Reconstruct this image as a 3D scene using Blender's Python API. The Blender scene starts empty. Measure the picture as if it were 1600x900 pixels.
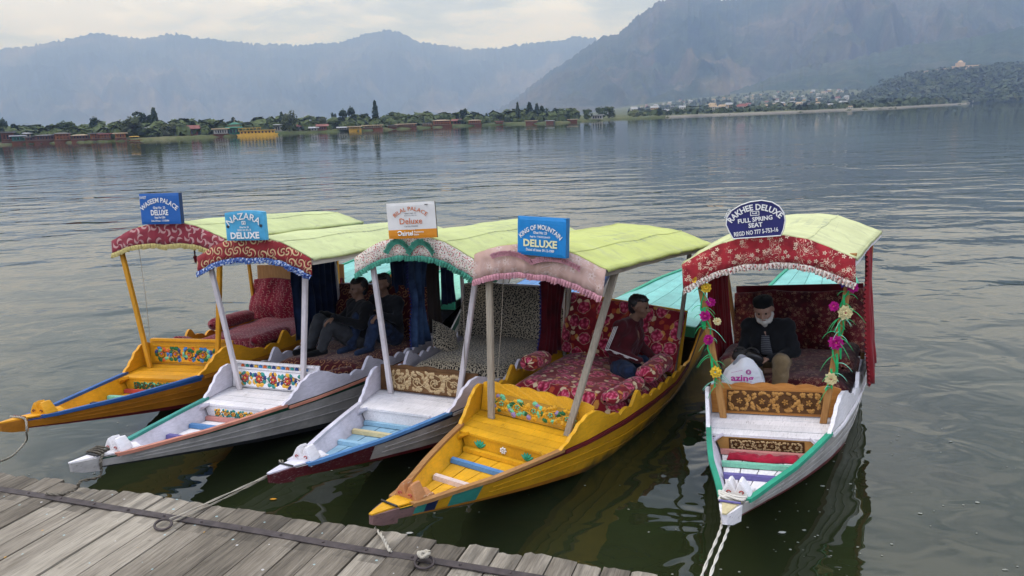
import bpy, bmesh, math, random
import numpy as np
from mathutils import Vector, Matrix, Euler, noise as mnoise
random.seed(7)
rng = np.random.default_rng(11)
S = bpy.context.scene
COL = S.collection
PI = math.pi
R = math.radians

# ------------------------------------------------------------------ camera, sky, sun, exposure
CAM_H, PITCH, ROLL, FPX = 3.0, 12.25, 2.0, 1230.0
cam = bpy.data.cameras.new('camera')
cam.sensor_width = 36.0
cam.lens = 36.0 * FPX / 1600.0
cam.clip_start = 0.05
cam.clip_end = 60000
camo = bpy.data.objects.new('camera', cam)
COL.objects.link(camo)
_p, _r = R(PITCH), R(ROLL)
_f = Vector((0, math.cos(_p), -math.sin(_p)))
_x = Vector((1, 0, 0))
_u = _x.cross(_f)
_cx = _x * math.cos(_r) - _u * math.sin(_r)
_cu = _u * math.cos(_r) + _x * math.sin(_r)
camo.matrix_world = Matrix(((_cx.x, _cu.x, -_f.x, 0), (_cx.y, _cu.y, -_f.y, 0), (_cx.z, _cu.z, -_f.z, CAM_H), (0, 0, 0, 1)))
S.camera = camo

SUN_EL, SUN_AZ = 60.0, 285.0     # azimuth clockwise from +Y: high on the left behind thin cloud
world = bpy.data.worlds.new('World')
S.world = world
world.use_nodes = True
wn = world.node_tree
wn.nodes.clear()
def wnode(t, **k):
    n = wn.nodes.new(t)
    for a, b in k.items():
        setattr(n, a, b)
    return n
w_out = wnode('ShaderNodeOutputWorld')
w_bg = wnode('ShaderNodeBackground')
w_bg.inputs['Strength'].default_value = 0.1
sky = wnode('ShaderNodeTexSky', sky_type='NISHITA', sun_disc=False)
sky.sun_elevation = R(SUN_EL)
sky.sun_rotation = R(SUN_AZ)
tc = wnode('ShaderNodeTexCoord')
sep = wnode('ShaderNodeSeparateXYZ')
wn.links.new(tc.outputs['Generated'], sep.inputs[0])
def wmath(op, a, b=0.0):
    n = wnode('ShaderNodeMath', operation=op)
    for i, v in enumerate((a, b)):
        if isinstance(v, (int, float)):
            n.inputs[i].default_value = v
        else:
            wn.links.new(v, n.inputs[i])
    return n.outputs[0]
den = wmath('ADD', wmath('ABSOLUTE', sep.outputs['Z']), 0.16)
cmb = wnode('ShaderNodeCombineXYZ')
wn.links.new(wmath('DIVIDE', sep.outputs['X'], den), cmb.inputs[0])
wn.links.new(wmath('DIVIDE', sep.outputs['Y'], den), cmb.inputs[1])
cmb.inputs[2].default_value = 4.3
cn = wnode('ShaderNodeTexNoise')
cn.inputs['Scale'].default_value = 1.7
cn.inputs['Detail'].default_value = 9
cn.inputs['Roughness'].default_value = 0.56
cn.inputs['Distortion'].default_value = 0.35
wn.links.new(cmb.outputs[0], cn.inputs['Vector'])
cov = wnode('ShaderNodeValToRGB')
cov.color_ramp.elements[0].position = 0.36
cov.color_ramp.elements[0].color = (0.35, 0.35, 0.35, 1)
cov.color_ramp.elements[1].position = 0.52
cov.color_ramp.elements[1].color = (1, 1, 1, 1)
wn.links.new(cn.outputs['Fac'], cov.inputs['Fac'])
tone = wnode('ShaderNodeValToRGB')
tone.color_ramp.elements[0].position = 0.41
tone.color_ramp.elements[0].color = (0.66, 0.77, 1.06, 1)
tone.color_ramp.elements[1].position = 0.60
tone.color_ramp.elements[1].color = (0.93, 1.01, 1.25, 1)
wn.links.new(cn.outputs['Fac'], tone.inputs['Fac'])
cl = wnode('ShaderNodeVectorMath', operation='SCALE')
pn = wnode('ShaderNodeTexNoise')
pn.inputs['Scale'].default_value = 4.2
pn.inputs['Detail'].default_value = 8
pn.inputs['Roughness'].default_value = 0.6
wn.links.new(cmb.outputs[0], pn.inputs['Vector'])
pr = wnode('ShaderNodeValToRGB')
pr.color_ramp.elements[0].position = 0.50
pr.color_ramp.elements[0].color = (0.96, 0.96, 0.96, 1)
pr.color_ramp.elements[1].position = 0.60
pr.color_ramp.elements[1].color = (1.14, 1.13, 1.10, 1)
wn.links.new(pn.outputs['Fac'], pr.inputs['Fac'])
puff = wnode('ShaderNodeVectorMath', operation='MULTIPLY')
wn.links.new(tone.outputs['Color'], puff.inputs[0])
wn.links.new(pr.outputs['Color'], puff.inputs[1])
wn.links.new(puff.outputs[0], cl.inputs[0])
# an overcast sky is brighter overhead than at the horizon
wn.links.new(wmath('MULTIPLY_ADD', wmath('MAXIMUM', sep.outputs['Z'], 0.0), 17.0), cl.inputs['Scale'])
cl.inputs['Scale'].links[0].from_node.inputs[2].default_value = 9.4
mx = wnode('ShaderNodeMix', data_type='RGBA')
wn.links.new(cov.outputs['Color'], mx.inputs['Factor'])
wn.links.new(sky.outputs['Color'], mx.inputs['A'])
wn.links.new(cl.outputs[0], mx.inputs['B'])
wn.links.new(mx.outputs['Result'], w_bg.inputs['Color'])
wn.links.new(w_bg.outputs[0], w_out.inputs['Surface'])

sun = bpy.data.lights.new('sun', 'SUN')
sun.energy = 1.0
sun.angle = R(18)
sun.color = (1.0, 0.94, 0.84)
suno = bpy.data.objects.new('sun', sun)
COL.objects.link(suno)
sd = Vector((math.sin(R(SUN_AZ)) * math.cos(R(SUN_EL)), math.cos(R(SUN_AZ)) * math.cos(R(SUN_EL)), math.sin(R(SUN_EL))))
suno.rotation_euler = (-sd).to_track_quat('-Z', 'Y').to_euler()
suno.location = sd * 50

S.view_settings.view_transform = 'Standard'
S.view_settings.look = 'None'
S.view_settings.gamma = 1.0
S.view_settings.exposure = 0.1
S.view_settings.use_curve_mapping = False
S.render.engine = 'CYCLES'
S.cycles.use_denoising = True
S.cycles.max_bounces = 6
S.cycles.volume_bounces = 0
S.cycles.diffuse_bounces = 1
S.cycles.caustics_reflective = False
S.cycles.caustics_refractive = False
S.cycles.sample_clamp_indirect = 6

# ------------------------------------------------------------------ helpers
def ray(px, py):
    return _cx * ((px - 800) / FPX) + _cu * ((450 - py) / FPX) + _f
def ground_at(px, py, z):
    d = ray(px, py)
    return Vector((0, 0, CAM_H)) + d * ((z - CAM_H) / d.z)
def bearing(px, py=185):
    d = ray(px, py)
    return math.atan2(d.x, d.y)
def polar(a, r, z=0.0):
    return Vector((math.sin(a) * r, math.cos(a) * r, z))
def height_at(px, py, r):
    """height above the lake of something seen at that spot from r metres away"""
    d = ray(px, py)
    return CAM_H + d.z / math.hypot(d.x, d.y) * r
def smooth(t):
    t = np.clip(t, 0, 1)
    return t * t * (3 - 2 * t)

class MB:
    """collects faces; build() links them as one mesh object"""
    def __init__(self):
        self.v, self.f, self.m, self.uv = [], [], [], []
    def add(self, vs, fs, m=0, uvs=None):
        b = len(self.v)
        self.v += [tuple(p) for p in vs]
        for k, f in enumerate(fs):
            self.f.append(tuple(b + i for i in f))
            self.m.append(m if isinstance(m, int) else m[k])
            self.uv.append([uvs[i] for i in f] if uvs is not None else None)
        return self
    def hexa(self, p, m=0):
        return self.add(p, [(3, 2, 1, 0), (4, 5, 6, 7), (0, 1, 5, 4), (1, 2, 6, 5), (2, 3, 7, 6), (3, 0, 4, 7)], m)
    def box(self, c, s, m=0, rot=None, taper=1.0):
        x, y, z = s[0] / 2, s[1] / 2, s[2] / 2
        t = taper
        p = [Vector(q) for q in ((-x, -y, -z), (x, -y, -z), (x, y, -z), (-x, y, -z), (-x * t, -y * t, z), (x * t, -y * t, z), (x * t, y * t, z), (-x * t, y * t, z))]
        if rot is not None:
            p = [rot @ q for q in p]
        c = Vector(c)
        return self.hexa([q + c for q in p], m)
    def prism(self, poly, ext, m=0, m_side=None):
        n = len(poly)
        e = Vector(ext)
        a = [Vector(q) for q in poly]
        b = [q + e for q in a]
        nrm = Vector((0, 0, 0))
        for i in range(n):
            nrm += a[i].cross(a[(i + 1) % n])
        fl = nrm.dot(e) > 0
        fs = [tuple(reversed(range(n))) if fl else tuple(range(n)), tuple(range(n, 2 * n)) if fl else tuple(reversed(range(n, 2 * n)))]
        for i in range(n):
            j = (i + 1) % n
            fs.append((i, j, n + j, n + i) if fl else (j, i, n + i, n + j))
        ms = [m, m] + [m if m_side is None else m_side] * n
        return self.add(a + b, fs, ms)
    def tube(self, path, r, n=6, m=0, cap=True):
        path = [Vector(p) for p in path]
        k = len(path)
        rr = r if isinstance(r, (list, tuple)) else [r] * k
        vs = []
        up = None
        for i, p in enumerate(path):
            t = (path[min(i + 1, k - 1)] - path[max(i - 1, 0)])
            if t.length < 1e-9:
                t = Vector((0, 0, 1))
            t.normalize()
            if up is None:
                up = Vector((0, 0, 1)) if abs(t.z) < 0.9 else Vector((1, 0, 0))
            a = up - t * up.dot(t)
            if a.length < 1e-6:
                a = t.orthogonal()
            a.normalize()
            up = a
            b = t.cross(a)
            for j in range(n):
                w = 2 * PI * j / n
                vs.append(p + (a * math.cos(w) + b * math.sin(w)) * rr[i])
        fs = []
        for i in range(k - 1):
            for j in range(n):
                q = (j + 1) % n
                fs.append((i * n + j, i * n + q, (i + 1) * n + q, (i + 1) * n + j))
        if cap:
            fs.append(tuple(reversed(range(n))))
            fs.append(tuple((k - 1) * n + j for j in range(n)))
        return self.add(vs, fs, m)
    def grid(self, P, m=0, uv=None, flip=False, thick=None):
        """P[i][j] points; thick: offset vector for a closed back sheet"""
        a, b = len(P), len(P[0])
        vs = [Vector(p) for row in P for p in row]
        us = None
        if uv is not None:
            us = [uv[i][j] for i in range(a) for j in range(b)]
        fs = []
        for i in range(a - 1):
            for j in range(b - 1):
                q = (i * b + j, i * b + j + 1, (i + 1) * b + j + 1, (i + 1) * b + j)
                fs.append(tuple(reversed(q)) if flip else q)
        if thick is not None:
            n0 = len(vs)
            off = Vector(thick)
            vs2 = [v + off for v in vs]
            f2 = [tuple(n0 + i for i in reversed(q)) for q in fs]
            rim = []
            loop = [j for j in range(b)] + [i * b + b - 1 for i in range(1, a)] + [(a - 1) * b + j for j in range(b - 2, -1, -1)] + [i * b for i in range(a - 2, 0, -1)]
            for k in range(len(loop)):
                p, q = loop[k], loop[(k + 1) % len(loop)]
                rim.append((q, p, n0 + p, n0 + q) if not flip else (p, q, n0 + q, n0 + p))
            vs, fs = vs + vs2, fs + f2 + rim
            if us is not None:
                us = us + us
        return self.add(vs, fs, m, us)
    def sphere(self, c, r, m=0, nu=10, nv=6):
        c = Vector(c)
        if isinstance(r, (int, float)):
            r = (r, r, r)
        vs = [c + Vector((0, 0, -r[2]))]
        for i in range(1, nv):
            t = PI * i / nv
            for j in range(nu):
                w = 2 * PI * j / nu
                vs.append(c + Vector((r[0] * math.sin(t) * math.cos(w), r[1] * math.sin(t) * math.sin(w), -r[2] * math.cos(t))))
        vs.append(c + Vector((0, 0, r[2])))
        fs = [(0, 1 + (j + 1) % nu, 1 + j) for j in range(nu)]
        for i in range(nv - 2):
            for j in range(nu):
                k = (j + 1) % nu
                fs.append((1 + i * nu + j, 1 + i * nu + k, 1 + (i + 1) * nu + k, 1 + (i + 1) * nu + j))
        L = len(vs) - 1
        fs += [(L, 1 + (nv - 2) * nu + j, 1 + (nv - 2) * nu + (j + 1) % nu) for j in range(nu)]
        return self.add(vs, fs, m)
    def mesh(self, name, mats, smooth=False):
        me = bpy.data.meshes.new(name)
        me.from_pydata(self.v, [], self.f)
        if not isinstance(mats, (list, tuple)):
            mats = [mats]
        for mt in mats:
            me.materials.append(mt)
        if len(mats) > 1:
            me.polygons.foreach_set('material_index', self.m)
        if any(u is not None for u in self.uv):
            lay = me.uv_layers.new(name='UVMap')
            flat = []
            for f, u in zip(self.f, self.uv):
                for i in range(len(f)):
                    flat += list(u[i]) if u is not None else [0.0, 0.0]
            lay.data.foreach_set('uv', flat)
        if smooth:
            me.polygons.foreach_set('use_smooth', [True] * len(self.f))
        me.update()
        return me
    def build(self, name, mats, parent=None, smooth=False):
        return link(name, self.mesh(name, mats, smooth), parent)

def link(name, data, parent=None):
    o = bpy.data.objects.new(name, data)
    COL.objects.link(o)
    if parent is not None:
        o.parent = parent
    return o
def tag(o, label, cat, group=None):
    o['label'] = label
    o['category'] = cat
    if group:
        o['group'] = group
    return o
def struct(o, kind='structure'):
    o['kind'] = kind
    return o
def empty(name, mat=None):
    o = bpy.data.objects.new(name, None)
    o.empty_display_size = 0.2
    COL.objects.link(o)
    if mat is not None:
        o.matrix_world = mat
    return o

# ------------------------------------------------------------------ materials
def srgb(h):
    h = h.lstrip('#')
    c = [int(h[i:i + 2], 16) / 255 for i in (0, 2, 4)]
    return tuple(x / 12.92 if x <= 0.04045 else ((x + 0.055) / 1.055) ** 2.4 for x in c) + (1.0,)
class NT:
    def __init__(self, name, rough=0.6, spec=0.4):
        self.mat = bpy.data.materials.new(name)
        self.mat.use_nodes = True
        self.t = self.mat.node_tree
        self.b = self.t.nodes['Principled BSDF']
        self.out = self.t.nodes['Material Output']
        self.b.inputs['Roughness'].default_value = rough
        self.b.inputs['Specular IOR Level'].default_value = spec
    def n(self, t, **k):
        x = self.t.nodes.new(t)
        for a, b in k.items():
            setattr(x, a, b)
        return x
    def put(self, sock, v):
        if isinstance(v, bpy.types.NodeSocket):
            self.t.links.new(v, sock)
        else:
            sock.default_value = v
    def math(self, op, a, b=0.0, c=0.0, clamp=False):
        x = self.n('ShaderNodeMath', operation=op, use_clamp=clamp)
        self.put(x.inputs[0], a); self.put(x.inputs[1], b); self.put(x.inputs[2], c)
        return x.outputs[0]
    def vm(self, op, a, b=(0, 0, 0), scale=None):
        x = self.n('ShaderNodeVectorMath', operation=op)
        self.put(x.inputs[0], a)
        if op == 'SCALE':
            self.put(x.inputs['Scale'], scale)
        else:
            self.put(x.inputs[1], b)
        return x.outputs[1] if op in ('LENGTH', 'DISTANCE', 'DOT_PRODUCT') else x.outputs[0]
    def mix(self, f, a, b, blend='MIX'):
        x = self.n('ShaderNodeMix', data_type='RGBA', blend_type=blend)
        self.put(x.inputs['Factor'], f); self.put(x.inputs['A'], a); self.put(x.inputs['B'], b)
        return x.outputs['Result']
    def ramp(self, f, stops, interp='LINEAR'):
        x = self.n('ShaderNodeValToRGB')
        r = x.color_ramp
        r.interpolation = interp
        while len(r.elements) < len(stops):
            r.elements.new(0.5)
        for e, (p, c) in zip(r.elements, stops):
            e.position = p
            e.color = c if isinstance(c, (tuple, list)) else (c, c, c, 1)
        self.put(x.inputs['Fac'], f)
        return x.outputs['Color']
    def obj(self):
        return self.n('ShaderNodeTexCoord').outputs['Object']
    def uv(self):
        return self.n('ShaderNodeTexCoord').outputs['UV']
    def noise(self, v, scale, detail=4, rough=0.55, dist=0.0, out='Fac'):
        x = self.n('ShaderNodeTexNoise')
        self.put(x.inputs['Vector'], v)
        x.inputs['Scale'].default_value = scale
        x.inputs['Detail'].default_value = detail
        x.inputs['Roughness'].default_value = rough
        x.inputs['Distortion'].default_value = dist
        return x.outputs[out]
    def voro(self, v, scale, feature='F1', rnd=1.0, dims='3D'):
        x = self.n('ShaderNodeTexVoronoi', feature=feature, voronoi_dimensions=dims)
        self.put(x.inputs['Vector'], v)
        x.inputs['Scale'].default_value = scale
        x.inputs['Randomness'].default_value = rnd
        return x
    def scale(self, v, s):
        return self.vm('MULTIPLY', v, s)
    def random(self):
        return self.n('ShaderNodeObjectInfo').outputs['Random']
    def bump(self, h, strength=0.3, dist=0.01):
        x = self.n('ShaderNodeBump')
        x.inputs['Strength'].default_value = strength
        x.inputs['Distance'].default_value = dist
        self.put(x.inputs['Height'], h)
        self.t.links.new(x.outputs[0], self.b.inputs['Normal'])
    def color(self, c):
        self.put(self.b.inputs['Base Color'], c)
        return self
    def done(self):
        return self.mat

MATS = {}
def paint(name, col, wear=None, amount=0.35, rough=0.5, stretch=(1.2, 9, 9), dirt=0.25, grime=False):
    """brushed paint on timber: grain, chips that show what lies beneath, grime"""
    if name in MATS:
        return MATS[name]
    q = NT(name, rough, 0.35)
    o = q.obj()
    c = srgb(col) if isinstance(col, str) else col
    w = srgb(wear) if isinstance(wear, str) else (wear or (0.16, 0.12, 0.09, 1))
    g = q.noise(q.scale(o, stretch), 7, 5, 0.65)
    big = q.noise(o, 3.1, 4, 0.6)
    rnd = q.math('MULTIPLY_ADD', q.random(), 0.18, 0.90)
    base = q.mix(1.0, c, q.ramp(big, [(0.3, 1 - dirt), (0.65, 1.04)]), 'MULTIPLY')
    base = q.mix(1.0, base, q.ramp(g, [(0.3, 0.82), (0.6, 1.0)]), 'MULTIPLY')
    rc = q.n('ShaderNodeCombineXYZ')
    for i in range(3):
        q.put(rc.inputs[i], rnd)
    base = q.mix(1.0, base, rc.outputs[0], 'MULTIPLY')
    chip = q.noise(q.scale(o, stretch), 11, 6, 0.7)
    lo = 0.74 - 0.20 * amount
    chipm = q.ramp(chip, [(lo, 0.0), (lo + 0.05, 1.0)])
    base = q.mix(q.math('MULTIPLY', chipm, 0.8), base, w)
    if grime:
        gp = q.n('ShaderNodeSeparateXYZ')
        q.put(gp.inputs[0], q.n('ShaderNodeNewGeometry').outputs['Position'])
        lev = q.math('ADD', gp.outputs[2], q.math('MULTIPLY_ADD', q.noise(q.scale(o, (2.5, 2.5, 1)), 3.0, 5, .65), .22, -.11))
        base = q.mix(q.ramp(lev, [(0.02, .85), (0.12, .0)]), base, (0.035, 0.038, 0.020, 1))
    q.color(base)
    q.put(q.b.inputs['Roughness'], q.math('MULTIPLY_ADD', g, 0.3, rough - 0.12))
    q.bump(q.math('SUBTRACT', g, q.math('MULTIPLY', chipm, 0.6)), 0.35, 0.004)
    MATS[name] = q.done()
    return MATS[name]
def wood(name, a, b, stretch=(1.2, 14, 14), rough=0.75, scale=5, bump=0.5):
    if name in MATS:
        return MATS[name]
    q = NT(name, rough, 0.25)
    o = q.vm('ADD', q.obj(), q.vm('SCALE', q.n('ShaderNodeObjectInfo').outputs['Location'], scale=0.37))
    rv = q.n('ShaderNodeCombineXYZ')
    q.put(rv.inputs[1], q.math('MULTIPLY', q.random(), 31.0))
    o = q.vm('ADD', o, rv.outputs[0])
    g = q.noise(q.scale(o, stretch), scale, 7, 0.68, 0.4)
    big = q.noise(o, 1.6, 3)
    t = q.math('MULTIPLY_ADD', q.random(), 0.25, -0.12)
    f = q.math('ADD', q.math('ADD', q.math('MULTIPLY', g, 0.75), q.math('MULTIPLY', big, 0.3)), t)
    q.color(q.ramp(f, [(0.28, a if not isinstance(a, str) else srgb(a)), (0.72, b if not isinstance(b, str) else srgb(b))]))
    q.bump(g, bump, 0.006)
    MATS[name] = q.done()
    return MATS[name]
def plain(name, col, rough=0.6, var=0.25, scale=6, spec=0.35, bump=0.15, metal=0.0):
    if name in MATS:
        return MATS[name]
    q = NT(name, rough, spec)
    o = q.obj()
    c = srgb(col) if isinstance(col, str) else col
    g = q.noise(o, scale, 5, 0.6)
    q.color(q.mix(1.0, c, q.ramp(g, [(0.3, 1 - var), (0.7, 1.0 + var * 0.3)]), 'MULTIPLY'))
    q.b.inputs['Metallic'].default_value = metal
    if bump:
        q.bump(q.noise(o, scale * 5, 4), bump, 0.004)
    MATS[name] = q.done()
    return MATS[name]
def weave(q, amount=0.2):
    q.bump(q.noise(q.uv(), 26, 4, 0.6), amount, 0.01)
    q.b.inputs['Sheen Weight'].default_value = 0.15
def spiral_mask(q, uv, scale, arms=2.0, twist=18.0, radius=0.42, thr=0.25):
    v = q.voro(uv, scale, rnd=0.55, dims='2D')
    suv = q.vm('SCALE', uv, scale=scale)
    d = q.vm('SUBTRACT', suv, q.vm('SCALE', v.outputs['Position'], scale=scale))
    s = q.n('ShaderNodeSeparateXYZ')
    q.put(s.inputs[0], d)
    ang = q.math('ARCTAN2', s.outputs[1], s.outputs[0])
    dist = q.vm('LENGTH', d)
    w = q.math('SINE', q.math('ADD', q.math('MULTIPLY', ang, arms), q.math('MULTIPLY', dist, twist)))
    return q.math('MULTIPLY', q.math('GREATER_THAN', w, thr), q.math('LESS_THAN', dist, radius)), v, dist, ang
def cloth_swirl(name, base, line, dark, scale=9, twist=16, soft=0.0, arms=2.0, thr=0.35):
    q = NT(name, 0.85, 0.2)
    uv = q.uv()
    m, v, dist, ang = spiral_mask(q, uv, scale, arms, twist, 0.52, thr)
    m2, _, _, _ = spiral_mask(q, q.vm('ADD', uv, (0.006, -0.006, 0)), scale, arms, twist, 0.52, thr)
    c = q.mix(q.math('MULTIPLY', m2, 0.75), srgb(base), srgb(dark))
    c = q.mix(q.math('MULTIPLY', m, 1.0 - soft), c, srgb(line))
    c = q.mix(1.0, c, q.ramp(q.noise(uv, 5, 4), [(0.3, 0.75), (0.7, 1.05)]), 'MULTIPLY')
    q.color(c)
    weave(q)
    return q.done()
def cloth_roses(name, scale=6.5):
    """pink roses with petal rings on a red ground patched with cream and ochre"""
    q = NT(name, 0.85, 0.2)
    uv = q.uv()
    wob = q.vm('ADD', uv, q.vm('SCALE', q.vm('SUBTRACT', q.noise(uv, 20, 3, out='Color'), (0.5, 0.5, 0.5)), scale=0.05))
    v = q.voro(wob, scale, rnd=0.8, dims='2D')
    d = v.outputs['Distance']
    petals = q.voro(wob, scale * 4.2, rnd=1.0, dims='2D').outputs['Distance']
    pink = q.ramp(petals, [(0.0, srgb('#dd7a92')), (0.35, srgb('#bd3452')), (0.7, srgb('#74162c'))])
    gv = q.voro(wob, scale * 2.1, rnd=0.9, dims='2D')
    gs = q.n('ShaderNodeSeparateColor')
    q.put(gs.inputs[0], gv.outputs['Color'])
    ground = q.ramp(gs.outputs[0], [(0.0, srgb('#8e1c26')), (0.26, srgb('#b0482c')), (0.42, srgb('#d8bd94')), (0.66, srgb('#9a3a22')), (0.8, srgb('#c4863c'))], 'CONSTANT')
    ground = q.mix(q.ramp(gv.outputs['Distance'], [(0.30, 0.0), (0.36, 1.0)]), ground, srgb('#7c1420'))
    ring = q.ramp(d, [(0.36, 0.0), (0.375, 1.0), (0.40, 1.0), (0.415, 0.0)])
    c = q.mix(q.ramp(q.math('ADD', d, q.math('MULTIPLY_ADD', q.noise(uv, 30, 2), .16, -.08)), [(0.35, 0.0), (0.38, 1.0)]), pink, ground)
    c = q.mix(q.math('MULTIPLY', ring, 0.45), c, srgb('#d8bfa0'))
    q.color(c)
    weave(q)
    return q.done()
def cloth_paisley(name, base, line, scale=7, amount=1.0, dark='#4a0a10'):
    q = NT(name, 0.85, 0.2)
    uv = q.uv()
    n1 = q.noise(uv, scale * 1.3, 2, 0.5, 1.2)
    lines = q.math('SINE', q.math('MULTIPLY', n1, 62.0))
    m = q.ramp(lines, [(0.70, 0.0), (0.80, 1.0)])
    gate = q.ramp(q.noise(uv, scale * 0.9, 3), [(0.47, 0.0), (0.53, 1.0)])
    v = q.voro(uv, scale * 1.5, rnd=0.9, dims='2D')
    s = q.n('ShaderNodeSeparateXYZ')
    q.put(s.inputs[0], q.vm('SUBTRACT', q.vm('SCALE', uv, scale=scale * 1.5), q.vm('SCALE', v.outputs['Position'], scale=scale * 1.5)))
    pet = q.math('MULTIPLY_ADD', q.math('COSINE', q.math('MULTIPLY', q.math('ARCTAN2', s.outputs[1], s.outputs[0]), 5.0)), 0.06, 0.17)
    fl = q.math('LESS_THAN', v.outputs['Distance'], pet)
    core = q.math('LESS_THAN', v.outputs['Distance'], 0.05)
    c = q.mix(q.ramp(q.noise(uv, scale * 0.7, 3), [(0.45, 0.0), (0.6, 0.6)]), srgb(base), srgb(dark))
    c = q.mix(q.math('MULTIPLY', q.math('MULTIPLY', m, gate), 0.8 * amount), c, srgb(line))
    c = q.mix(q.math('MULTIPLY', fl, 0.85 * amount), c, srgb(line))
    c = q.mix(core, c, srgb(dark))
    q.color(c)
    weave(q)
    return q.done()
def cloth_specks(name, ground, cols, scale=40, size=0.34, density=1.0):
    q = NT(name, 0.85, 0.2)
    uv = q.uv()
    wob = q.vm('ADD', uv, q.vm('SCALE', q.vm('SUBTRACT', q.noise(uv, scale * 0.8, 2, out='Color'), (0.5, 0.5, 0.5)), scale=0.9 / scale))
    v = q.voro(wob, scale, rnd=1.0, dims='2D')
    s = q.n('ShaderNodeSeparateColor')
    q.put(s.inputs[0], v.outputs['Color'])
    k = len(cols)
    pick = q.ramp(s.outputs[0], [(i / k, srgb(c)) for i, c in enumerate(cols)], 'CONSTANT')
    m = q.math('MULTIPLY', q.math('LESS_THAN', v.outputs['Distance'], size), q.math('LESS_THAN', s.outputs[1], density))
    c = q.mix(m, srgb(ground), pick)
    c = q.mix(1.0, c, q.ramp(q.noise(uv, 4, 4), [(0.3, 0.8), (0.7, 1.05)]), 'MULTIPLY')
    q.color(c)
    weave(q)
    return q.done()
def cloth_plain(name, col, var=0.3, scale=3, col2=None):
    if name in MATS:
        return MATS[name]
    q = NT(name, 0.88, 0.15)
    o = q.obj()
    n = q.noise(o, scale, 5, 0.6)
    c2 = srgb(col2) if col2 else tuple(x * (1 - var) for x in srgb(col)[:3]) + (1,)
    q.color(q.ramp(n, [(0.35, c2), (0.65, srgb(col))]))
    q.bump(q.noise(o, 60, 3), 0.15, 0.004)
    q.b.inputs['Sheen Weight'].default_value = 0.1
    MATS[name] = q.done()
    return MATS[name]
# ------------------------------------------------------------------ noise on arrays
def _hash(ix, iy, seed):
    n = (ix.astype(np.int64) * 374761393 + iy.astype(np.int64) * 668265263 + seed * 1442695041) & 0x7fffffff
    n = ((n ^ (n >> 13)) * 1274126177) & 0x7fffffff
    return ((n ^ (n >> 16)) & 0xffff) / 65535.0
def vnoise(x, y, seed=0):
    x, y = np.asarray(x, float), np.asarray(y, float)
    ix, iy = np.floor(x), np.floor(y)
    fx, fy = x - ix, y - iy
    fx, fy = fx * fx * (3 - 2 * fx), fy * fy * (3 - 2 * fy)
    a, b = _hash(ix, iy, seed), _hash(ix + 1, iy, seed)
    c, d = _hash(ix, iy + 1, seed), _hash(ix + 1, iy + 1, seed)
    return (a * (1 - fx) + b * fx) * (1 - fy) + (c * (1 - fx) + d * fx) * fy
def fbm(x, y, seed=0, oct=5, gain=0.5):
    s, a, t = 0.0, 1.0, 0.0
    for k in range(oct):
        s = s + a * vnoise(x * 2 ** k, y * 2 ** k, seed + k)
        t += a
        a *= gain
    return s / t
def ridged(x, y, seed=0, oct=5):
    s, a, t = 0.0, 1.0, 0.0
    for k in range(oct):
        s = s + a * (1 - np.abs(2 * vnoise(x * 2 ** k, y * 2 ** k, seed + k) - 1))
        t += a
        a *= 0.5
    return s / t

# ------------------------------------------------------------------ lake
def water_material():
    q = NT('lake_water', 0.02, 0.5)
    q.b.inputs['IOR'].default_value = 1.43
    g = q.n('ShaderNodeNewGeometry').outputs['Position']
    murk = q.noise(g, 0.35, 4, 0.6)
    q.color(q.ramp(murk, [(0.3, (0.014, 0.019, 0.006, 1)), (0.7, (0.024, 0.030, 0.013, 1))]))
    q.put(q.b.inputs['Roughness'], q.ramp(q.noise(g, 0.02, 2), [(0.4, 0.0), (0.65, 0.025)]))
    calm = q.ramp(q.noise(q.scale(g, (0.05, 0.11, 1)), 1.0, 3), [(0.35, 0.45), (0.62, 1.0)])
    # the breeze reaches the near water only; the far side lies calm
    sy_ = q.n('ShaderNodeSeparateXYZ')
    q.put(sy_.inputs[0], q.vm('ADD', g, q.vm('SCALE', q.noise(q.scale(g, (.03, .06, 1)), 1.0, 3, out='Color'), scale=30.0)))
    calm = q.math('MULTIPLY', calm, q.ramp(q.math('MULTIPLY', sy_.outputs[1], .01), [(.48, 1.0), (.85, .30)]))
    n1 = q.noise(q.scale(g, (0.58, 1.0, 1)), 0.66, 1, 0.4, 0.4)
    n2 = q.noise(q.scale(g, (0.8, 1.0, 1)), 1.8, 2, 0.45, 0.6)
    n3 = q.noise(q.scale(g, (0.7, 1.0, 1)), 5.5, 2, 0.5)
    h = q.math('ADD', q.math('ADD', n1, q.math('MULTIPLY', n2, 0.30)), q.math('MULTIPLY', n3, 0.014))
    q.bump(q.math('MULTIPLY', h, calm), 1.0, 0.105)
    return q.done()
lake = struct(MB().add([(-10500, -300, 0), (10500, -300, 0), (10500, 9900, 0), (-10500, 9900, 0)], [(0, 1, 2, 3)]).build('lake', water_material()))

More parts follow.
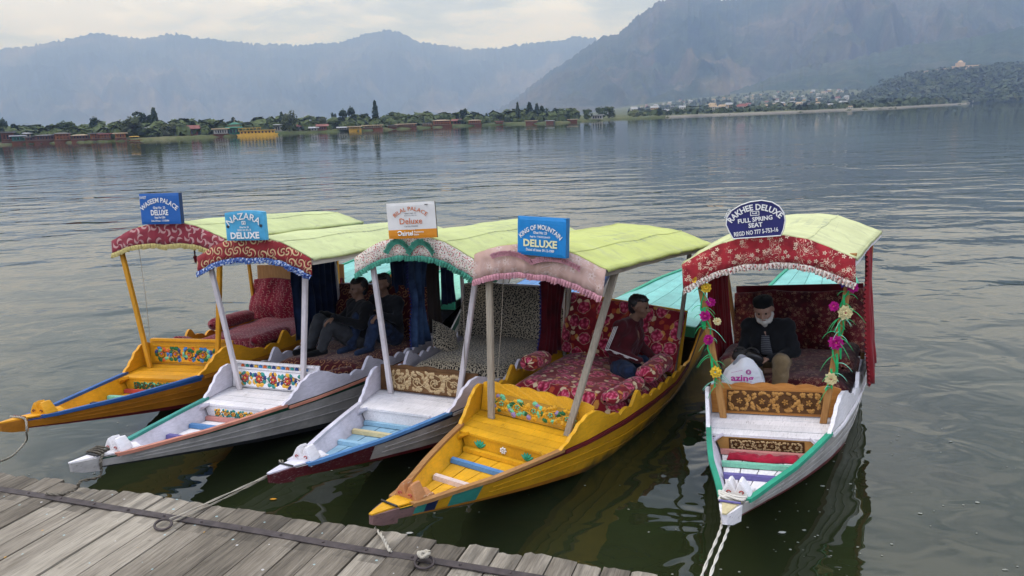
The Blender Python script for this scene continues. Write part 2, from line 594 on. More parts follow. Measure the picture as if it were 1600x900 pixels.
# ------------------------------------------------------------------ far shore
SHORE = [(-900, 230), (-300, 260), (0, 284), (200, 255), (350, 262), (440, 290), (560, 284), (700, 320), (800, 332), (870, 312), (960, 384),
         (1000, 400), (1100, 467), (1240, 490), (1400, 600), (1500, 930), (1600, 1900), (1700, 2300), (2600, 2600)]
SH_A = np.array([bearing(p) for p, _ in SHORE])
SH_D = np.array([d for _, d in SHORE], float)
def shore_d(a):
    return float(np.interp(a, SH_A, SH_D))
def right_land(a, r):
    """gentle rise of the eastern shore towards the mountains (metres)"""
    pxa = np.interp(a, [bearing(p) for p in (900, 1000, 1200, 1400)], [0, 0.5, 1, 1])
    return pxa * np.clip((r - 900) / 1300.0, 0, 1) ** 1.3 * 46
q = NT('shore_grass', 0.9, 0.1)
g = q.n('ShaderNodeNewGeometry').outputs['Position']
q.color(q.ramp(q.noise(g, 0.06, 6, 0.65), [(0.3, (0.035, 0.055, 0.018, 1)), (0.5, (0.075, 0.085, 0.03, 1)), (0.72, (0.16, 0.145, 0.075, 1))]))
q.bump(q.noise(g, 0.8, 3), 0.6, 0.4)
M_GRASS = q.done()
AZ = np.linspace(SH_A[0], SH_A[-1], 360)
rows = []
offs = [(-2, -0.6), (0, 0.02), (1.2, 0.5), (6, 0.75), (25, 0.9), (90, 1.0), (300, 1.2), (500, 1.4), (650, 1.5), (800, 1.6), (1000, 1.8), (1200, 2), (1400, 2), (1700, 2.4), (2600, 3), (7000, 5)]
for off, z in offs:
    row = []
    for a in AZ:
        r = shore_d(a) + off + (float(fbm(a * 260, off * 0.02, 3)) - 0.5) * 9
        zz = z + (float(fbm(a * 400, 1.0 + off * 0.05, 5)) - 0.5) * 0.5 * (off > 1)
        rr = max(r, 1)
        zz += float(right_land(a, rr)) if off > 20 else 0
        row.append(polar(a, rr, zz))
    rows.append(row)
struct(MB().grid(rows, flip=True).build('shore_ground', M_GRASS, smooth=True))

# ------------------------------------------------------------------ mountains
def mountain_material(name, stops, scale, tan=0.0, scar=None):
    q = NT(name, 0.95, 0.05)
    g = q.n('ShaderNodeNewGeometry').outputs['Position']
    f = q.noise(q.scale(g, (1, 1, 0.55)), scale, 9, 0.66, 0.6)
    c = q.ramp(f, stops)
    fine = q.noise(g, scale * 9, 6, 0.7)
    c = q.mix(1.0, c, q.ramp(fine, [(0.35, 0.55), (0.65, 1.15)]), 'MULTIPLY')
    if tan:
        dry = q.ramp(q.noise(q.scale(g, (1, 1, 0.35)), scale * 1.9, 5, 0.6, 0.8), [(0.56, 0.0), (0.68, tan)])
        c = q.mix(dry, c, (0.17, 0.13, 0.09, 1))
    if scar is not None:
        d = q.vm('LENGTH', q.vm('MULTIPLY', q.vm('SUBTRACT', g, tuple(scar[0])), scar[1]))
        d = q.math('ADD', d, q.math('MULTIPLY_ADD', q.noise(g, scale * 4, 5, .65), 1.1, -.55))
        c = q.mix(q.ramp(d, [(.35, .6), (1.0, 0.0)]), c, (0.22, 0.17, 0.105, 1))
    q.color(c)
    q.bump(q.noise(g, scale * 12, 6, 0.7), 0.7, 14)
    return q.done()
def range_mesh(name, sky_px, r0, r1, r2, mat, na, nr, seed, gully, amp, jag, foot=0.0):
    pa = np.array([bearing(p[0], p[1]) for p in sky_px])
    ph = np.array([height_at(p[0], p[1], r1) for p in sky_px])
    A = np.linspace(pa[0], pa[-1], na)
    Hs = np.interp(A, pa, ph)
    Hs = Hs + (fbm(A * 700, A * 0 + 2.2, seed + 40, 3) - 0.5) * jag
    rows = []
    T = np.concatenate([np.linspace(0, 1, nr), [1.08, 1.25, 1.6]])
    for t in T:
        if t <= 1:
            r = r0 + (r1 - r0) * t
            wv = (fbm(A * gully * .8, A * 0 + t * 3.0, seed + 60, 3) - .5) * 1.6
            rd = ridged(A * gully + t * 1.8 + wv, A * 0 + t * 3.4 + wv, seed)
            rd2 = fbm(A * gully * 3.1 + wv * 2, A * 0 + t * 9.0, seed + 9, 4)
            env = math.sin(PI * min(t, 1) ** 0.8)
            prof = t ** 1.15
            hh = Hs * (prof + env * amp * (rd - 0.62) + env * amp * 0.35 * (rd2 - 0.5))
            hh = np.maximum(hh, np.minimum(foot, Hs * .3) * (1 - np.exp(-t * 14))) - (6 if t == 0 else 0)
            rr = r + (fbm(A * gully * 1.3, A * 0 + t * 2, seed + 21, 3) - 0.5) * (r1 - r0) * 0.25 * env
        else:
            rr = np.full_like(A, r1 + (r2 - r1) * (t - 1) / 0.6)
            hh = Hs * max(0.0, 1 - (t - 1) * 0.9)
        rows.append([(math.sin(a) * float(x), math.cos(a) * float(x), float(h)) for a, x, h in zip(A, rr, hh)])
    return struct(MB().grid(rows, flip=True).build(name, mat, smooth=True))
LEFT_SKY = [(-700, 110), (-350, 80), (-150, 92), (0, 76), (40, 73), (100, 62), (150, 51), (200, 58), (230, 60), (265, 53), (275, 52), (300, 58), (340, 62), (400, 69), (470, 70),
            (530, 66), (560, 57), (585, 50), (605, 46), (625, 50), (650, 64), (690, 70), (735, 77), (780, 74), (830, 67), (880, 63), (895, 56), (930, 60), (1000, 70), (1150, 90)]
range_mesh('mountain_range', LEFT_SKY, 4600, 6800, 9500,
           mountain_material('mountain_far', [(0.38, (0.014, 0.026, 0.014, 1)), (0.5, (0.04, 0.05, 0.028, 1)), (0.64, (0.14, 0.115, 0.075, 1))], 0.0014),
           640, 70, 5, 26, 0.40, 46, 8)
RIGHT_SKY = [(690, 186), (770, 176), (800, 158), (850, 118), (900, 85), (940, 57), (965, 54), (1000, 22), (1030, 2), (1070, -4), (1150, 0), (1250, -42), (1350, -58), (1500, -40), (1620, -62), (1900, -40), (2300, -10), (2600, 30)]
range_mesh('near_mountain', RIGHT_SKY, 2150, 3700, 6000,
           mountain_material('mountain_near', [(0.36, (0.02, 0.036, 0.017, 1)), (0.48, (0.05, 0.064, 0.03, 1)), (0.58, (0.075, 0.072, 0.045, 1)), (0.72, (0.125, 0.105, 0.072, 1))], 0.0026, 0.55, (polar(bearing(1140), 2500, 60), (1 / 170, 1 / 420, 1 / 52))),
           620, 90, 3, 15, 0.40, 26, 30)
SPUR_SKY = [(1020, 172), (1090, 160), (1150, 142), (1200, 122), (1260, 104), (1330, 92), (1420, 70), (1520, 58), (1650, 30), (1900, 20), (2300, 60), (2600, 90)]
range_mesh('mountain_spur', SPUR_SKY, 1750, 2450, 3300,
           mountain_material('mountain_green', [(0.3, (0.024, 0.045, 0.018, 1)), (0.55, (0.042, 0.062, 0.027, 1)), (0.75, (0.09, 0.085, 0.045, 1))], 0.0035, 0.25),
           360, 46, 17, 15, 0.30, 14, 20)
HILL_SKY = [(1310, 168), (1340, 158), (1370, 140), (1400, 126), (1430, 117), (1480, 110), (1520, 107), (1600, 101), (1700, 92), (1900, 100), (2200, 130), (2400, 150)]
hill = range_mesh('wooded_hill', HILL_SKY, 1050, 1500, 1800,
           mountain_material('hill_scrub', [(0.3, (0.025, 0.042, 0.014, 1)), (0.6, (0.06, 0.075, 0.028, 1)), (0.8, (0.14, 0.115, 0.07, 1))], 0.012),
           220, 40, 29, 18, 0.22, 5, 2)

# ------------------------------------------------------------------ jetty
EU = Vector((0.9426, -0.334, 0)).normalized()      # along the edge, to the right
EN = Vector((-EU.y, EU.x, 0)) * -1                 # inwards, away from the water
if EN.y > 0:
    EN = -EN
DZ = 0.60
E0 = ground_at(0, 737, DZ)
joints_px = [-95, -60, -28, 1, 31, 67, 96, 128, 160, 189, 220, 255, 296, 332, 369, 413, 458, 504, 541, 592, 635, 684, 731, 779, 819, 862, 903, 942, 987, 1029, 1075]
def edge_pos(px):
    py = 737 + px * (900 - 737) / 1050.0
    return (ground_at(px, py, DZ) - E0).dot(EU)
M_DOCK = wood('weathered_plank', (0.115, 0.10, 0.082, 1), (0.36, 0.325, 0.275, 1), (16, 1.1, 16), 0.85, 3.2, 0.7)
def dock_material():
    q = NT('weathered_plank_spotted', 0.85, 0.2)
    oi = q.n('ShaderNodeObjectInfo')
    rv = q.n('ShaderNodeCombineXYZ')
    q.put(rv.inputs[0], q.math('MULTIPLY', oi.outputs['Random'], 17.0))
    q.put(rv.inputs[1], q.math('MULTIPLY', oi.outputs['Random'], 29.0))
    o0 = q.obj()
    o = q.vm('ADD', o0, rv.outputs[0])
    g = q.noise(q.scale(o, (17, 0.9, 17)), 2.6, 8, 0.72, 0.5)
    fine = q.noise(q.scale(o, (60, 2.5, 60)), 2.4, 5, 0.7)
    big = q.noise(q.scale(o, (3, 1.2, 3)), 1.4, 4, 0.6)
    f = q.math('ADD', q.math('ADD', q.math('MULTIPLY', g, 0.55), q.math('MULTIPLY', big, 0.38)), q.math('MULTIPLY_ADD', oi.outputs['Random'], 0.3, -0.10))
    c = q.ramp(f, [(0.26, (0.07, 0.058, 0.044, 1)), (0.47, (0.20, 0.168, 0.128, 1)), (0.70, (0.39, 0.34, 0.268, 1))])
    c = q.mix(1.0, c, q.ramp(fine, [(0.32, 0.6), (0.55, 1.0)]), 'MULTIPLY')
    sp_ = q.n('ShaderNodeSeparateXYZ')
    q.put(sp_.inputs[0], o0)
    damp = q.ramp(q.math('ADD', sp_.outputs[1], q.math('MULTIPLY_ADD', q.noise(q.scale(o, (5, 2, 1)), 2.2, 5, .65), .5, -.25)), [(0.0, 0.0), (0.08, 1.0)])
    edge = q.math('MULTIPLY', q.math('GREATER_THAN', sp_.outputs[1], -.32), q.ramp(q.noise(q.scale(o, (8, 1.2, 1)), 1.7, 5, .6), [(.44, 0.0), (.62, .6)]))
    c = q.mix(edge, c, (0.055, 0.047, 0.038, 1))
    v = q.voro(o, 17, rnd=1.0)
    sc = q.n('ShaderNodeSeparateColor')
    q.put(sc.inputs[0], v.outputs['Color'])
    sp = q.math('MULTIPLY', q.math('LESS_THAN', v.outputs['Distance'], q.math('MULTIPLY', sc.outputs[1], 0.16)), q.math('GREATER_THAN', sc.outputs[0], 0.62))
    spc = q.ramp(sc.outputs[2], [(0.0, (0.6, 0.58, 0.55, 1)), (0.5, (0.10, 0.085, 0.07, 1)), (0.72, (0.55, 0.30, 0.07, 1)), (0.88, (0.35, 0.5, 0.5, 1))], 'CONSTANT')
    c = q.mix(q.math('MULTIPLY', sp, 0.75), c, spc)
    v2 = q.voro(o, 5.5, rnd=1.0)
    knot = q.ramp(v2.outputs['Distance'], [(0.0, 1.0), (0.09, 0.0)])
    c = q.mix(q.math('MULTIPLY', knot, 0.6), c, (0.07, 0.055, 0.04, 1))
    q.color(c)
    q.bump(q.math('ADD', g, q.math('MULTIPLY', fine, 0.8)), 0.8, 0.008)
    return q.done()
M_DOCK2 = dock_material()
jm = Matrix(((EU.x, -EN.x, 0, E0.x), (EU.y, -EN.y, 0, E0.y), (0, 0, 1, DZ), (0, 0, 0, 1)))    # x along the edge, y out over the water
jetty = tag(empty('jetty', jm), 'weathered grey plank jetty with a flat iron strip along its edge', 'jetty')
pos = [edge_pos(p) for p in joints_px]
pos = [2 * pos[0] - pos[1] - 0.16 * k for k in range(9, -1, -1)] + pos
while pos[-1] < 6.2:
    pos.append(pos[-1] + random.uniform(0.15, 0.2))
for a, b in zip(pos[:-1], pos[1:]):
    gap = random.uniform(0.006, 0.013)
    oy = random.uniform(-0.03, 0.022)
    dz = random.uniform(-0.006, 0.004)
    mb = MB()
    x0, x1 = a + gap / 2, b - gap / 2
    tw = random.uniform(-0.012, 0.012)
    n = 5
    c = [(x0 + (x1 - x0) * k / n, oy + random.uniform(-0.010, 0.008) + tw * (k / n - 0.5)) for k in range(n + 1)]
    top = [(x0, -3.6, dz), (x1, -3.6, dz)] + [(p, y, dz - (0.004 if k in (0, n) else 0)) for k, (p, y) in reversed(list(enumerate(c)))]
    mb.prism([(p[0], p[1], p[2] - 0.045) for p in top], (0, 0, 0.045))
    mb.build('plank', M_DOCK2, jetty)
mb = MB()
for y in (-0.25, -1.3, -2.6):
    mb = MB()
    mb.box((0, y, -0.115), (13, 0.12, 0.13))
    mb.build('joist', M_DOCK, jetty)
for x in (-4.2, -1.9, 0.9, 3.1):
    MB().tube([(x, -0.25, -1.6), (x, -0.25, -0.05)], 0.075, 10).build('pile', M_DOCK, jetty, True)
M_IRON = plain('rusty_iron', (0.075, 0.058, 0.055, 1), 0.62, 0.5, 14, 0.4, 0.5, 0.3)
mb = MB()
off_s = (E0 - ground_at(0, 765, DZ)).dot(-EN) * -1
sy = -abs((ground_at(0, 765, DZ) - E0).dot(EN))
nseg = 40
P = []
for k in range(nseg + 1):
    x = -3.0 + 9.0 * k / nseg
    wob = (vnoise(x * 1.3, 0.5, 4) - 0.5) * 0.012
    P.append((x, wob))
mb.grid([[(x, sy - 0.028 + w, 0.0075 + w * 0.2), (x, sy + 0.028 + w, 0.0075 + w * 0.2)] for x, w in P], thick=(0, 0, -0.006))
mb.build('iron_strip', M_IRON, jetty)
for k in range(26):
    x = -1.2 + 0.29 * k
    MB().tube([(x, sy + random.uniform(-0.01, 0.01), 0.006), (x, sy, 0.013)], 0.008, 6).build('bolt', M_IRON, jetty)
def ring(px, py, rot):
    w = jm.inverted() @ ground_at(px, py, DZ + 0.02)
    mb = MB()
    pts = [(w.x + 0.055 * math.cos(t + rot), w.y + 0.042 * math.sin(t + rot), 0.022 + 0.012 * math.sin(t)) for t in np.linspace(0, 2 * PI, 22)]
    mb.tube(pts, 0.008, 7, cap=False)
    return mb.build('mooring_ring', M_IRON, jetty, True), jm @ Vector((w.x, w.y, 0.03))
_, RING_A = ring(255, 820, 0.3)
_, RING_B = ring(663, 879, 0.0)
# ------------------------------------------------------------------ trees on the far shore
def leaf_mat(name, dark, mid, light):
    q = NT(name, 0.8, 0.15)
    o = q.obj()
    n = q.noise(o, 3.5, 4, 0.7)
    f = q.math('ADD', q.math('MULTIPLY', n, 0.9), q.math('MULTIPLY_ADD', q.random(), 0.25, -0.08))
    q.color(q.ramp(f, [(0.25, dark), (0.5, mid), (0.75, light)]))
    return q.done()
L_GREEN = leaf_mat('foliage_green', (0.035, 0.055, 0.018, 1), (0.065, 0.09, 0.03, 1), (0.11, 0.13, 0.05, 1))
L_DARK = leaf_mat('foliage_dark', (0.016, 0.03, 0.016, 1), (0.032, 0.05, 0.026, 1), (0.055, 0.075, 0.04, 1))
L_WILLOW = leaf_mat('foliage_willow', (0.045, 0.06, 0.025, 1), (0.085, 0.10, 0.045, 1), (0.15, 0.16, 0.08, 1))
L_PALE = leaf_mat('foliage_pale', (0.06, 0.075, 0.04, 1), (0.11, 0.12, 0.07, 1), (0.18, 0.18, 0.11, 1))
M_BARK = wood('bark', '#3a3028', '#5c5044', (8, 8, 1))
def crown_mesh(kind, seed, n=950):
    rr = np.random.default_rng(seed)
    mb = MB()
    # lobes give the outline its bumps
    lobes = []
    if kind == 'poplar':
        lobes = [(0, 0, .10 + .085 * k, .20 * (1 - abs(k - 4) / 7.0) + .04) for k in range(11)]
        n = 700
    elif kind == 'conifer':
        lobes = [(rr.normal(0, .03), rr.normal(0, .03), .10 + .09 * k, .34 * (1 - k / 10.5) + .03) for k in range(10)]
    elif kind == 'tall':
        for k in range(12):
            t = rr.uniform(.15, .9)
            a = rr.uniform(0, 2 * PI)
            ra = .26 * (1 - abs(t - .45)) * rr.uniform(.3, 1)
            lobes.append((math.cos(a) * ra, math.sin(a) * ra, t, rr.uniform(.12, .2)))
    else:
        for k in range(15):
            a = rr.uniform(0, 2 * PI)
            t = rr.uniform(.16, .82)
            ra = .40 * math.sqrt(max(.05, 1 - ((t - .42) / .5) ** 2)) * rr.uniform(.3, 1)
            lobes.append((math.cos(a) * ra, math.sin(a) * ra, t, rr.uniform(.14, .24)))
    L = np.array(lobes)
    pick = rr.integers(0, len(L), n)
    K = L[pick]
    def unit(v):
        return v / np.linalg.norm(v, axis=1, keepdims=True)
    m = len(pick)
    d = unit(rr.normal(size=(m, 3)))
    p = K[:, :3] + d * K[:, 3:4] * rr.uniform(.45, 1.05, (m, 1))
    s = rr.uniform(.035, .072, (m, 1))
    nn = unit(d + rr.normal(size=(m, 3)) * .55)
    a = unit(np.cross(nn, rr.normal(size=(m, 3))))
    b = np.cross(nn, a)
    Q = np.stack([p + a * s, p + b * s * .75, p - a * s, p - b * s * .75], 1)[p[:, 2] > .03]
    mb.add(Q.reshape(-1, 3).tolist(), np.arange(4 * len(Q)).reshape(-1, 4).tolist())
    return mb
CROWN = {}
for kind, mt in (('round', L_GREEN), ('tall', L_DARK), ('willow', L_WILLOW), ('poplar', L_DARK), ('conifer', L_DARK), ('pale', L_PALE)):
    for v in range(3):
        CROWN[kind, v] = crown_mesh('round' if kind in ('willow', 'pale') else kind, 31 * v + len(kind) * 7).mesh('crown_' + kind, mt)
def trunk_mesh(v):
    rr = random.Random(v)
    mb = MB()
    mb.tube([(0, 0, -.03), (.01, 0, .2), (-.01, .01, .45), (0, 0, .75)], [.028, .022, .016, .006], 6)
    for k in range(5):
        a = rr.uniform(0, 2 * PI)
        z = rr.uniform(.18, .5)
        mb.tube([(0, 0, z), (math.cos(a) * .12, math.sin(a) * .12, z + .14), (math.cos(a) * .22, math.sin(a) * .22, z + .3)], [.011, .008, .003], 4)
    return mb.mesh('trunk', M_BARK)
TRUNK = [trunk_mesh(k) for k in range(3)]
def tree(px, wpx, top, kind, back, label, group=None, name='tree'):
    a = bearing(px)
    r = shore_d(a) + back
    z0 = 0.8
    h = height_at(px, top, r) - z0
    w = wpx / FPX * r
    o = empty(name)
    o.location = polar(a, r, z0)
    o.rotation_euler = (0, 0, random.uniform(0, 6.28))
    v = random.randrange(3)
    ref = .40 if kind in ('poplar',) else .68 if kind in ('conifer', 'tall') else 1.05
    o.scale = (w / ref, w / ref, h / .98)
    link('crown', CROWN[kind, v], o)
    link('trunk', TRUNK[v], o)
    tag(o, label, 'tree', group)
    return o
GT = 'trees along the far shore'
GEN = 'leafy green tree in the treeline on the far shore'
tree(2, 16, 187, 'tall', 12, 'dark tree cut off by the left edge of the picture on the far shore', GT)
tree(20, 22, 194, 'conifer', 20, 'pointed conifer left of the leftmost houseboat cluster', GT)
tree(47, 26, 197, 'round', 30, 'rounded tree above the small pale-roofed house', GT)
tree(72, 22, 199, 'round', 32, 'tree right of the small pale-roofed house at left', GT)
tree(105, 32, 189, 'round', 18, 'rounded bright green tree behind the leftmost houseboats', GT)
tree(143, 18, 185, 'tall', 22, 'tall dark tree behind the orange-brown houseboats at left', GT)
tree(126, 22, 196, 'round', 26, 'tree half hidden left of the tall dark tree', GT)
tree(157, 14, 196, 'pale', 30, 'small pale tree beside the grey gabled house', GT)
tree(205, 44, 182, 'willow', 12, 'large grey-green willow at the water in front of dark trees', GT, 'willow_tree')
tree(213, 24, 176, 'tall', 30, 'dark tree showing above the large grey-green willow', GT)
tree(229, 20, 176, 'tall', 32, 'dense dark tree between the large willow and a pointed poplar', GT)
tree(241, 12, 170, 'poplar', 30, 'dark pointed poplar at the right end of the dark clump', GT, 'poplar_tree')
tree(226, 34, 199, 'round', 10, 'low bushy tree at the right foot of the large willow', GT)
tree(265, 34, 191, 'willow', 16, 'broad olive willow left of the brick gabled house', GT, 'willow_tree')
tree(300, 20, 190, 'conifer', 34, 'taller conifer left of the brick gabled house roof end', GT)
tree(312, 14, 187, 'conifer', 36, 'conifer just right of the brick gabled house', GT)
tree(323, 26, 191, 'round', 20, 'rounded tree between brick house and green pavilion', GT)
tree(345, 20, 195, 'round', 40, 'tree behind the low white-walled houseboat', GT)
tree(364, 9, 184, 'poplar', 40, 'narrow dark tree right behind the green tiered pavilion', GT)
tree(383, 20, 192, 'round', 40, 'rounded tree right behind the green tiered pavilion', GT)
tree(397, 14, 190, 'conifer', 42, 'conifer behind the left end of the long white building', GT)
tree(440, 9, 176, 'poplar', 18, 'thin poplar touching the tall willow on its left', GT, 'poplar_tree')
tree(450, 28, 174, 'willow', 6, 'tall full willow at the water right of the yellow houseboat', GT, 'willow_tree')
tree(472, 24, 187, 'round', 22, 'tree directly right of the tall full willow', GT)
tree(490, 18, 192, 'round', 30, 'small tree behind the little white shed', GT)
tree(503, 18, 183, 'pale', 34, 'pale tree behind the small red-roofed houses', GT)
tree(521, 10, 175, 'tall', 34, 'slim dark tree left of the central clump', GT)
tree(524, 24, 188, 'round', 26, 'bushy tree at the left foot of the central clump', GT)
tree(537, 20, 173, 'tall', 24, 'dark tree forming the left half of the tall central clump', GT)
tree(549, 18, 169, 'tall', 26, 'dark tree forming the higher right half of the central clump', GT)
tree(562, 20, 183, 'round', 26, 'rounded tree touching the central clump on its right', GT)
tree(580, 18, 190, 'round', 26, 'low tree at the left foot of the lone poplar', GT)
tree(587, 10, 158, 'poplar', 24, 'lone slim poplar standing highest above the far shore', GT, 'poplar_tree')
tree(604, 24, 182, 'round', 20, 'rounded tree right of the lone poplar', GT)
tree(622, 24, 179, 'willow', 24, 'grey-green willow behind the short brown houseboat', GT)
tree(643, 22, 180, 'round', 26, 'rounded tree behind the long brown houseboat', GT)
tree(659, 22, 176, 'pale', 28, 'greyish tree behind the long brown houseboats near the middle', GT)
tree(675, 16, 184, 'round', 30, 'small tree left of the two-storey brown houseboat', GT)
tree(692, 24, 180, 'round', 24, 'rounded tree behind the two-storey brown houseboat', GT)
tree(714, 10, 175, 'tall', 26, 'slim dark tree above the red-roofed cottage', GT)
tree(726, 16, 169, 'tall', 22, 'tall dark tree just left of the brown two-tier houseboat', GT)
tree(741, 18, 175, 'tall', 22, 'dark tree right behind the brown two-tier houseboat', GT)
tree(722, 20, 186, 'round', 12, 'rounded tree in front of the tall dark tree near the cottage', GT)
tree(761, 10, 177, 'conifer', 22, 'conifer alone right of the brown two-tier houseboat', GT)
tree(780, 22, 176, 'round', 18, 'rounded tree left of the reddish island cottage', GT)
tree(795, 16, 181, 'round', 18, 'low tree beside the reddish island cottage', GT)
tree(809, 7, 161, 'poplar', 22, 'pale thin poplar at the left of the island poplar row', GT, 'poplar_tree')
tree(828, 13, 161, 'poplar', 22, 'thick dark poplar in the island row', GT, 'poplar_tree')
tree(839, 10, 163, 'poplar', 24, 'dark poplar right of the thick one in the island row', GT)
tree(847, 12, 166, 'poplar', 22, 'third dark poplar of the island row', GT)
tree(857, 14, 170, 'tall', 22, 'bushy dark tree in the middle of the island row', GT)
tree(870, 14, 168, 'tall', 22, 'dark tree left of the round tree ending the island row', GT)
tree(883, 24, 170, 'round', 14, 'round dark tree at the right end of the island row', GT)
tree(917, 19, 170, 'round', 6, 'lone round tree left of the small white lake house', GT)
tree(938, 22, 167, 'round', 14, 'round tree behind the small white lake house', GT)
tree(952, 24, 166, 'round', 14, 'round tree right of the small white lake house', GT)
tree(1031, 9, 168, 'tall', 8, 'small lone tree on the low spit before the village', GT)

pts, sz = [], []
for k in range(520):
    px = rng.uniform(-60, 900)
    a = bearing(px)
    bk = rng.uniform(7, 60)
    pts.append(polar(a, shore_d(a) + bk, .7))
    sz.append(rng.uniform(1.2, 3.4) * (1 + bk / 90))
SHRUB = (pts, sz)
# ------------------------------------------------------------------ houses and houseboats
def tangent_frame(px, back, z=0.5):
    a = bearing(px)
    r = shore_d(a) + back
    m = Matrix.Rotation(-a, 4, 'Z')
    m.translation = polar(a, r, z)
    return m, r
H_BROWN = wood('houseboat_brown', '#5c3424', '#8a5638', (2, 2, 8))
H_ORANGE = wood('houseboat_orange', '#8a4a26', '#b5703c', (2, 2, 8))
H_TAN = wood('houseboat_tan', '#a88458', '#c9aa7c', (2, 2, 8))
H_WHITE = plain('house_white', '#bdb8ae', .8, .2, .6)
H_YEL = plain('houseboat_yellow', '#d9a83c', .6, .2, .6)
H_GRN = plain('pavilion_green', '#2a6a52', .6, .2, .6)
H_BRICK = plain('brick_red', '#8c5240', .85, .25, .6)
H_DARKRF = plain('roof_dark', '#5a5652', .8, .3, .6)
H_GREYRF = plain('roof_grey', '#9a9a9c', .7, .25, .6)
H_REDRF = plain('roof_red', '#7d4a42', .8, .25, .6)
H_TANRF = plain('roof_tan', '#a08a6c', .8, .25, .6)
H_GLASS = plain('window_dark', (0.015, 0.016, 0.018, 1), .25, .2, 1, .5, 0)
H_TRIM = plain('trim_cream', '#8f8068', .7, .2, 1)
def building(px0, px1, ybase, ytop, back, wallm, roofm, label, roof='gable', nwin=4, boat=False, name=None, cat='house', rows=1, eave=.4, group=None):
    pxm = (px0 + px1) / 2
    m, r = tangent_frame(pxm, back, 0.05 if boat else 0.7)
    o = empty(name or ('houseboat' if boat else 'house'), m)
    W = (px1 - px0) / FPX * r
    base = 0.0
    Ht = height_at(pxm, ytop, r) - m.translation.z
    D = max(4.0, W * .45)
    rh = Ht * (.34 if roof == 'gable' else .14)
    wh = Ht - rh
    if boat:
        hb = .9
        MB().prism([(-W * .52, -D / 2, -.3), (W * .52, -D / 2, -.3), (W * .56, -D / 2, hb), (-W * .56, -D / 2, hb)], (0, D, 0)).build('hull', H_BROWN if wallm != H_YEL else H_YEL, o)
        base = hb
        MB().box((0, -D / 2 - .25, hb + .05), (W * 1.0, .5, .1)).build('deck', H_TRIM, o)
        for k in range(6):
            x = -W * .47 + W * .94 * k / 5
            MB().box((x, -D / 2 - .42, (hb + wh) / 2 + .1), (.12, .12, wh - hb)).build('veranda_post', wallm, o)
    wl = MB()
    wl.box((0, .2, (base + wh) / 2), (W * .96, D * .9, wh - base))
    wo = wl.build('wall', wallm, o)
    fy = .2 - D * .45
    hh = (wh - base) / rows
    for row in range(rows):
        for k in range(nwin):
            x = -W * .40 + W * .80 * (k + .5) / nwin
            ww = W * .8 / nwin * .55
            z = base + hh * (row + .52)
            w_ = MB()
            w_.box((x, fy - .03, z), (ww, .10, hh * .5))
            win = w_.build('window', H_GLASS, o)
            MB().box((x, fy - .06, z - hh * .29), (ww * 1.15, .16, hh * .06)).build('sill', H_TRIM, win)
    rf = MB()
    e = eave + .3
    if roof == 'gable':
        rf.prism([(-W / 2 - e, -D / 2 - e, wh), (-W / 2 - e, D / 2 + e, wh), (-W / 2 - e, .2, Ht)], (W + 2 * e, 0, 0))
    elif roof == 'gablefront':
        rf.prism([(-W / 2 - e, -D / 2 - e, wh), (W / 2 + e, -D / 2 - e, wh), (0, -D / 2 - e, Ht)], (0, D + 2 * e, 0))
    elif roof == 'hip':
        rf.add([(-W / 2 - e, -D / 2 - e, wh), (W / 2 + e, -D / 2 - e, wh), (W / 2 + e, D / 2 + e, wh), (-W / 2 - e, D / 2 + e, wh), (-W * .2, 0, Ht), (W * .2, 0, Ht)],
               [(3, 2, 1, 0), (0, 1, 5, 4), (1, 2, 5), (2, 3, 4, 5), (3, 0, 4)])
    else:
        rf.box((0, 0, wh + rh * .4), (W + 2 * e, D + 2 * e, rh * .8), taper=.94)
    rf.build('roof', roofm, o)
    tag(o, label, cat, group)
    return o
GH = 'houseboats on the far shore'
B = building
B(0, 14, 222, 205, 4, H_BROWN, H_DARKRF, 'brown houseboat at the very left end of the far shore', 'flat', 3, True, cat='houseboat', group=GH)
B(16, 30, 222, 211, 1, H_GRN, H_GREYRF, 'small boat-house hung with green cloth on the left shore', 'flat', 3, True, cat='houseboat', group=GH)
B(32, 42, 219, 207, 16, H_TAN, H_GREYRF, 'small pale-roofed house above the left houseboats', 'hip', 2, rows=2)
B(37, 50, 222, 213, 2, H_BROWN, H_DARKRF, 'low dark houseboat left of the long maroon one', 'flat', 3, True, cat='houseboat', group=GH)
B(54, 82, 222, 210, 3, H_BROWN, H_DARKRF, 'long maroon houseboat under a grey roof, left shore', 'hip', 7, True, cat='houseboat', group=GH)
B(84, 103, 221, 207, 3, H_ORANGE, H_DARKRF, 'two-storey brown houseboat below the rounded bright tree', 'hip', 4, True, cat='houseboat', rows=2, group=GH)
B(111, 132, 220, 210, 3, H_BROWN, H_TANRF, 'houseboat with tan roof left of the orange-brown pair', 'hip', 5, True, cat='houseboat', group=GH)
B(139, 152, 219, 207, 3, H_ORANGE, H_DARKRF, 'left one of the orange-brown houseboat pair', 'flat', 3, True, cat='houseboat', rows=2, group=GH)
B(154, 167, 219, 208, 3, H_ORANGE, H_REDRF, 'right one of the orange-brown houseboat pair, reddish roof', 'flat', 3, True, cat='houseboat', rows=2, group=GH)
B(164, 184, 216, 197, 18, H_TAN, H_GREYRF, 'grey house with steep gable behind the orange-brown houseboats', 'gablefront', 3, rows=2)
B(178, 191, 217, 207, 3, H_ORANGE, H_TANRF, 'small orange houseboat just left of the big willow', 'flat', 3, True, cat='houseboat', group=GH)
B(228, 250, 210, 197, 24, H_WHITE, H_GREYRF, 'whitish house half hidden right of the big willow', 'hip', 4)
B(280, 305, 209, 196, 14, H_BRICK, H_REDRF, 'brick-red gabled house among trees left of the green pavilion', 'gable', 5)
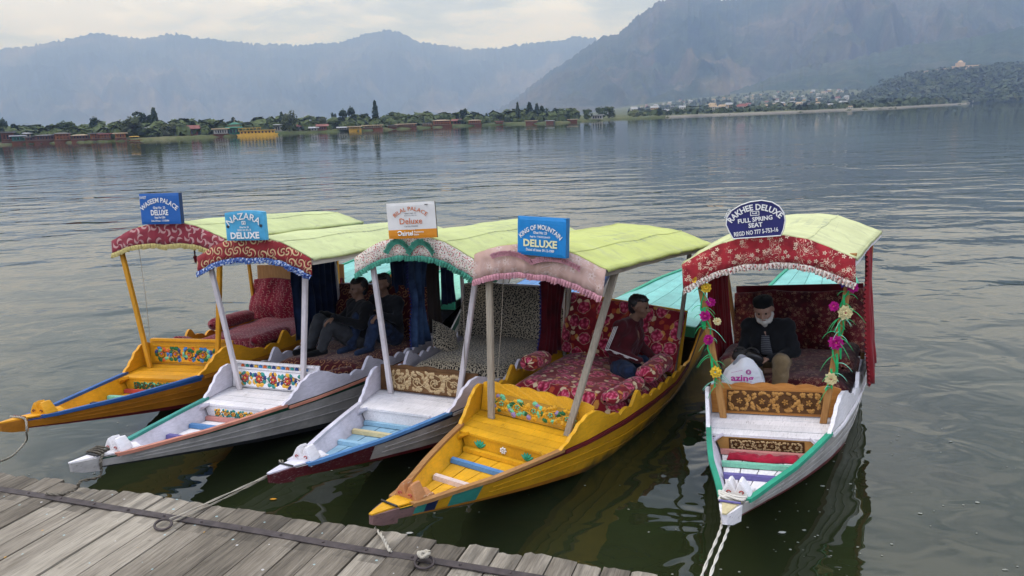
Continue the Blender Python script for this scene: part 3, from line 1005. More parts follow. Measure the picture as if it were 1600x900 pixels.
B(333, 352, 211, 200, 4, H_WHITE, H_TANRF, 'white-walled low houseboat left of the green pavilion', 'flat', 5, True, cat='houseboat', group=GH)
B(399, 438, 209, 194, 22, H_WHITE, H_GREYRF, 'long white building behind the yellow houseboat', 'hip', 9)
B(466, 480, 207, 194, 10, H_WHITE, H_REDRF, 'white house with red roof right of the tall willow', 'gable', 3)
B(484, 494, 206, 198, 4, H_WHITE, H_GREYRF, 'small white shed at the water beside red-roofed houses', 'gable', 2)
B(496, 509, 205, 194, 6, H_BRICK, H_REDRF, 'small red house with red roof left of the central dark trees', 'gable', 3)
B(528, 541, 204, 198, 3, H_WHITE, H_GREYRF, 'little white waterside hut below the central dark trees', 'gable', 3)
B(545, 562, 205, 197, 2, H_YEL, H_TANRF, 'small yellow houseboat below the central dark trees', 'flat', 4, True, cat='houseboat', group=GH)
B(567, 595, 204, 195, 3, H_TAN, H_TANRF, 'tan houseboat at the foot of the lone slim poplar', 'flat', 7, True, cat='houseboat', group=GH)
B(606, 618, 202, 195, 3, H_BROWN, H_DARKRF, 'short brown houseboat right of the lone poplar', 'flat', 3, True, cat='houseboat', group=GH)
B(619, 648, 201, 193, 3, H_ORANGE, H_TANRF, 'long brown houseboat near the middle of the shore', 'flat', 8, True, cat='houseboat', group=GH)
B(660, 674, 200, 192, 3, H_TAN, H_DARKRF, 'short tan houseboat left of the two-storey brown one', 'flat', 3, True, cat='houseboat', group=GH)
B(676, 704, 199, 187, 3, H_ORANGE, H_TANRF, 'large two-storey brown houseboat right of the middle', 'hip', 7, True, cat='houseboat', rows=2, group=GH)
B(708, 719, 197, 186, 16, H_BRICK, H_REDRF, 'red-roofed cottage between trees right of the large houseboat', 'gable', 2)
B(732, 751, 197, 187, 2, H_ORANGE, H_TANRF, 'brown two-tier houseboat at the right end of the houseboats', 'hip', 5, True, cat='houseboat', rows=2, group=GH)
B(775, 785, 194, 189, 2, H_ORANGE, H_REDRF, 'tiny orange boat-house left of the island poplars', 'flat', 2, True, cat='houseboat', group=GH)
B(789, 804, 190, 182, 26, H_BRICK, H_GREYRF, 'reddish cottage at the left end of the island', 'gable', 3)
B(822, 838, 193, 188, 0, H_ORANGE, H_TANRF, 'orange houseboat moored before the thick dark poplar', 'flat', 4, True, cat='houseboat', group=GH)
B(854, 864, 192, 188, 0, H_ORANGE, H_GREYRF, 'small reddish houseboat before the right island trees', 'flat', 3, True, cat='houseboat', group=GH)
B(888, 901, 190, 186, 0, H_TAN, H_TANRF, 'low tan boat left of the lone round tree', 'flat', 3, True, cat='houseboat', group=GH)
B(924, 942, 189, 179, 2, H_WHITE, H_GREYRF, 'small white lake house with grey roof between round trees', 'flat', 4)
# green tiered pavilion with a spire
m, r = tangent_frame(364, 3, .6)
pav = tag(empty('pavilion', m), 'green tiered pavilion with a thin spire on the far shore', 'pavilion')
k_ = r / FPX
MB().box((0, 0, 1.0), (22 * k_, 4.5, 2.0)).build('wall', H_GRN, pav)
MB().box((0, 0, 2.2), (26 * k_, 6.0, .35), taper=.85).build('roof', H_GRN, pav)
MB().box((.3, 0, 2.75), (13 * k_, 3.0, .8)).build('upper_wall', H_TRIM, pav)
MB().add([(-1.7, -1.9, 3.1), (2.3, -1.9, 3.1), (2.3, 1.9, 3.1), (-1.7, 1.9, 3.1), (.3, 0, 3.9)], [(3, 2, 1, 0), (0, 1, 4), (1, 2, 4), (2, 3, 4), (3, 0, 4)]).build('upper_roof', H_GRN, pav)
MB().tube([(.3, 0, 3.7), (.3, 0, 4.4), (.3, 0, 5.3)], [.25, .12, .02], 6).build('spire', H_TRIM, pav)
for k in range(5):
    MB().box((-1.9 + .95 * k, -2.28, 1.0), (.5, .08, 1.0)).build('window', H_GLASS, pav)
# yellow houseboat with an upper sun deck
m, r = tangent_frame(400, -14, .02)
yb = tag(empty('houseboat', m), 'long yellow houseboat with a roof terrace, nearest on the far shore', 'houseboat', GH)
k_ = r / FPX
W = 54 * k_
MB().prism([(-W * .50, -2, -.2), (W * .50, -2, -.2), (W * .54, -2, .55), (-W * .54, -2, .55)], (0, 4, 0)).build('hull', H_YEL, yb)
MB().box((0, .1, 1.05), (W * .9, 3.2, 1.0)).build('wall', H_YEL, yb)
MB().box((0, 0, 1.62), (W * .98, 4.0, .14)).build('roof', H_YEL, yb)
for k in range(10):
    MB().box((-W * .40 + W * .8 * k / 9, -1.52, 1.08), (.45, .08, .55)).build('window', H_GLASS, yb)
for k in range(7):
    MB().box((-W * .47 + W * .55 * k / 6, -1.7, 2.0), (.09, .09, .7)).build('terrace_post', H_YEL, yb)
MB().box((-W * .19, 0, 2.38), (W * .60, 3.6, .12)).build('terrace_roof', H_YEL, yb)
# small ferry boat with a yellow awning
m, r = tangent_frame(206, -10, .0)
fb = tag(empty('shikara', m), 'small far boat with yellow awning before the big willow', 'boat')
MB().add([(-2.2, 0, .55), (-1.2, -.5, .1), (1.2, -.5, .1), (2.2, 0, .55), (1.2, .5, .1), (-1.2, .5, .1), (-1.2, -.55, .4), (1.2, -.55, .4), (1.2, .55, .4), (-1.2, .55, .4)],
         [(0, 1, 6), (1, 2, 7, 6), (2, 3, 7), (3, 4, 8), (4, 5, 9, 8), (5, 0, 9), (6, 7, 8, 9), (0, 6, 9), (3, 8, 7), (1, 5, 4, 2), (0, 5, 1), (2, 4, 3)]).build('hull', H_BROWN, fb)
for x in (-1, 1):
    for y in (-.4, .4):
        MB().box((x, y, .8), (.06, .06, .9)).build('post', H_TRIM, fb)
MB().box((0, 0, 1.3), (2.8, 1.1, .16), taper=.8).build('awning', H_YEL, fb)

# ------------------------------------------------------------------ village and woods on the right
def blob_stuff(name, pts, sizes, mat, seed, per=7):
    rr = np.random.default_rng(seed)
    C = np.repeat(np.array([tuple(p) for p in pts], float), per, 0)
    sz = np.repeat(np.array(sizes, float), per)[:, None]
    n = len(C)
    def unit(v):
        return v / np.linalg.norm(v, axis=1, keepdims=True)
    d = unit(rr.normal(size=(n, 3)))
    d[:, 2] = np.abs(d[:, 2]) * 1.1
    C = C + d * sz * [.5, .5, .75] + sz * [0, 0, .25]
    a = unit(np.cross(d, rr.normal(size=(n, 3))))
    b = np.cross(d, a)
    w = sz * rr.uniform(.35, .6, (n, 1))
    V = np.stack([C + a * w, C + b * w, C - a * w, C - b * w], 1).reshape(-1, 3).tolist()
    F = np.arange(4 * n).reshape(-1, 4).tolist()
    me = bpy.data.meshes.new(name)
    me.from_pydata(V, [], F)
    me.materials.append(mat)
    return struct(link(name, me), 'stuff')
q = NT('woodland_foliage', 0.85, 0.1)
gp = q.n('ShaderNodeNewGeometry').outputs['Position']
q.color(q.ramp(q.noise(gp, .035, 6, .75), [(.25, (.028, .045, .018, 1)), (.5, (.06, .08, .032, 1)), (.75, (.13, .135, .065, 1))]))
M_WOODS = q.done()
blob_stuff('shore_shrubs', SHRUB[0], SHRUB[1], L_GREEN, 15, 16)
hv = np.array([v.co[:] for v in hill.data.vertices])
hv = hv[np.hypot(hv[:, 0], hv[:, 1]) < 1540]
pick = rng.integers(0, len(hv), 15000)
pts = hv[pick] + rng.normal(size=(15000, 3)) * [9, 9, 0]
blob_stuff('hill_woodland', pts, rng.uniform(2.5, 5.5, 15000), M_WOODS, 5, 5)
pts, sz = [], []
for k in range(1900):
    px = rng.uniform(985, 1660)
    a = bearing(px)
    d = shore_d(a)
    t = rng.uniform(0, 1) ** 1.4
    r = d + 12 + t * max(60, 2000 - d)
    if px < 1040 and r > 1500:
        r = d + 20 + rng.uniform(0, 300)
    pts.append(polar(a, r, float(right_land(a, r)) + 1))
    sz.append(rng.uniform(2.5, 6) * (.55 if r < 700 else 1.0))
blob_stuff('village_woodland', pts, sz, M_WOODS, 8, 7)
VH = []
for k, (wm, rm) in enumerate(((H_WHITE, H_GREYRF), (H_WHITE, H_REDRF), (H_TAN, H_GREYRF), (H_WHITE, H_TANRF))):
    mb = MB()
    mb.box((0, 0, 2.6), (9, 7, 5.2), 0)
    mb.prism([(-5, -4, 5.2), (-5, 4, 5.2), (-5, 0, 7.6)], (10, 0, 0), 1)
    for x in (-2.8, 0, 2.8):
        for z in (1.7, 4.0):
            mb.box((x, -3.5, z), (1.2, .2, 1.2), 2)
    VH.append(mb.mesh('village_house', [wm, rm, H_GLASS]))
for k in range(90):
    px = rng.uniform(990, 1330)
    a = bearing(px)
    t = rng.uniform(0, 1)
    r = 640 + 1250 * t
    z = float(right_land(a, r)) + 1
    o = link('village_house', VH[k % 4])
    o.location = polar(a, r, z + rng.uniform(0, 3))
    o.rotation_euler = (0, 0, -a + rng.uniform(-.6, .6))
    s = rng.uniform(.35, .75)
    o.scale = (s, s, s * rng.uniform(.8, 1.2))
    tag(o, 'tiny pale house in the hillside village across the lake', 'house', 'houses of the hillside village')
# embankment wall and road edge along the eastern shore
rows = [[], [], [], []]
for px in np.linspace(1040, 1760, 90):
    a = bearing(px)
    d = shore_d(a)
    for k, (o_, z) in enumerate(((-.6, -.3), (-.5, .9), (2.5, .95), (2.6, -.3))):
        rows[k].append(polar(a, d + o_ * (1 + d / 500), z * (.6 + d / 1500)))
tag(MB().grid(rows, flip=True).build('embankment_wall', plain('embankment_stone', '#b3aa9c', .9, .3, .05)), 'pale low embankment wall along the distant right shore', 'wall')
# terraced garden palace on the wooded hill
zf = height_at(1500, 110, 1490)
mf = Matrix.Rotation(-bearing(1500), 4, 'Z')
mf.translation = polar(bearing(1500), 1488, zf - 3)
pal = tag(empty('hill_palace', mf), 'pale terraced palace ruin on top of the wooded hill', 'palace')
M_STONE = plain('palace_stone', '#c0a890', .9, .25, .05)
MB().box((0, 0, 3), (56, 14, 7)).build('lower_terrace', M_STONE, pal)
MB().box((2, 5, 8.2), (40, 12, 4)).build('upper_terrace', M_STONE, pal)
MB().box((-6, 8, 12), (14, 8, 6)).build('hall', M_STONE, pal)
MB().tube([(-6, 8, 15), (-6, 8, 16.5), (-6, 8, 18), (-6, 8, 19)], [4, 4, 2.5, .3], 10).build('dome', M_STONE, pal)
for k in range(9):
    MB().box((-24 + 6 * k, -7.05, 3.2), (2.6, .3, 3.6)).build('arch', H_GLASS, pal)
rows = [[], []]
for px in np.linspace(1424, 1479, 14):
    zz = height_at(px, float(np.interp(px, [p for p, _ in HILL_SKY], [y for _, y in HILL_SKY])), 1496)
    rows[0].append(polar(bearing(px), 1494, zz - 3))
    rows[1].append(polar(bearing(px), 1494, zz + 4.5))
tag(MB().grid(rows, thick=(0, 2, 0)).build('terrace_wall', M_STONE), 'long pale wall running down the wooded hill from the palace', 'wall')
for k, (px, back, s, lab) in enumerate(((1512, 24, 1.3, 'left one of three pale waterside houses below the wooded hill'), (1521, 30, 1.6, 'middle one of three pale waterside houses below the wooded hill'),
                                       (1532, 22, 1.2, 'right one of three pale waterside houses below the wooded hill'), (1326, 14, .8, 'pale house at the shore left of the wooded hill foot'))):
    a = bearing(px)
    o = link('village_house', VH[k % 4])
    o.location = polar(a, shore_d(a) + back, .8)
    o.rotation_euler = (0, 0, -a)
    s *= .38 * (.5 + shore_d(a) / 1500)
    o.scale = (s * 1.6, s, s * .9)
    tag(o, lab, 'house')
# ------------------------------------------------------------------ the moored boats
# x runs from the bow tip aft, y to the left as seen from the jetty, z up; pose fitted per boat
POSE = {1: (-4.239, 6.141, 17.6, 3.41, 1.85, 1.017), 2: (-3.231, 5.354, 22.99, 3.19, 1.6, 0.989), 3: (-1.725, 5.113, 23.68, 2.84, 0.31, 0.983),
        4: (-0.926, 4.39, 28.27, 3.92, -4.49, 0.977), 5: (1.259, 4.274, 25.61, 3.2, 4.76, 0.993)}
def boat_matrix(i):
    x0, y0, h, tr, he, s = POSE[i]
    h, tr, he = R(h), R(tr), R(he)
    def xf(x, yl, z):
        x, y, z = x * s, -yl * s, z * s
        y2 = y * math.cos(he) - z * math.sin(he)
        z2 = z * math.cos(he) + y * math.sin(he)
        xx = x - 3
        x3 = xx * math.cos(tr) + z2 * math.sin(tr) + 3
        z3 = z2 * math.cos(tr) - xx * math.sin(tr)
        return Vector((x0 + x3 * math.sin(h) + y2 * math.cos(h), y0 + x3 * math.cos(h) - y2 * math.sin(h), z3))
    o = xf(0, 0, 0)
    c = [xf(1, 0, 0) - o, xf(0, 1, 0) - o, xf(0, 0, 1) - o]
    return Matrix(((c[0].x, c[1].x, c[2].x, o.x), (c[0].y, c[1].y, c[2].y, o.y), (c[0].z, c[1].z, c[2].z, o.z), (0, 0, 0, 1)))
BM = {i: boat_matrix(i) for i in POSE}

_WX = [0, .12, .4, .6, 1.0, 1.4, 1.8, 2.15, 2.8, 3.5, 4.2, 5, 6, 7, 8, 8.7]
_WT = [.032, .055, .122, .178, .30, .395, .48, .55, .63, .68, .69, .66, .58, .45, .22, .05]
_ZX = [0, .4, 1, 1.8, 2.5, 4.2, 4.8, 5.3, 7, 8.7]
_ZT = [.478, .435, .415, .41, .41, .43, .52, .80, 1.0, 1.18]
_BX = [0, .15, .5, 1, 1.6, 2.2, 3, 4.5, 6, 7.5, 8.7]
_ZB = [.41, .385, .315, .225, .12, .03, -.10, -.12, .0, .5, 1.05]
def wt(x): return float(np.interp(x, _WX, _WT))
def zt(x): return float(np.interp(x, _ZX, _ZT))
def zb(x): return float(np.interp(x, _BX, _ZB))
def wb(x): return wt(x) * float(np.interp(x, [0, 1, 3, 6, 8.7], [.70, .71, .78, .78, .7]))
def wfl(x):
    """clear half width inside the planking at floor height"""
    f = (zfloor(x) - .012 - zb(x)) / (zt(x) - zb(x))
    return max(.02, wb(x) + (wt(x) - wb(x)) * max(0.0, min(1.0, f)) - .030)
def zfloor(x): return float(np.interp(x, [.1, .45, 1.0, 1.7], [.43, .355, .285, .245]))
HX = [0, .06, .12, .22, .3, .4, .5, .62, .75, .9, 1.05, 1.25, 1.5, 1.8, 2.15, 2.5, 2.9, 3.4, 4, 4.5, 4.8, 5.05, 5.3, 6, 7, 8, 8.7]

def hull(boat, mats, sidemat):
    """mats: outside body, top stripe, bottom stripe, inside, others by index; sidemat(x, row, side) -> index"""
    mb = MB()
    fr = [0, .13, .84, 1.0]
    for s in (1, -1):
        P = []
        for x in HX:
            bulge = 0.02 * math.sin(PI * min(1, x / 8.7))
            P.append([(x, s * (wb(x) + (wt(x) - wb(x)) * f + bulge * math.sin(PI * f)), zb(x) + (zt(x) - zb(x)) * f) for f in fr])
        for i in range(len(HX) - 1):
            for j in range(3):
                q = [P[i][j], P[i + 1][j], P[i + 1][j + 1], P[i][j + 1]]
                mb.add(q if s < 0 else q[::-1], [(0, 1, 2, 3)], sidemat((HX[i] + HX[i + 1]) / 2, j, s))
        Q = []
        for x in HX:
            w = max(wt(x) - 0.022, 0.012)
            lo = zfloor(x) - .02 if x < 1.75 else max(zb(x) + .05, .06 if x < 4.6 else zb(x) + .05)
            wl = max(min(w, wfl(x)) if x < 1.76 else w * (.80 if x < 4.6 else .78), 0.01)
            Q.append([(x, s * w, zt(x) - .002), (x, s * wl, min(lo, zt(x) - .01))])
        for i in range(len(HX) - 1):
            q = [Q[i][0], Q[i + 1][0], Q[i + 1][1], Q[i][1]]
            mb.add(q if s < 0 else q[::-1], [(0, 1, 2, 3)], 3)
            q = [P[i][3], P[i + 1][3], Q[i + 1][0], Q[i][0]]
            mb.add(q if s < 0 else q[::-1], [(0, 1, 2, 3)], 0)
    for i in range(len(HX) - 1):
        a, b = HX[i], HX[i + 1]
        mb.add([(a, -wb(a), zb(a)), (a, wb(a), zb(a)), (b, wb(b), zb(b)), (b, -wb(b), zb(b))], [(0, 1, 2, 3)], 2)
    mb.add([(0, wb(0), zb(0)), (0, -wb(0), zb(0)), (0, -wt(0), zt(0)), (0, wt(0), zt(0))], [(0, 1, 2, 3)], 0)
    # floor of the passenger well
    X = [2.2, 2.6, 3.0, 3.8, 4.6]
    mb.grid([[(x, -wt(x) * .78, .10), (x, wt(x) * .78, .10)] for x in X], 3, flip=True)
    o = mb.build('hull', mats, boat)
    return o

def strip_along(boat, name, s, x0, x1, mat, dz0, dz1, out, inn, n=14, zf=None, lift=0.0):
    """a batten that follows one side of the boat"""
    mb = MB()
    X = np.linspace(x0, x1, n)
    ring = []
    for x in X:
        z = (zf or zt)(x) + lift
        w = wt(x)
        ring.append([(x, s * (w + out), z + dz0), (x, s * (w + out), z + dz1), (x, s * (w - inn), z + dz1), (x, s * (w - inn), z + dz0)])
    vs = [p for r in ring for p in r]
    fs = []
    for i in range(n - 1):
        for j in range(4):
            k = (j + 1) % 4
            q = (i * 4 + j, i * 4 + k, (i + 1) * 4 + k, (i + 1) * 4 + j)
            fs.append(q if s > 0 else q[::-1])
    fs.append((0, 1, 2, 3))
    fs.append(tuple((n - 1) * 4 + j for j in (3, 2, 1, 0)))
    mb.add(vs, fs)
    return mb.build(name, mat, boat)

def strake(boat, s, f, x0, x1, mat, h=.010, proud=.005, n=26):
    """thin lapped batten along the outside planking at height fraction f"""
    mb = MB()
    rg = []
    for x in np.linspace(x0, x1, n):
        def pt(ff, o):
            bul = 0.02 * math.sin(PI * min(1, x / 8.7)) * math.sin(PI * ff)
            return (x, s * (wb(x) + (wt(x) - wb(x)) * ff + bul + o), zb(x) + (zt(x) - zb(x)) * ff)
        hh = h / max(.05, zt(x) - zb(x))
        rg.append([pt(f - hh, -.002), pt(f - hh, proud), pt(f, proud * .6), pt(f + .2 * hh, -.002)])
    vs = [p for r in rg for p in r]
    fs = []
    for i in range(n - 1):
        for j in range(3):
            q = (i * 4 + j, i * 4 + j + 1, (i + 1) * 4 + j + 1, (i + 1) * 4 + j)
            fs.append(q if s > 0 else q[::-1])
    mb.add(vs, fs)
    return mb.build('strake', mat, boat)
def coaming(boat, s, mat, style=0):
    """scroll-cut side board standing on the gunwale"""
    def h(x):
        b = float(np.interp(x, [1.74, 1.78, 1.84, 1.88, 1.93, 1.97, 2.03, 2.08, 2.2, 2.32, 2.42, 2.55, 2.7], [.0, .035, .055, .10, .12, .175, .19, .225, .235, .20, .15, .10, .075]))
        if x > 2.45:
            amp = min(1, (x - 2.45) / .2)
            ph = (x - 2.45) / (.19 + .02 * style)
            sc = abs(math.sin(PI * ph)) ** .8
            b = b * (1 - .2 * amp) + .05 * amp * sc
            b += .10 * math.exp(-((x - 2.98 - .03 * style) / .10) ** 2)
        if x > 4.3:
            b *= max(0.02, 1 - (x - 4.3) / .5)
        return b
    X = np.linspace(1.74, 4.78, 150)
    mb = MB()
    vo = []
    for x in X:
        w = wt(x)
        z = zt(x) + .003
        vo.append([(x, s * (w + .003), z), (x, s * (w + .012), z + h(x)), (x, s * (w - .018), z + h(x)), (x, s * (w - .024), z)])
    vs = [p for r in vo for p in r]
    fs = []
    for i in range(len(X) - 1):
        for j in range(3):
            q = (i * 4 + j, i * 4 + j + 1, (i + 1) * 4 + j + 1, (i + 1) * 4 + j)
            fs.append(q if s > 0 else q[::-1])
    mb.add(vs, fs)
    return mb.build('side_board', mat, boat)

def floor_planks(boat, mat, n=4):
    for k in range(n):
        a, b = -1 + 2 * k / n, -1 + 2 * (k + 1) / n
        X = [.34, .7, 1.1, 1.69]
        top = []
        mb = MB()
        rows = []
        dz = random.uniform(-.003, .003)
        for x in X:
            w = wfl(x)
            g = .004
            rows.append([(x, w * a + g, zfloor(x) + dz), (x, w * b - g, zfloor(x) + dz)])
        mb.grid(rows, flip=True, thick=(0, 0, -.014))
        mb.build('floor_plank', mat, boat)

def platform_planks(boat, mat, n=4):
    x0, x1 = 1.675, 2.235
    for k in range(n):
        a = x0 + (x1 - x0) * k / n + .003
        b = x0 + (x1 - x0) * (k + 1) / n - .003
        z = .400 + random.uniform(-.003, .003)
        wa, wbb = wt(a) - .026, wt(b) - .026
        MB().prism([(a, -wa, z - .02), (b, -wbb, z - .02), (b, wbb, z - .02), (a, wa, z - .02)], (0, 0, .02)).build('platform_plank', mat, boat)

def leaf_poly(mb, c, u, v, n, L, W, ang, m, lobes=True):
    """a raised leaf on a panel: c centre, u/v panel axes, n outward"""
    ca, sa = math.cos(ang), math.sin(ang)
    if lobes:
        pr = [(0, 0), (.18, .34), (.30, .22), (.5, .5), (.62, .28), (.8, .36), (1, 0), (.8, -.36), (.62, -.28), (.5, -.5), (.30, -.22), (.18, -.34)]
    else:
        pr = [(0, 0), (.2, .34), (.55, .45), (.85, .25), (1, 0), (.85, -.25), (.55, -.45), (.2, -.34)]
    vs = []
    for a, b in pr:
        p, q = (a - .45) * L, b * W
        vs.append(c + u * (p * ca - q * sa) + v * (p * sa + q * ca) + n * .0015)
    ctr = c + u * (.05 * L * ca) + v * (.05 * L * sa) + n * .015
    vs.append(ctr)
    k = len(pr)
    mb.add(vs, [(i, (i + 1) % k, k) for i in range(k)], m)
def petals(mb, c, u, v, n, r, cnt, m, mc, rot=0.0):
    for j in range(cnt):
        t = rot + 2 * PI * j / cnt
        leaf_poly(mb, c + (u * math.cos(t) + v * math.sin(t)) * r * .58, u, v, n, r * .85, r * .7, t, m, False)
    vs = [c + (u * math.cos(w) + v * math.sin(w)) * r * .28 + n * .008 for w in np.linspace(0, 2 * PI, 7)[:-1]] + [c + n * .014]
    mb.add(vs, [(i, (i + 1) % 6, 6) for i in range(6)], mc)
def vine_panel(o, u, v, n, W, Hh, style, vine_m, leaf_m, flower_m, core_m, seed=0, flip=False):
    """scrolling vine ornament over a W x Hh field centred on o"""
    rr = random.Random(seed)
    mb = MB()
    def P(a, b, d=0.004):
        return o + u * a + v * b + n * d
    cells = max(2, int(round(W / (Hh * 1.12))))
    cw = W / cells
    nl = 22 if (style == 'leaf' and len(leaf_m) == 1) else 11
    for k in range(cells):
        cx = -W / 2 + cw * (k + .5)
        sg = 1 if k % 2 else -1
        mir = -1 if cx < 0 else 1
        pts = []
        for t in np.linspace(0, 1, 14):
            a = t * 2 * PI * 1.25 + PI * .5 * sg
            rad = Hh * .40 * (1 - .72 * t)
            pts.append(P(cx + mir * math.cos(a) * rad * 1.15, sg * math.sin(a) * rad))
        mb.tube(pts, .0055, 4, vine_m, cap=False)
        if style == 'flower':
            petals(mb, P(cx, 0), u, v, n, Hh * .30, 6, flower_m[k % len(flower_m)], core_m, rr.random())
        for j in range(nl):
            a = 2 * PI * j / nl * (2 if nl > 14 else 1) + rr.uniform(-.3, .3)
            ra = Hh * (rr.uniform(.30, .50) if j < 12 else rr.uniform(.42, .62))
            px, py = cx + math.cos(a) * ra * 1.2, math.sin(a) * ra
            if abs(px) > W / 2 - .012 or abs(py) > Hh / 2 - .008:
                px = max(-W / 2 + .015, min(W / 2 - .015, px))
                py = max(-Hh / 2 + .012, min(Hh / 2 - .012, py))
            leaf_poly(mb, P(px, py, 0), u, v, n, Hh * (rr.uniform(.34, .48) if nl < 20 else rr.uniform(.24, .34)), Hh * (rr.uniform(.30, .42) if nl < 20 else rr.uniform(.18, .26)), a + rr.uniform(-.6, .6) + PI * .5, leaf_m[rr.randrange(len(leaf_m))], style == 'leaf' or rr.random() < .4)
        if style == 'leaf':
            petals(mb, P(cx, 0), u, v, n, Hh * .17, 5, flower_m[0], core_m, rr.random())
    mb.tube([P(-W / 2 + .01, -Hh * .1), P(-W / 4, Hh * .28), P(0, -Hh * .3), P(W / 4, Hh * .28), P(W / 2 - .01, -Hh * .1)], .005, 4, vine_m, cap=False)
    return mb

def cross_panel(boat, name, x, z0, z1, mat, lean=0.0, inset=.026, top='straight', thick=.022, t_bot=None):
    """board across the boat between its sides"""
    w0, w1 = (wt(x) * (t_bot or .985) - inset), wt(x + lean) - inset
    n = 36
    up = []
    for k in range(n + 1):
        y = -w1 + 2 * w1 * k / n
        t = abs(y) / w1
        d = 0.0
        if top == 'wave':
            d = .018 * abs(math.sin(k / n * PI * 6)) - .02 * t ** 2
        elif top == 'ogee':
            d = .022 * (1 - t ** 2) + .007 * math.cos(k / n * PI * 8) - .012
        up.append((x + lean, y, z1 + d))
    poly = [(x, w0, z0), (x, -w0, z0)] + up
    mb = MB()
    mb.prism(poly, (thick, 0, 0))
    return mb.build(name, mat, boat)

def ornament(boat, mats, x=.40):
    """two-lobed carved nose piece on the bow deck; mats: body, curl, base moulding"""
    z = .434
    prof = [(-.100, 0), (-.106, .022), (-.092, .052), (-.070, .088), (-.048, .116), (-.034, .120), (-.022, .104), (-.010, .074), (0, .056), (.010, .074), (.022, .104), (.034, .120), (.048, .116), (.070, .088), (.092, .052), (.106, .022), (.100, 0)]
    w = .90
    mb = MB()
    vs, fs = [], []
    L = [(0, .90, .86), (.006, .97, 1.0), (.05, 1.0, 1.04), (.10, .98, .98), (.118, .96, .70), (.124, .96, .38), (.19, .92, .30), (.195, .92, .03)]
    for dx, sw, shh in L:
        vs += [(x - .09 + dx, p * sw * w, z + h * shh) for p, h in prof]
    k = len(prof)
    for i in range(len(L) - 1):
        for j in range(k - 1):
            fs.append((i * k + j, i * k + j + 1, (i + 1) * k + j + 1, (i + 1) * k + j))
    fs.append(tuple(range(k))[::-1])
    fs.append(tuple((len(L) - 1) * k + j for j in range(k)))
    mb.add(vs, fs)
    o = mb.build('bow_ornament', mats[0], boat)
    MB().box((x + .01, 0, z - .006), (.23, .19, .018), taper=.95).build('ornament_base', mats[0], o)
    c = MB()
    for s in (1, -1):
        pts = []
        for t in np.linspace(0, 1, 12):
            a = t * 2 * PI * .72
            r = .017 * (1 - .55 * t)
            pts.append((x - .092 - .003, s * (.047 - r * math.cos(a)) * w, z + .048 + r * math.sin(a) * .8))
        c.tube(pts, .004, 4, 0)
    c.build('painted_curl', mats[1], o)
    b = MB()
    pts = [(x - .10 + .05 * (y / .11) ** 2, y * w * 1.05, z + .004 + .012 * math.cos(y * 50)) for y in np.linspace(-.10, .10, 15)]
    b.tube(pts, .006, 5)
    b.build('base_moulding', mats[2], o)
    return o

def stem_block(boat, mats):
    mb = MB()
    def sec(x, w, a, b):
        return [(x, w, a), (x, -w, a), (x, -w * 1.25, b), (x, w * 1.25, b)]
    ring = [sec(-.05, .014, .422, .486), sec(.02, .034, .392, .482), sec(.15, .058, .362, .470)]
    vs = [p for r in ring for p in r]
    fs = [(0, 1, 2, 3)]
    for i in range(2):
        for j in range(4):
            k = (j + 1) % 4
            fs.append((i * 4 + j, (i + 1) * 4 + j, (i + 1) * 4 + k, i * 4 + k))
    fs.append((11, 10, 9, 8))
    mb.add(vs, fs)
    o = mb.build('stem', mats[0], boat)
    d = MB()
    d.prism([(-.06, .012, .488), (-.06, -.012, .488), (.12, -.048, .474), (.46, -wt(.46) + .034, .428), (.46, wt(.46) - .034, .428), (.12, .048, .474)], (0, 0, .010))
    d.build('bow_cap', mats[1], o)
    e = MB()
    e.tube([(.13, -.065, .488), (.14, .068, .490)], .008, 6)
    e.build('cleat', mats[2], o)
    return o

def thwart(boat, x, mat, side=None, w=.058):
    z = zfloor(x) + .016
    wid = wfl(x) + .004
    a, b = (-wid, wid)
    MB().hexa([(x, a, z - .012), (x + w, a * 1.05, z - .012), (x + w, b * 1.05, z - .012), (x, b, z - .012),
               (x + .004, a, z + .022), (x + w, a * 1.05, z + .018), (x + w, b * 1.05, z + .018), (x + .004, b, z + .022)]).build('thwart', mat, boat)

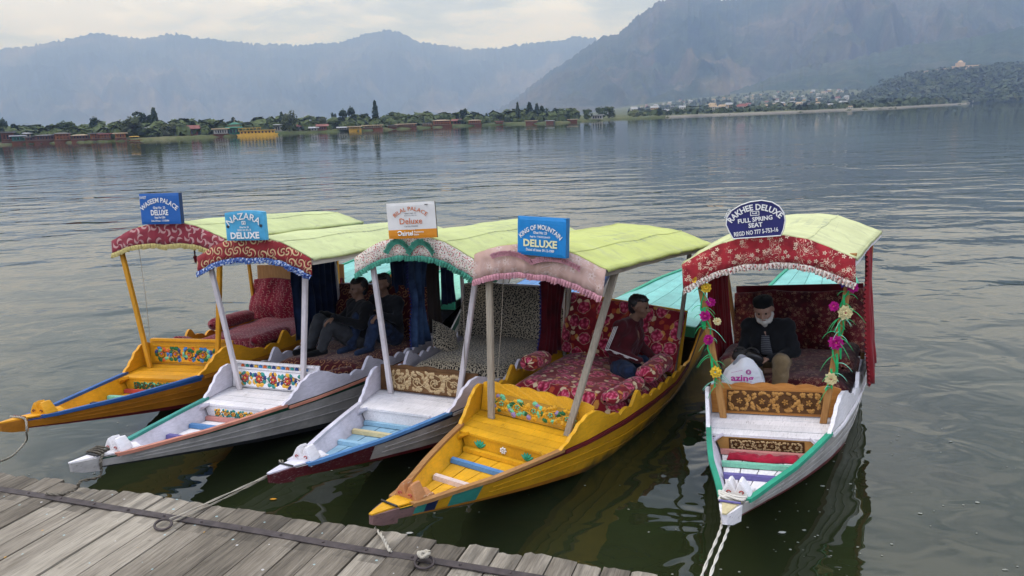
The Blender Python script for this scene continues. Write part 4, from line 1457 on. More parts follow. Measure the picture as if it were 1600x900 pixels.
def canopy(boat, c, mats):
    """mats: cover, beam, valance, ruffle; c: dict(half, zl, zr, za, xf, xr, halfr, zer, zar, dl, dc, dr)"""
    nu, nv = 41, 61
    def prof(u):
        t = abs(u)
        return float(np.interp(t, [0, .25, .5, .75, 1], [1, .97, .80, .44, 0]))
    def pt(u, v, dz=0.0):
        """u -1 right .. 1 left, v 0 front .. 1 rear"""
        half = c['half'] + (c['halfr'] - c['half']) * v
        ef = (c['zl'] + c['zr']) / 2 + (c['zl'] - c['zr']) / 2 * u
        e = ef + (c['zer'] - ef) * v + .014 * math.sin(PI * v)
        a = c['za'] + (c['zar'] - c['za']) * v + .012 * math.sin(PI * v)
        sag = -.012 * math.sin(PI * v * 3) ** 2 * (.35 + .65 * math.sin(PI * abs(u)))
        wr = (mnoise.noise(Vector((u * 3.1, v * 7, c['xf'] + c['za'] * 9))) * .010 + mnoise.noise(Vector((u * 9, v * 16, c['za'] * 20))) * .004 + (abs(mnoise.noise(Vector((u * 5 + v * 9, v * 24 - u * 7, c['za'] * 31)))) * .011 if abs(u) > .45 else 0) * (abs(u) - .45) / .55)
        x = c['xf'] + (c['xr'] - c['xf']) * v
        return Vector((x, half * u, e + (a - e) * prof(u) + sag + wr + dz))
    P = [[pt(-1 + 2 * i / (nu - 1), j / (nv - 1)) for j in range(nv)] for i in range(nu)]
    mb = MB()
    mb.grid(P, flip=False, thick=(0, 0, -.012))
    cov = mb.build('canopy', mats[0], boat, True)
    for uu in (-.5, .5):
        sm = MB()
        sm.grid([[pt(uu - .008, j / 40.0, .003) for j in range(41)], [pt(uu, j / 40.0, .007) for j in range(41)], [pt(uu + .008, j / 40.0, .003) for j in range(41)]])
        sm.build('seam', mats[0], cov, True)
    # hem that turns down over the beams
    for s in (1, -1):
        hem = MB()
        top = [pt(s, j / 24.0) for j in range(25)]
        hem.grid([[p + Vector((0, s * .004, .004)) for p in top], [p + Vector((0, s * .014, -.022 - .008 * vnoise(p.x * 9, 3.3, 2))) for p in top]], flip=(s > 0), thick=(0, s * -.003, 0))
        hem.build('canopy_hem', mats[0], cov, True)
        be = MB()
        for j in range(8):
            a, b = pt(s, j / 8), pt(s, (j + 1) / 8)
            n = Vector((0, -s * .03, 0))
            lo = Vector((0, 0, -.062))
            t0 = Vector((0, 0, -.016))
            be.hexa([a + lo, b + lo, b + lo + n, a + lo + n, a + t0, b + t0, b + t0 + n, a + t0 + n] if s < 0 else
                    [a + lo + n, b + lo + n, b + lo, a + lo, a + t0 + n, b + t0 + n, b + t0, a + t0])
        be.build('eave_beam', mats[1], cov)
    for v in (.015, .34, .66, .985):
        ra = MB()
        ra.tube([pt(-1 + 2 * k / 12, v, -.032) for k in range(13)], .016, 5)
        ra.build('rafter', mats[1], cov)
    # valance
    nb = 61
    vp, uvs = [[], [], [], []], [[], [], [], []]
    bots = []
    for k in range(nb):
        u = -1 + 2 * k / (nb - 1)
        p = pt(u, 0)
        d = float(np.interp(u, [-1, 0, 1], [c['dr'], c['dc'], c['dl']]))
        if c.get('flat'):
            d = d + 0.0
        rip = .010 * math.sin(k * .9 + c['za'] * 40) + .006 * math.sin(k * 2.1)
        for r_ in range(4):
            f = r_ / 3
            q = Vector((p.x - .022 - .016 * f + rip * f, p.y, p.z - .004 - d * f))
            vp[r_].append(q)
            uvs[r_].append((-p.y, q.z))
        bots.append(vp[3][-1])
    va = MB()
    va.grid(vp, uv=uvs, flip=True, thick=(.004, 0, 0))
    va.build('valance', mats[2], cov, True)
    frill(cov, bots, mats[3], .042)
    return cov, pt, bots
def frill(parent, line, mat, h, name='ruffle', n=96, depth=.014):
    """pleated ribbon hung along a line on the front of the valance"""
    line = [Vector(p) for p in line]
    L = [0]
    for a, b in zip(line, line[1:]):
        L.append(L[-1] + (b - a).length)
    rows, uv = [[], [], []], [[], [], []]
    for k in range(n):
        s = L[-1] * k / (n - 1)
        y = [float(np.interp(s, L, [p[i] for p in line])) for i in range(3)]
        s2 = min(L[-1], s + .01)
        y2 = [float(np.interp(s2, L, [p[i] for p in line])) for i in range(3)]
        t = (Vector(y2) - Vector(y))
        if t.length < 1e-6:
            t = Vector((0, 1, 0))
        t.normalize()
        nn = Vector((0, -t.z, t.y)) if t.y > 0 else Vector((0, t.z, -t.y))
        if nn.z > 0 and name == 'ruffle':
            nn = -nn
        pl = depth * (1 if k % 2 else -1)
        jit = random.uniform(.85, 1.12)
        base = Vector(y) + Vector((-.010, 0, 0))
        rows[0].append(base - nn * .012)
        rows[1].append(base + Vector((-.006 + pl * .7, 0, 0)) + nn * h * .4)
        rows[2].append(base + Vector((-.008 + pl * 1.4, 0, 0)) + nn * h * jit)
        for r_ in range(3):
            uv[r_].append((s, r_ * h * .5))
    mb = MB()
    mb.grid(rows, uv=uv, flip=True, thick=(.003, 0, 0))
    return mb.build(name, mat, parent)

def post(boat, a, b, mat, w=.045, d=.038, name='post'):
    a, b = Vector(a), Vector(b)
    mb = MB()
    x, y = d / 2, w / 2
    ch = .006
    def rg(p):
        return [p + Vector(q) for q in ((-x + ch, -y, 0), (x - ch, -y, 0), (x, -y + ch, 0), (x, y - ch, 0), (x - ch, y, 0), (-x + ch, y, 0), (-x, y - ch, 0), (-x, -y + ch, 0))]
    n = 5
    vs = []
    for k in range(n):
        t = k / (n - 1)
        o = Vector((math.sin(t * 5) * .003, math.cos(t * 4) * .003, 0))
        vs += rg(a.lerp(b, t) + o)
    fs = []
    for i in range(n - 1):
        for j in range(8):
            k = (j + 1) % 8
            fs.append((i * 8 + j, i * 8 + k, (i + 1) * 8 + k, (i + 1) * 8 + j))
    fs += [tuple(range(8))[::-1], tuple((n - 1) * 8 + j for j in range(8))]
    mb.add(vs, fs)
    return mb.build(name, mat, boat)

def soft_sheet(P, uv, mat, name, parent, thick, puff=0.0, seed=0.0, wr=.012):
    rows = []
    a, b = len(P), len(P[0])
    return rows
def mattress(boat, mat, x0=2.83, x1=4.22, z=.55, hgt=.11, inset=.075, fold=.010, seed=0):
    nx, ny = 30, 26
    rows, uv = [], []
    for i in range(nx + 1):
        t = i / nx
        x = x0 + (x1 - x0) * t
        r, ur = [], []
        for j in range(ny + 1):
            s = -1 + 2 * j / ny
            w = wt(x) - inset
            e = (1 - abs(s) ** 6) * (1 - (1 - min(1, t * 9)) ** 3)
            n = mnoise.noise(Vector((x * 4 + seed, s * 3, 1.7))) * fold * 1.6 + mnoise.noise(Vector((x * 11, s * 8 + seed, 4))) * fold * .7
            zz = z - hgt + hgt * max(0, e) + n * e
            r.append((x, s * w, zz))
            ur.append((x, s * w * 1.02))
        rows.append(r)
        uv.append(ur)
    front = [(p[0] - .004, p[1], p[2] - .13) for p in rows[0]]
    rows = [front] + rows
    uv = [[(u - .13, v) for u, v in uv[0]]] + uv
    mb = MB()
    mb.grid(rows, uv=uv, flip=True, thick=(.0, 0, -.02))
    return mb.build('mattress', mat, boat, True)
def backrest(boat, mat, x=4.16, z0=.52, z1=1.18, lean=.20, half=.665, fold=.02, seed=0.0, thick=.08, sag=.03):
    nu, nv = 30, 18
    rows, uv = [], []
    for i in range(nv + 1):
        t = i / nv
        r, ur = [], []
        for j in range(nu + 1):
            s = -1 + 2 * j / nu
            fo = fold * math.sin(s * 13 + seed + math.sin(t * 3) * .8) * (.4 + .6 * t) + mnoise.noise(Vector((s * 4 + seed, t * 4, 2))) * fold
            z = z0 + (z1 - z0) * t - sag * t * abs(math.sin(s * 2.3 + seed))
            xx = x + lean * t - thick * math.sin(PI * min(1, t * 1.1)) * (1 - abs(s) ** 4) + fo
            r.append((xx, s * half, z))
            ur.append((s * half, z))
        rows.append(r)
        uv.append(ur)
    rows.append([(p[0] + .09, p[1], p[2] - .01) for p in rows[-1]])
    uv.append([(u, v + .09) for u, v in uv[-1]])
    mb = MB()
    mb.grid(rows, uv=uv, thick=(.03, 0, 0))
    return mb.build('backrest', mat, boat, True)
def pillow(name, M, size, mat, label, cat='cushion', group=None, sharp=2.6):
    nu, nv = 18, 12
    sx, sy, sz = [s / 2 for s in size]
    mb = MB()
    for sg in (1, -1):
        rows, uv = [], []
        for i in range(nv + 1):
            a = -1 + 2 * i / nv
            r, ur = [], []
            for j in range(nu + 1):
                b = -1 + 2 * j / nu
                th = (max(0, 1 - abs(a) ** sharp) * max(0, 1 - abs(b) ** sharp)) ** .5
                pin = 1 - .10 * (1 - abs(b)) * abs(a) - .0
                w = mnoise.noise(Vector((a * 3, b * 3, size[0] * 50))) * .008
                r.append((a * sx * (1 - .08 * (1 - b * b) * abs(a)), b * sy * (1 - .08 * (1 - a * a) * abs(b)), sg * th * sz + w))
                ur.append((a * sx, b * sy))
            rows.append(r)
            uv.append(ur)
        mb.grid(rows, uv=uv, flip=(sg > 0))
    o = mb.build(name, mat, None, True)
    o.matrix_world = M
    tag(o, label, cat, group)
    return o
def bolster(name, M, L, r, mat, label, cat='bolster'):
    mb = MB()
    rows, uv = [], []
    n = 16
    for i in range(n + 1):
        t = -1 + 2 * i / n
        rr = r * (max(0.02, 1 - abs(t) ** 8)) ** .5
        row, u = [], []
        for j in range(13):
            w = 2 * PI * j / 12
            k = 1 + .10 * mnoise.noise(Vector((t * 3, math.cos(w), math.sin(w) + L)))
            row.append((t * L / 2, math.cos(w) * rr * k, math.sin(w) * rr * .82 * k))
            u.append((t * L / 2, w * r))
        rows.append(row)
        uv.append(u)
    mb.grid(rows, uv=uv, flip=True)
    o = mb.build(name, mat, None, True)
    o.matrix_world = M
    return tag(o, label, cat)
def curtain(M, a, b, z0, z1, mat, label, folds=5, amp=.03, tie=None, edge=None, name='curtain', pinch=1.0):
    """hanging cloth between plan points a and b (boat coordinates)"""
    a, b = Vector((a[0], a[1], 0)), Vector((b[0], b[1], 0))
    n = 44
    nv = 14
    d = (b - a)
    nn = Vector((-d.y, d.x, 0)).normalized()
    rows, uv = [], []
    for i in range(nv + 1):
        t = i / nv
        r, ur = [], []
        for j in range(n + 1):
            s = j / n
            g = 1.0
            cen = .5
            if tie is not None:
                g = 1 - (1 - pinch) * math.exp(-((t - tie) / .28) ** 2)
            p = a + d * (cen + (s - cen) * g)
            w = math.sin(s * PI * 2 * folds + math.sin(t * 3)) * amp * (.5 + .5 * t) + mnoise.noise(Vector((s * 5, t * 4, z1 * 7 + a.x))) * amp * .6
            z = z1 + (z0 - z1) * t + mnoise.noise(Vector((s * 6, 3, a.y))) * .03 * t
            q = p + nn * w
            r.append((q.x, q.y, z))
            ur.append((s * d.length * 1.6, z))
        rows.append(r)
        uv.append(ur)
    mb = MB()
    mb.grid(rows, uv=uv, thick=tuple(nn * .004))
    o = mb.build(name, mat, None, True)
    o.matrix_world = M
    tag(o, label, 'curtain')
    if edge is not None:
        for col in (0, n):
            e = MB()
            line = [Vector(rows[i][col]) for i in range(nv + 1)]
            pts, us = [[], []], [[], []]
            sgn = -1 if col == 0 else 1
            for k in range(60):
                f = k / 59 * nv
                i0 = min(nv - 1, int(f))
                p = line[i0].lerp(line[i0 + 1], f - i0)
                o2 = d.normalized() * sgn * (.018 + .010 * (k % 2)) + nn * (.012 * (1 if k % 2 else -1))
                pts[0].append(p)
                pts[1].append(p + o2)
            e.grid(pts, thick=tuple(nn * .003))
            e.build('frilled_edge', edge, o)
    return o
def aft_part(boat, mats, boards=None):
    """raised stern: cross partition, long tapering deck boards; mats: deck, partition"""
    X = [5.0, 5.6, 6.4, 7.2, 8.0, 8.55]
    n = 5
    for k in range(n):
        a, b = -1 + 2 * k / n, -1 + 2 * (k + 1) / n
        rows = [[(x, (wt(x) - .012) * a + .003, zt(x) + .012 + (.22 if x < 5.2 else .05 if x < 5.7 else 0)), (x, (wt(x) - .012) * b - .003, zt(x) + .012 + (.22 if x < 5.2 else .05 if x < 5.7 else 0))] for x in X]
        MB().grid(rows, flip=True, thick=(0, 0, -.016)).build('stern_plank', mats[0], boat)
    w = wt(4.98) - .02
    MB().prism([(4.97, -w, .74), (4.97, w, .74), (4.97, w, .86), (4.97, -w, .86)], (.022, 0, 0)).build('stern_partition', mats[1], boat)
    for s in (1, -1):
        strip_along(boat, 'stern_rail', s, 5.3, 8.6, mats[1], -.01, .03, .012, .03, 12)
def boat_common(i, label, look):
    """everything the five share; look: dict of materials and options"""
    b = empty('shikara', BM[i])
    tag(b, label, 'boat', 'boats moored bow-on to the jetty')
    hull(b, look['hull'], look['side'])
    stem_block(b, look['stem'])
    for s, m in ((1, look['gun_l']), (-1, look['gun_r'])):
        strip_along(b, 'gunwale', s, .27, 1.80, m, -.012, .014, .012, .030)
        strip_along(b, 'rub_rail', s, 1.82, 4.7, look['rub'], -.034, -.008, .016, .0, 20)
        kn = MB()
        kn.prism([(1.60, s * (wt(1.60) - .026), .33), (1.68, s * (wt(1.68) - .026), .33), (1.68, s * (wt(1.68) - .125), .385), (1.60, s * (wt(1.60) - .075), .385)], (0, 0, .026))
        kn.build('corner_knee', look['inside'], b)
    for s in (1, -1):
        strake(b, s, .40, look.get('strake_x', .40), 4.8, look['hull'][0], .008, .0035)
        strake(b, s, .62, look.get('strake_x', .40) + .02, 4.8, look['hull'][0], .008, .0035)
    floor_planks(b, look['floor'])
    platform_planks(b, look['platform'])
    for x, m in look['thwarts']:
        thwart(b, x, m)
    r = cross_panel(b, 'riser_board', 1.683, .243, .381, look['riser'], .004, inset=.05, t_bot=.88)
    sp = cross_panel(b, 'splash_board', 2.21, .412, look.get('sp_h', .655), look['splash'], .035, top=look.get('sp_top', 'straight'))
    coaming(b, 1, look['coaming'], i % 3)
    coaming(b, -1, look['coaming'], (i + 1) % 3)
    ornament(b, look['orn'])
    # panels on riser and splash board
    u, v, n = Vector((0, -1, 0)), Vector((.14, 0, .99)), Vector((-.99, 0, .14))
    if 'panel' in look:
        pm = look['panel']
        g = MB()
        Wd, Hd = look.get('pw', .70), look.get('ph', .165)
        o0 = Vector((2.2245 - .012, 0, .412 + look.get('pz', .125)))
        vine_panel(o0, u, v, n, Wd, Hd, pm['style'], 0, pm['leaf'], pm['flower'], pm['core'], 10 + i).build('carving', pm['mats'], sp)
        MB().prism([o0 + u * a + v * c - n * .010 for a, c in ((-Wd / 2 - .01, -Hd / 2 - .008), (Wd / 2 + .01, -Hd / 2 - .008), (Wd / 2 + .01, Hd / 2 + .008), (-Wd / 2 - .01, Hd / 2 + .008))], n * .012).build('panel_ground', pm['ground'], sp)
    if 'panel2' in look:
        pm = look['panel2']
        v2, n2 = Vector((.03, 0, 1)), Vector((-1, 0, .03))
        o0 = Vector((1.6815, 0, .318))
        Wd, Hd = .56, .082
        vine_panel(o0, u, v2, n2, Wd, Hd, pm['style'], 0, pm['leaf'], pm['flower'], pm['core'], 40 + i).build('carving', pm['mats'], r)
        MB().prism([o0 + u * a + v2 * c - n2 * .006 for a, c in ((-Wd / 2 - .01, -Hd / 2 - .006), (Wd / 2 + .01, -Hd / 2 - .006), (Wd / 2 + .01, Hd / 2 + .006), (-Wd / 2 - .01, Hd / 2 + .006))], n2 * .008).build('panel_ground', pm['ground'], r)
    # seat box under the mattress, lining behind
    sb = MB()
    sb.prism([(2.87, -wt(2.87) + .16, .10), (2.87, wt(2.87) - .16, .10), (2.87, wt(2.87) - .075, .46), (2.87, -wt(2.87) + .075, .46)], (.03, 0, 0))
    sb.build('seat_front', look['inside'], b)
    MB().prism([(2.9, -.52, .415), (4.25, -.58, .415), (4.25, .58, .415), (2.9, .52, .415)], (0, 0, .02)).build('seat_base', look['inside'], b)
    bk = MB()
    bk.prism([(4.42, -.66, .42), (4.42, .66, .42), (4.47, .66, look.get('bk_h', 1.14)), (4.47, -.66, look.get('bk_h', 1.14))], (.02, 0, 0))
    bk.build('back_board', look['back'], b)
    mattress(b, look['seat_cloth'], seed=i * 3.1)
    backrest(b, look['back_cloth'], seed=i * 1.7, fold=look.get('bk_fold', .02), z1=look.get('bk_z', 1.16))
    cov, pt, bots = canopy(b, look['canopy'], look['can_mats'])
    c = look['canopy']
    for s, (pb, ptop) in zip((1, -1), look['posts']):
        post(b, (pb[0], -pb[1], .405), (ptop[0], -ptop[1], ptop[2]), look['post_mat'], look.get('post_w', .05), .042)
    for s in (1, -1):
        v_ = (4.30 - c['xf']) / (c['xr'] - c['xf'])
        t = pt(s * .93, v_, -.03)
        post(b, (4.30, s * (wt(4.3) - .05), .42), t, look['post_mat'], .04, .04, 'rear_post')
    aft_part(b, look['aft'])
    return b, cov, pt, bots

# colours
COVER = {}
def cover_mat(name, col):
    q = NT(name, 0.62, 0.25)
    o = q.obj()
    n = q.noise(o, 2.4, 5, 0.6)
    c = q.mix(q.ramp(n, [(0.35, 0.0), (0.7, 1.0)]), srgb(col), tuple(x * .80 for x in srgb(col)[:3]) + (1,))
    stain = q.ramp(q.noise(o, 4.5, 7, 0.72, 0.8), [(0.52, 0.0), (0.72, 0.55)])
    c = q.mix(stain, c, (0.27, 0.27, 0.16, 1))
    drip = q.ramp(q.noise(q.scale(o, (16, 1.5, 1.5)), 1.3, 4, .6), [(0.56, 0.0), (0.70, 0.35)])
    c = q.mix(drip, c, (0.36, 0.36, 0.24, 1))
    # faded rows of print on the right-hand slope
    s3 = q.n('ShaderNodeSeparateXYZ')
    q.put(s3.inputs[0], o)
    def band(v, lo, hi):
        return q.math('MULTIPLY', q.math('GREATER_THAN', v, lo), q.math('LESS_THAN', v, hi))
    box = q.math('MULTIPLY', band(s3.outputs[0], 2.95, 4.05), band(s3.outputs[1], -.47, -.08))
    rows = q.math('LESS_THAN', q.math('FRACT', q.math('MULTIPLY', s3.outputs[1], 7.7)), .42)
    dash = q.math('GREATER_THAN', q.noise(q.scale(o, (34, 7.7, 0)), 1.0, 2, .6), .50)
    pr = q.math('MULTIPLY', q.math('MULTIPLY', box, rows), q.math('MULTIPLY', dash, q.ramp(q.noise(o, 9, 3), [(.4, 0.1), (.65, .6)])))
    c = q.mix(pr, c, (0.16, 0.18, 0.17, 1))
    q.color(c)
    q.bump(q.math('ADD', q.noise(q.scale(o, (3, 1, 1)), 9, 5, .65), q.math('MULTIPLY', q.noise(o, 45, 3), .25)), 0.28, 0.025)
    return q.done()
C1, C2, C3, C4, C5 = (cover_mat('canopy_cloth_%s' % k, c) for k, c in (('lime', '#bcc488'), ('pale_lime', '#bfc68c'), ('soft_lime', '#bcc380'), ('bright_lime', '#bac06c'), ('cream_lime', '#c9cb94')))
YEL = paint('yellow_paint', '#eaa41c', '#6b4a1c', .25)
YEL_H = paint('yellow_hull_paint', '#bd7820', '#5a3a18', .3, grime=True)
YEL4 = paint('mustard_paint', '#e6a91f', '#6b4f22', .6, grime=True)
WHT = paint('white_paint', '#f2ecec', '#8a8078', .65, dirt=.14)
WHT_I = paint('lilac_white_paint', '#e2dce6', '#8b837d', .25)
WHT_H = paint('dirty_white_paint', '#c9c3bd', '#5e574d', .55, grime=True, dirt=.4)
BLU = paint('blue_paint', '#2c5c9c', '#4b4b4b', .25)
SKY = paint('sky_blue_paint', '#93b9cf', '#d8d8d8', .5)
LBL = paint('mid_blue_paint', '#5a8cc0', '#9a9a9a', .35)
DRED = paint('dark_red_paint', '#6a1d22', '#2a1a18', .4)
RED = paint('red_paint', '#b9483f', '#d8c8c0', .4)
PINK = paint('pink_paint', '#c98880', '#e0d6d0', .35)
GRN = paint('dark_green_paint', '#1d4f3c', '#3a3a32', .35)
TEA = paint('teal_paint', '#3f9a8c', '#b0b0a0', .35)
EMR = paint('emerald_paint', '#2f9c7c', '#cfd8d0', .3)
MNT = paint('mint_paint', '#86cdb0', '#5a7a6a', .3)
AQU = paint('aqua_paint', '#7dbfb4', '#4b7b72', .45)
SGR = paint('sea_green_paint', '#2f9a78', '#1f4a3c', .35)
PUR = paint('violet_paint', '#67609a', '#a8a4b0', .4)
ORG = paint('salmon_paint', '#d99078', '#8a6a5a', .3)
NAV = paint('navy_paint', '#1b2c56', '#20242c', .3)
PYEL = paint('pale_yellow_paint', '#d9c99a', '#d0d0c8', .4)
BLK = plain('black_tar', (0.02, 0.02, 0.022, 1), 0.6)
GREYW = wood('grey_post_wood', '#6e6559', '#a59a88', (14, 14, 1.0))
PALEW = paint('whitewashed_post', '#cfc6c6', '#8f867e', .5, stretch=(9, 9, 1.2))
BROWNW = wood('brown_post_wood', '#7a4f2a', '#b5844c', (14, 14, 1.0))
CARVE = wood('carved_walnut_light', '#9c6a30', '#bd8c4c', (2, 2, 2), .6)
CARVE_D = wood('carved_ground_shade', '#3e2409', '#5c3a18', (2, 2, 2), .7)  # same wood as the leaves; groove shade is put into this colour
ORW = wood('orange_pine', '#9a5c20', '#c98a45', (9, 1.2, 9), .5)
CARVE3 = wood('bleached_carving', '#a88a5e', '#c9b088', (2, 2, 2), .7)
CARVE3_D = wood('stained_carving_ground', '#4e331c', '#755433', (2, 2, 2), .7)
BEAM = wood('grey_beam', '#8d857b', '#b9b0a4', (1, 12, 12))
LEAFG = plain('leaf_green_paint', '#1f6a3c', .5)
LEAFM = plain('leaf_mint_paint', '#74c99a', .5)
FLOR = plain('flower_orange_paint', '#e0672c', .5)
FLBL = plain('flower_blue_paint', '#3f86c8', .5)
FLNV = plain('flower_navy_paint', '#27407c', .5)
FLYE = plain('flower_yellow_paint', '#f0b43c', .5)
FLRD = plain('flower_red_paint', '#c03a30', .5)
FLWH = plain('flower_white_paint', '#e8e2da', .5)
FLVI = plain('flower_lilac_paint', '#9a86b4', .5)
VINE = plain('vine_line_paint', '#5c4a26', .6)
TEALP = plain('leaf_teal_paint', '#2c8f86', .5)
# cloth
SW1 = cloth_swirl('red_feather_cloth', '#8f3440', '#c99a96', '#5a1420', 7.5, 9, .1, 3.0, .45)
SW1S = cloth_swirl('crimson_vine_cloth', '#7c1028', '#c4837c', '#420814', 14, 11, .45, 2.0, .72)
SW2 = cloth_swirl('red_scroll_cloth', '#8e2a2e', '#d0ad80', '#3c0c10', 9.5, 17, 0, 2.0, .42)
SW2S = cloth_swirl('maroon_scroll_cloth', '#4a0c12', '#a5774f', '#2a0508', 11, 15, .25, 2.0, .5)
SP3 = cloth_specks('cream_sprig_cloth', '#ddd2c4', ['#a8323c', '#7d8a5a', '#c2605c', '#5c4a44', '#b03a4a'], 62, .30, .85)
SP3S = cloth_specks('cream_black_mottle_cloth', '#a89c86', ['#1d1a18', '#2b2522', '#141212'], 46, .36, 1.0)
RS4 = cloth_roses('rose_print_cloth', 6.0)
PK4 = cloth_paisley('faded_pink_cloth', '#c4a396', '#d8c8c0', 5, .5, '#a98878')
PS5 = cloth_paisley('red_paisley_cloth', '#a52c34', '#e0c4a8', 8.5, 1.0, '#5a1018')
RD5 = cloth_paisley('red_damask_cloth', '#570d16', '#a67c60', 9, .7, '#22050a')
GOLDR = cloth_plain('gold_ribbon', '#c9b878', .3, 20)
BLUR = cloth_specks('blue_ribbon', '#5470a8', ['#c8d0e0', '#2c3c78'], 60, .4)
GRNR = cloth_plain('green_ribbon', '#4f9a82', .35, 20)
PNKR = cloth_plain('pink_ribbon', '#d49aa2', .3, 20)
CRMR = cloth_specks('cream_ribbon', '#d8ccc0', ['#a04a4c', '#b89a88'], 50, .3)
DENIM = cloth_plain('navy_curtain_cloth', '#22304e', .5, 6, '#141c30')
DENIM2 = cloth_plain('blue_grey_curtain_cloth', '#40587c', .4, 6, '#22304c')
WINE = cloth_plain('wine_curtain_cloth', '#5c0f18', .4, 5, '#38080e')
SCAR = cloth_plain('red_curtain_cloth', '#8c1620', .35, 5)
ROYAL = cloth_plain('royal_blue_trim', '#28306c', .3, 9)
BROWNC = cloth_plain('brown_curtain_cloth', '#3a302c', .3, 6)

CAN = {1: dict(half=.715, zl=1.78, zr=1.77, za=1.955, dl=.145, dc=.235, dr=.17),
       2: dict(half=.685, zl=1.76, zr=1.75, za=1.945, dl=.16, dc=.20, dr=.16),
       3: dict(half=.65, zl=1.745, zr=1.755, za=1.965, dl=.17, dc=.185, dr=.17),
       4: dict(half=.60, zl=1.83, zr=1.865, za=1.985, dl=.24, dc=.25, dr=.22),
       5: dict(half=.68, zl=1.755, zr=1.75, za=1.965, dl=.22, dc=.235, dr=.20)}
for k, c in CAN.items():
    c.update(xf=2.08, xr=4.95, halfr=.74, zer=c['zl'] - .05, zar=c['za'] - .06)
CAN[5].update(xr=4.7, halfr=.84, zar=1.965, zer=1.73)
CAN[4].update(zer=1.83, zar=1.95)

def side1(x, j, s):
    return 1 if j == 2 and x < 1.9 and s < 0 else (2 if j == 0 else 0)
boat1, cov1, pt1, bots1 = boat_common(1, 'yellow-orange boat with blue gunwale stripe and crimson seat, farthest left of the row', dict(
    hull=[YEL_H, BLU, DRED, YEL], side=side1, stem=[YEL_H, YEL, DRED], gun_l=BLU, gun_r=BLU, rub=YEL_H, inside=YEL, floor=YEL, platform=YEL,
    thwarts=[(1.05, NAV), (1.32, MNT), (1.60, RED)], riser=YEL, splash=YEL, coaming=YEL, orn=[YEL, DRED, YEL], sp_h=.675, sp_top='straight',
    panel=dict(style='leaf', leaf=[1, 1, 2, 3, 4, 5], flower=[3, 4], core=4, mats=[VINE, LEAFG, LEAFM, FLOR, FLBL, FLNV], ground=YEL), pz=.108, ph=.155, pw=.90,
    panel2=dict(style='leaf', leaf=[1, 1, 1, 2], flower=[1], core=4, mats=[VINE, LEAFG, LEAFM, FLOR, FLBL, FLNV], ground=YEL),
    back=wood('brown_back_board', '#8a5f38', '#b98a58', (9, 9, 1.2)), bk_h=1.21, bk_z=1.05, seat_cloth=SW1S, back_cloth=SW1S, bk_fold=.03,
    canopy=CAN[1], can_mats=[C1, BEAM, SW1, GOLDR], posts=[((2.06, -.40), (2.13, -.68, 1.76)), ((2.15, .395), (2.14, .60, 1.80))], post_mat=paint('yellow_post_paint', '#e09d20', '#6b4a1c', .25, stretch=(9, 9, 1.2)),
    aft=[AQU, SGR]))
side2 = lambda x, j, s: 1 if j == 2 else (2 if j == 0 else 0)
boat2, cov2, pt2, bots2 = boat_common(2, 'white boat with dark green stripe and flower-painted panels, second from the left', dict(
    hull=[WHT_H, GRN, BLK, WHT_I], side=side2, stem=[WHT_H, WHT, BLK], gun_l=TEA, gun_r=ORG, rub=ORG, inside=WHT_I, floor=WHT, platform=WHT,
    thwarts=[(1.02, PUR), (1.36, LBL), (1.62, PINK)], riser=WHT, splash=WHT, coaming=WHT_I, orn=[WHT, RED, WHT], sp_h=.675,
    panel=dict(style='flower', leaf=[1, 1, 2, 3, 4], flower=[5, 5], core=2, mats=[VINE, TEALP, FLYE, FLNV, FLWH, FLRD], ground=WHT), pz=.100, ph=.15, pw=.88,
    panel2=dict(style='flower', leaf=[1, 1, 2, 4], flower=[2], core=5, mats=[VINE, TEALP, FLYE, FLNV, FLWH, FLRD], ground=WHT),
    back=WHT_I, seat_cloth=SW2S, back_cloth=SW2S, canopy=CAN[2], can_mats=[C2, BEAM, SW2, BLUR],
    posts=[((2.14, -.373), (2.13, -.61, 1.76)), ((2.2, .355), (2.2, .52, 1.80))], post_mat=PALEW, aft=[MNT, SGR]))
def side3(x, j, s):
    if x < .88:
        return 4 if j > 0 else 2
    return 1 if j == 2 and s < 0 else (2 if j == 0 else 0)
boat3, cov3, pt3, bots3 = boat_common(3, 'white boat with maroon bow side and cream mottled seat, third from the left', dict(
    strake_x=1.0, hull=[WHT_H, NAV, DRED, WHT_I, paint('flaking_maroon_paint', '#5a1a22', '#7d6f6a', .85)], side=side3, stem=[paint('flaking_maroon_paint', '#5a1a22', '#7d6f6a', .85), WHT_I, BLK], gun_l=WHT_I, gun_r=LBL, rub=WHT_H, inside=WHT_I, floor=SKY, platform=WHT,
    thwarts=[(1.05, SKY), (1.36, PYEL), (1.63, SKY)], riser=WHT, splash=CARVE3_D, coaming=WHT_I, orn=[WHT, RED, TEA], sp_h=.66, sp_top='ogee',
    panel=dict(style='leaf', leaf=[1], flower=[1], core=1, mats=[CARVE3, CARVE3], ground=CARVE3_D), pz=.12, ph=.19, pw=.78,
    back=WHT_I, seat_cloth=SP3S, back_cloth=SP3S, bk_fold=.006, canopy=CAN[3], can_mats=[C3, BEAM, SP3, GRNR],
    posts=[((2.156, -.372), (2.12, -.50, 1.78)), ((2.2, .353), (2.2, .60, 1.78))], post_mat=PALEW, aft=[LBL, BLU]))
def side4(x, j, s):
    if x < .32:
        return 5 if j == 2 else 4
    if j > 0 and x < .96:
        if x < .36: return 6
        if x < .55: return 7
        if x < .62: return 0
        if x < .95: return 6
    if j == 2:
        return 1
    return 2 if j == 0 else 0
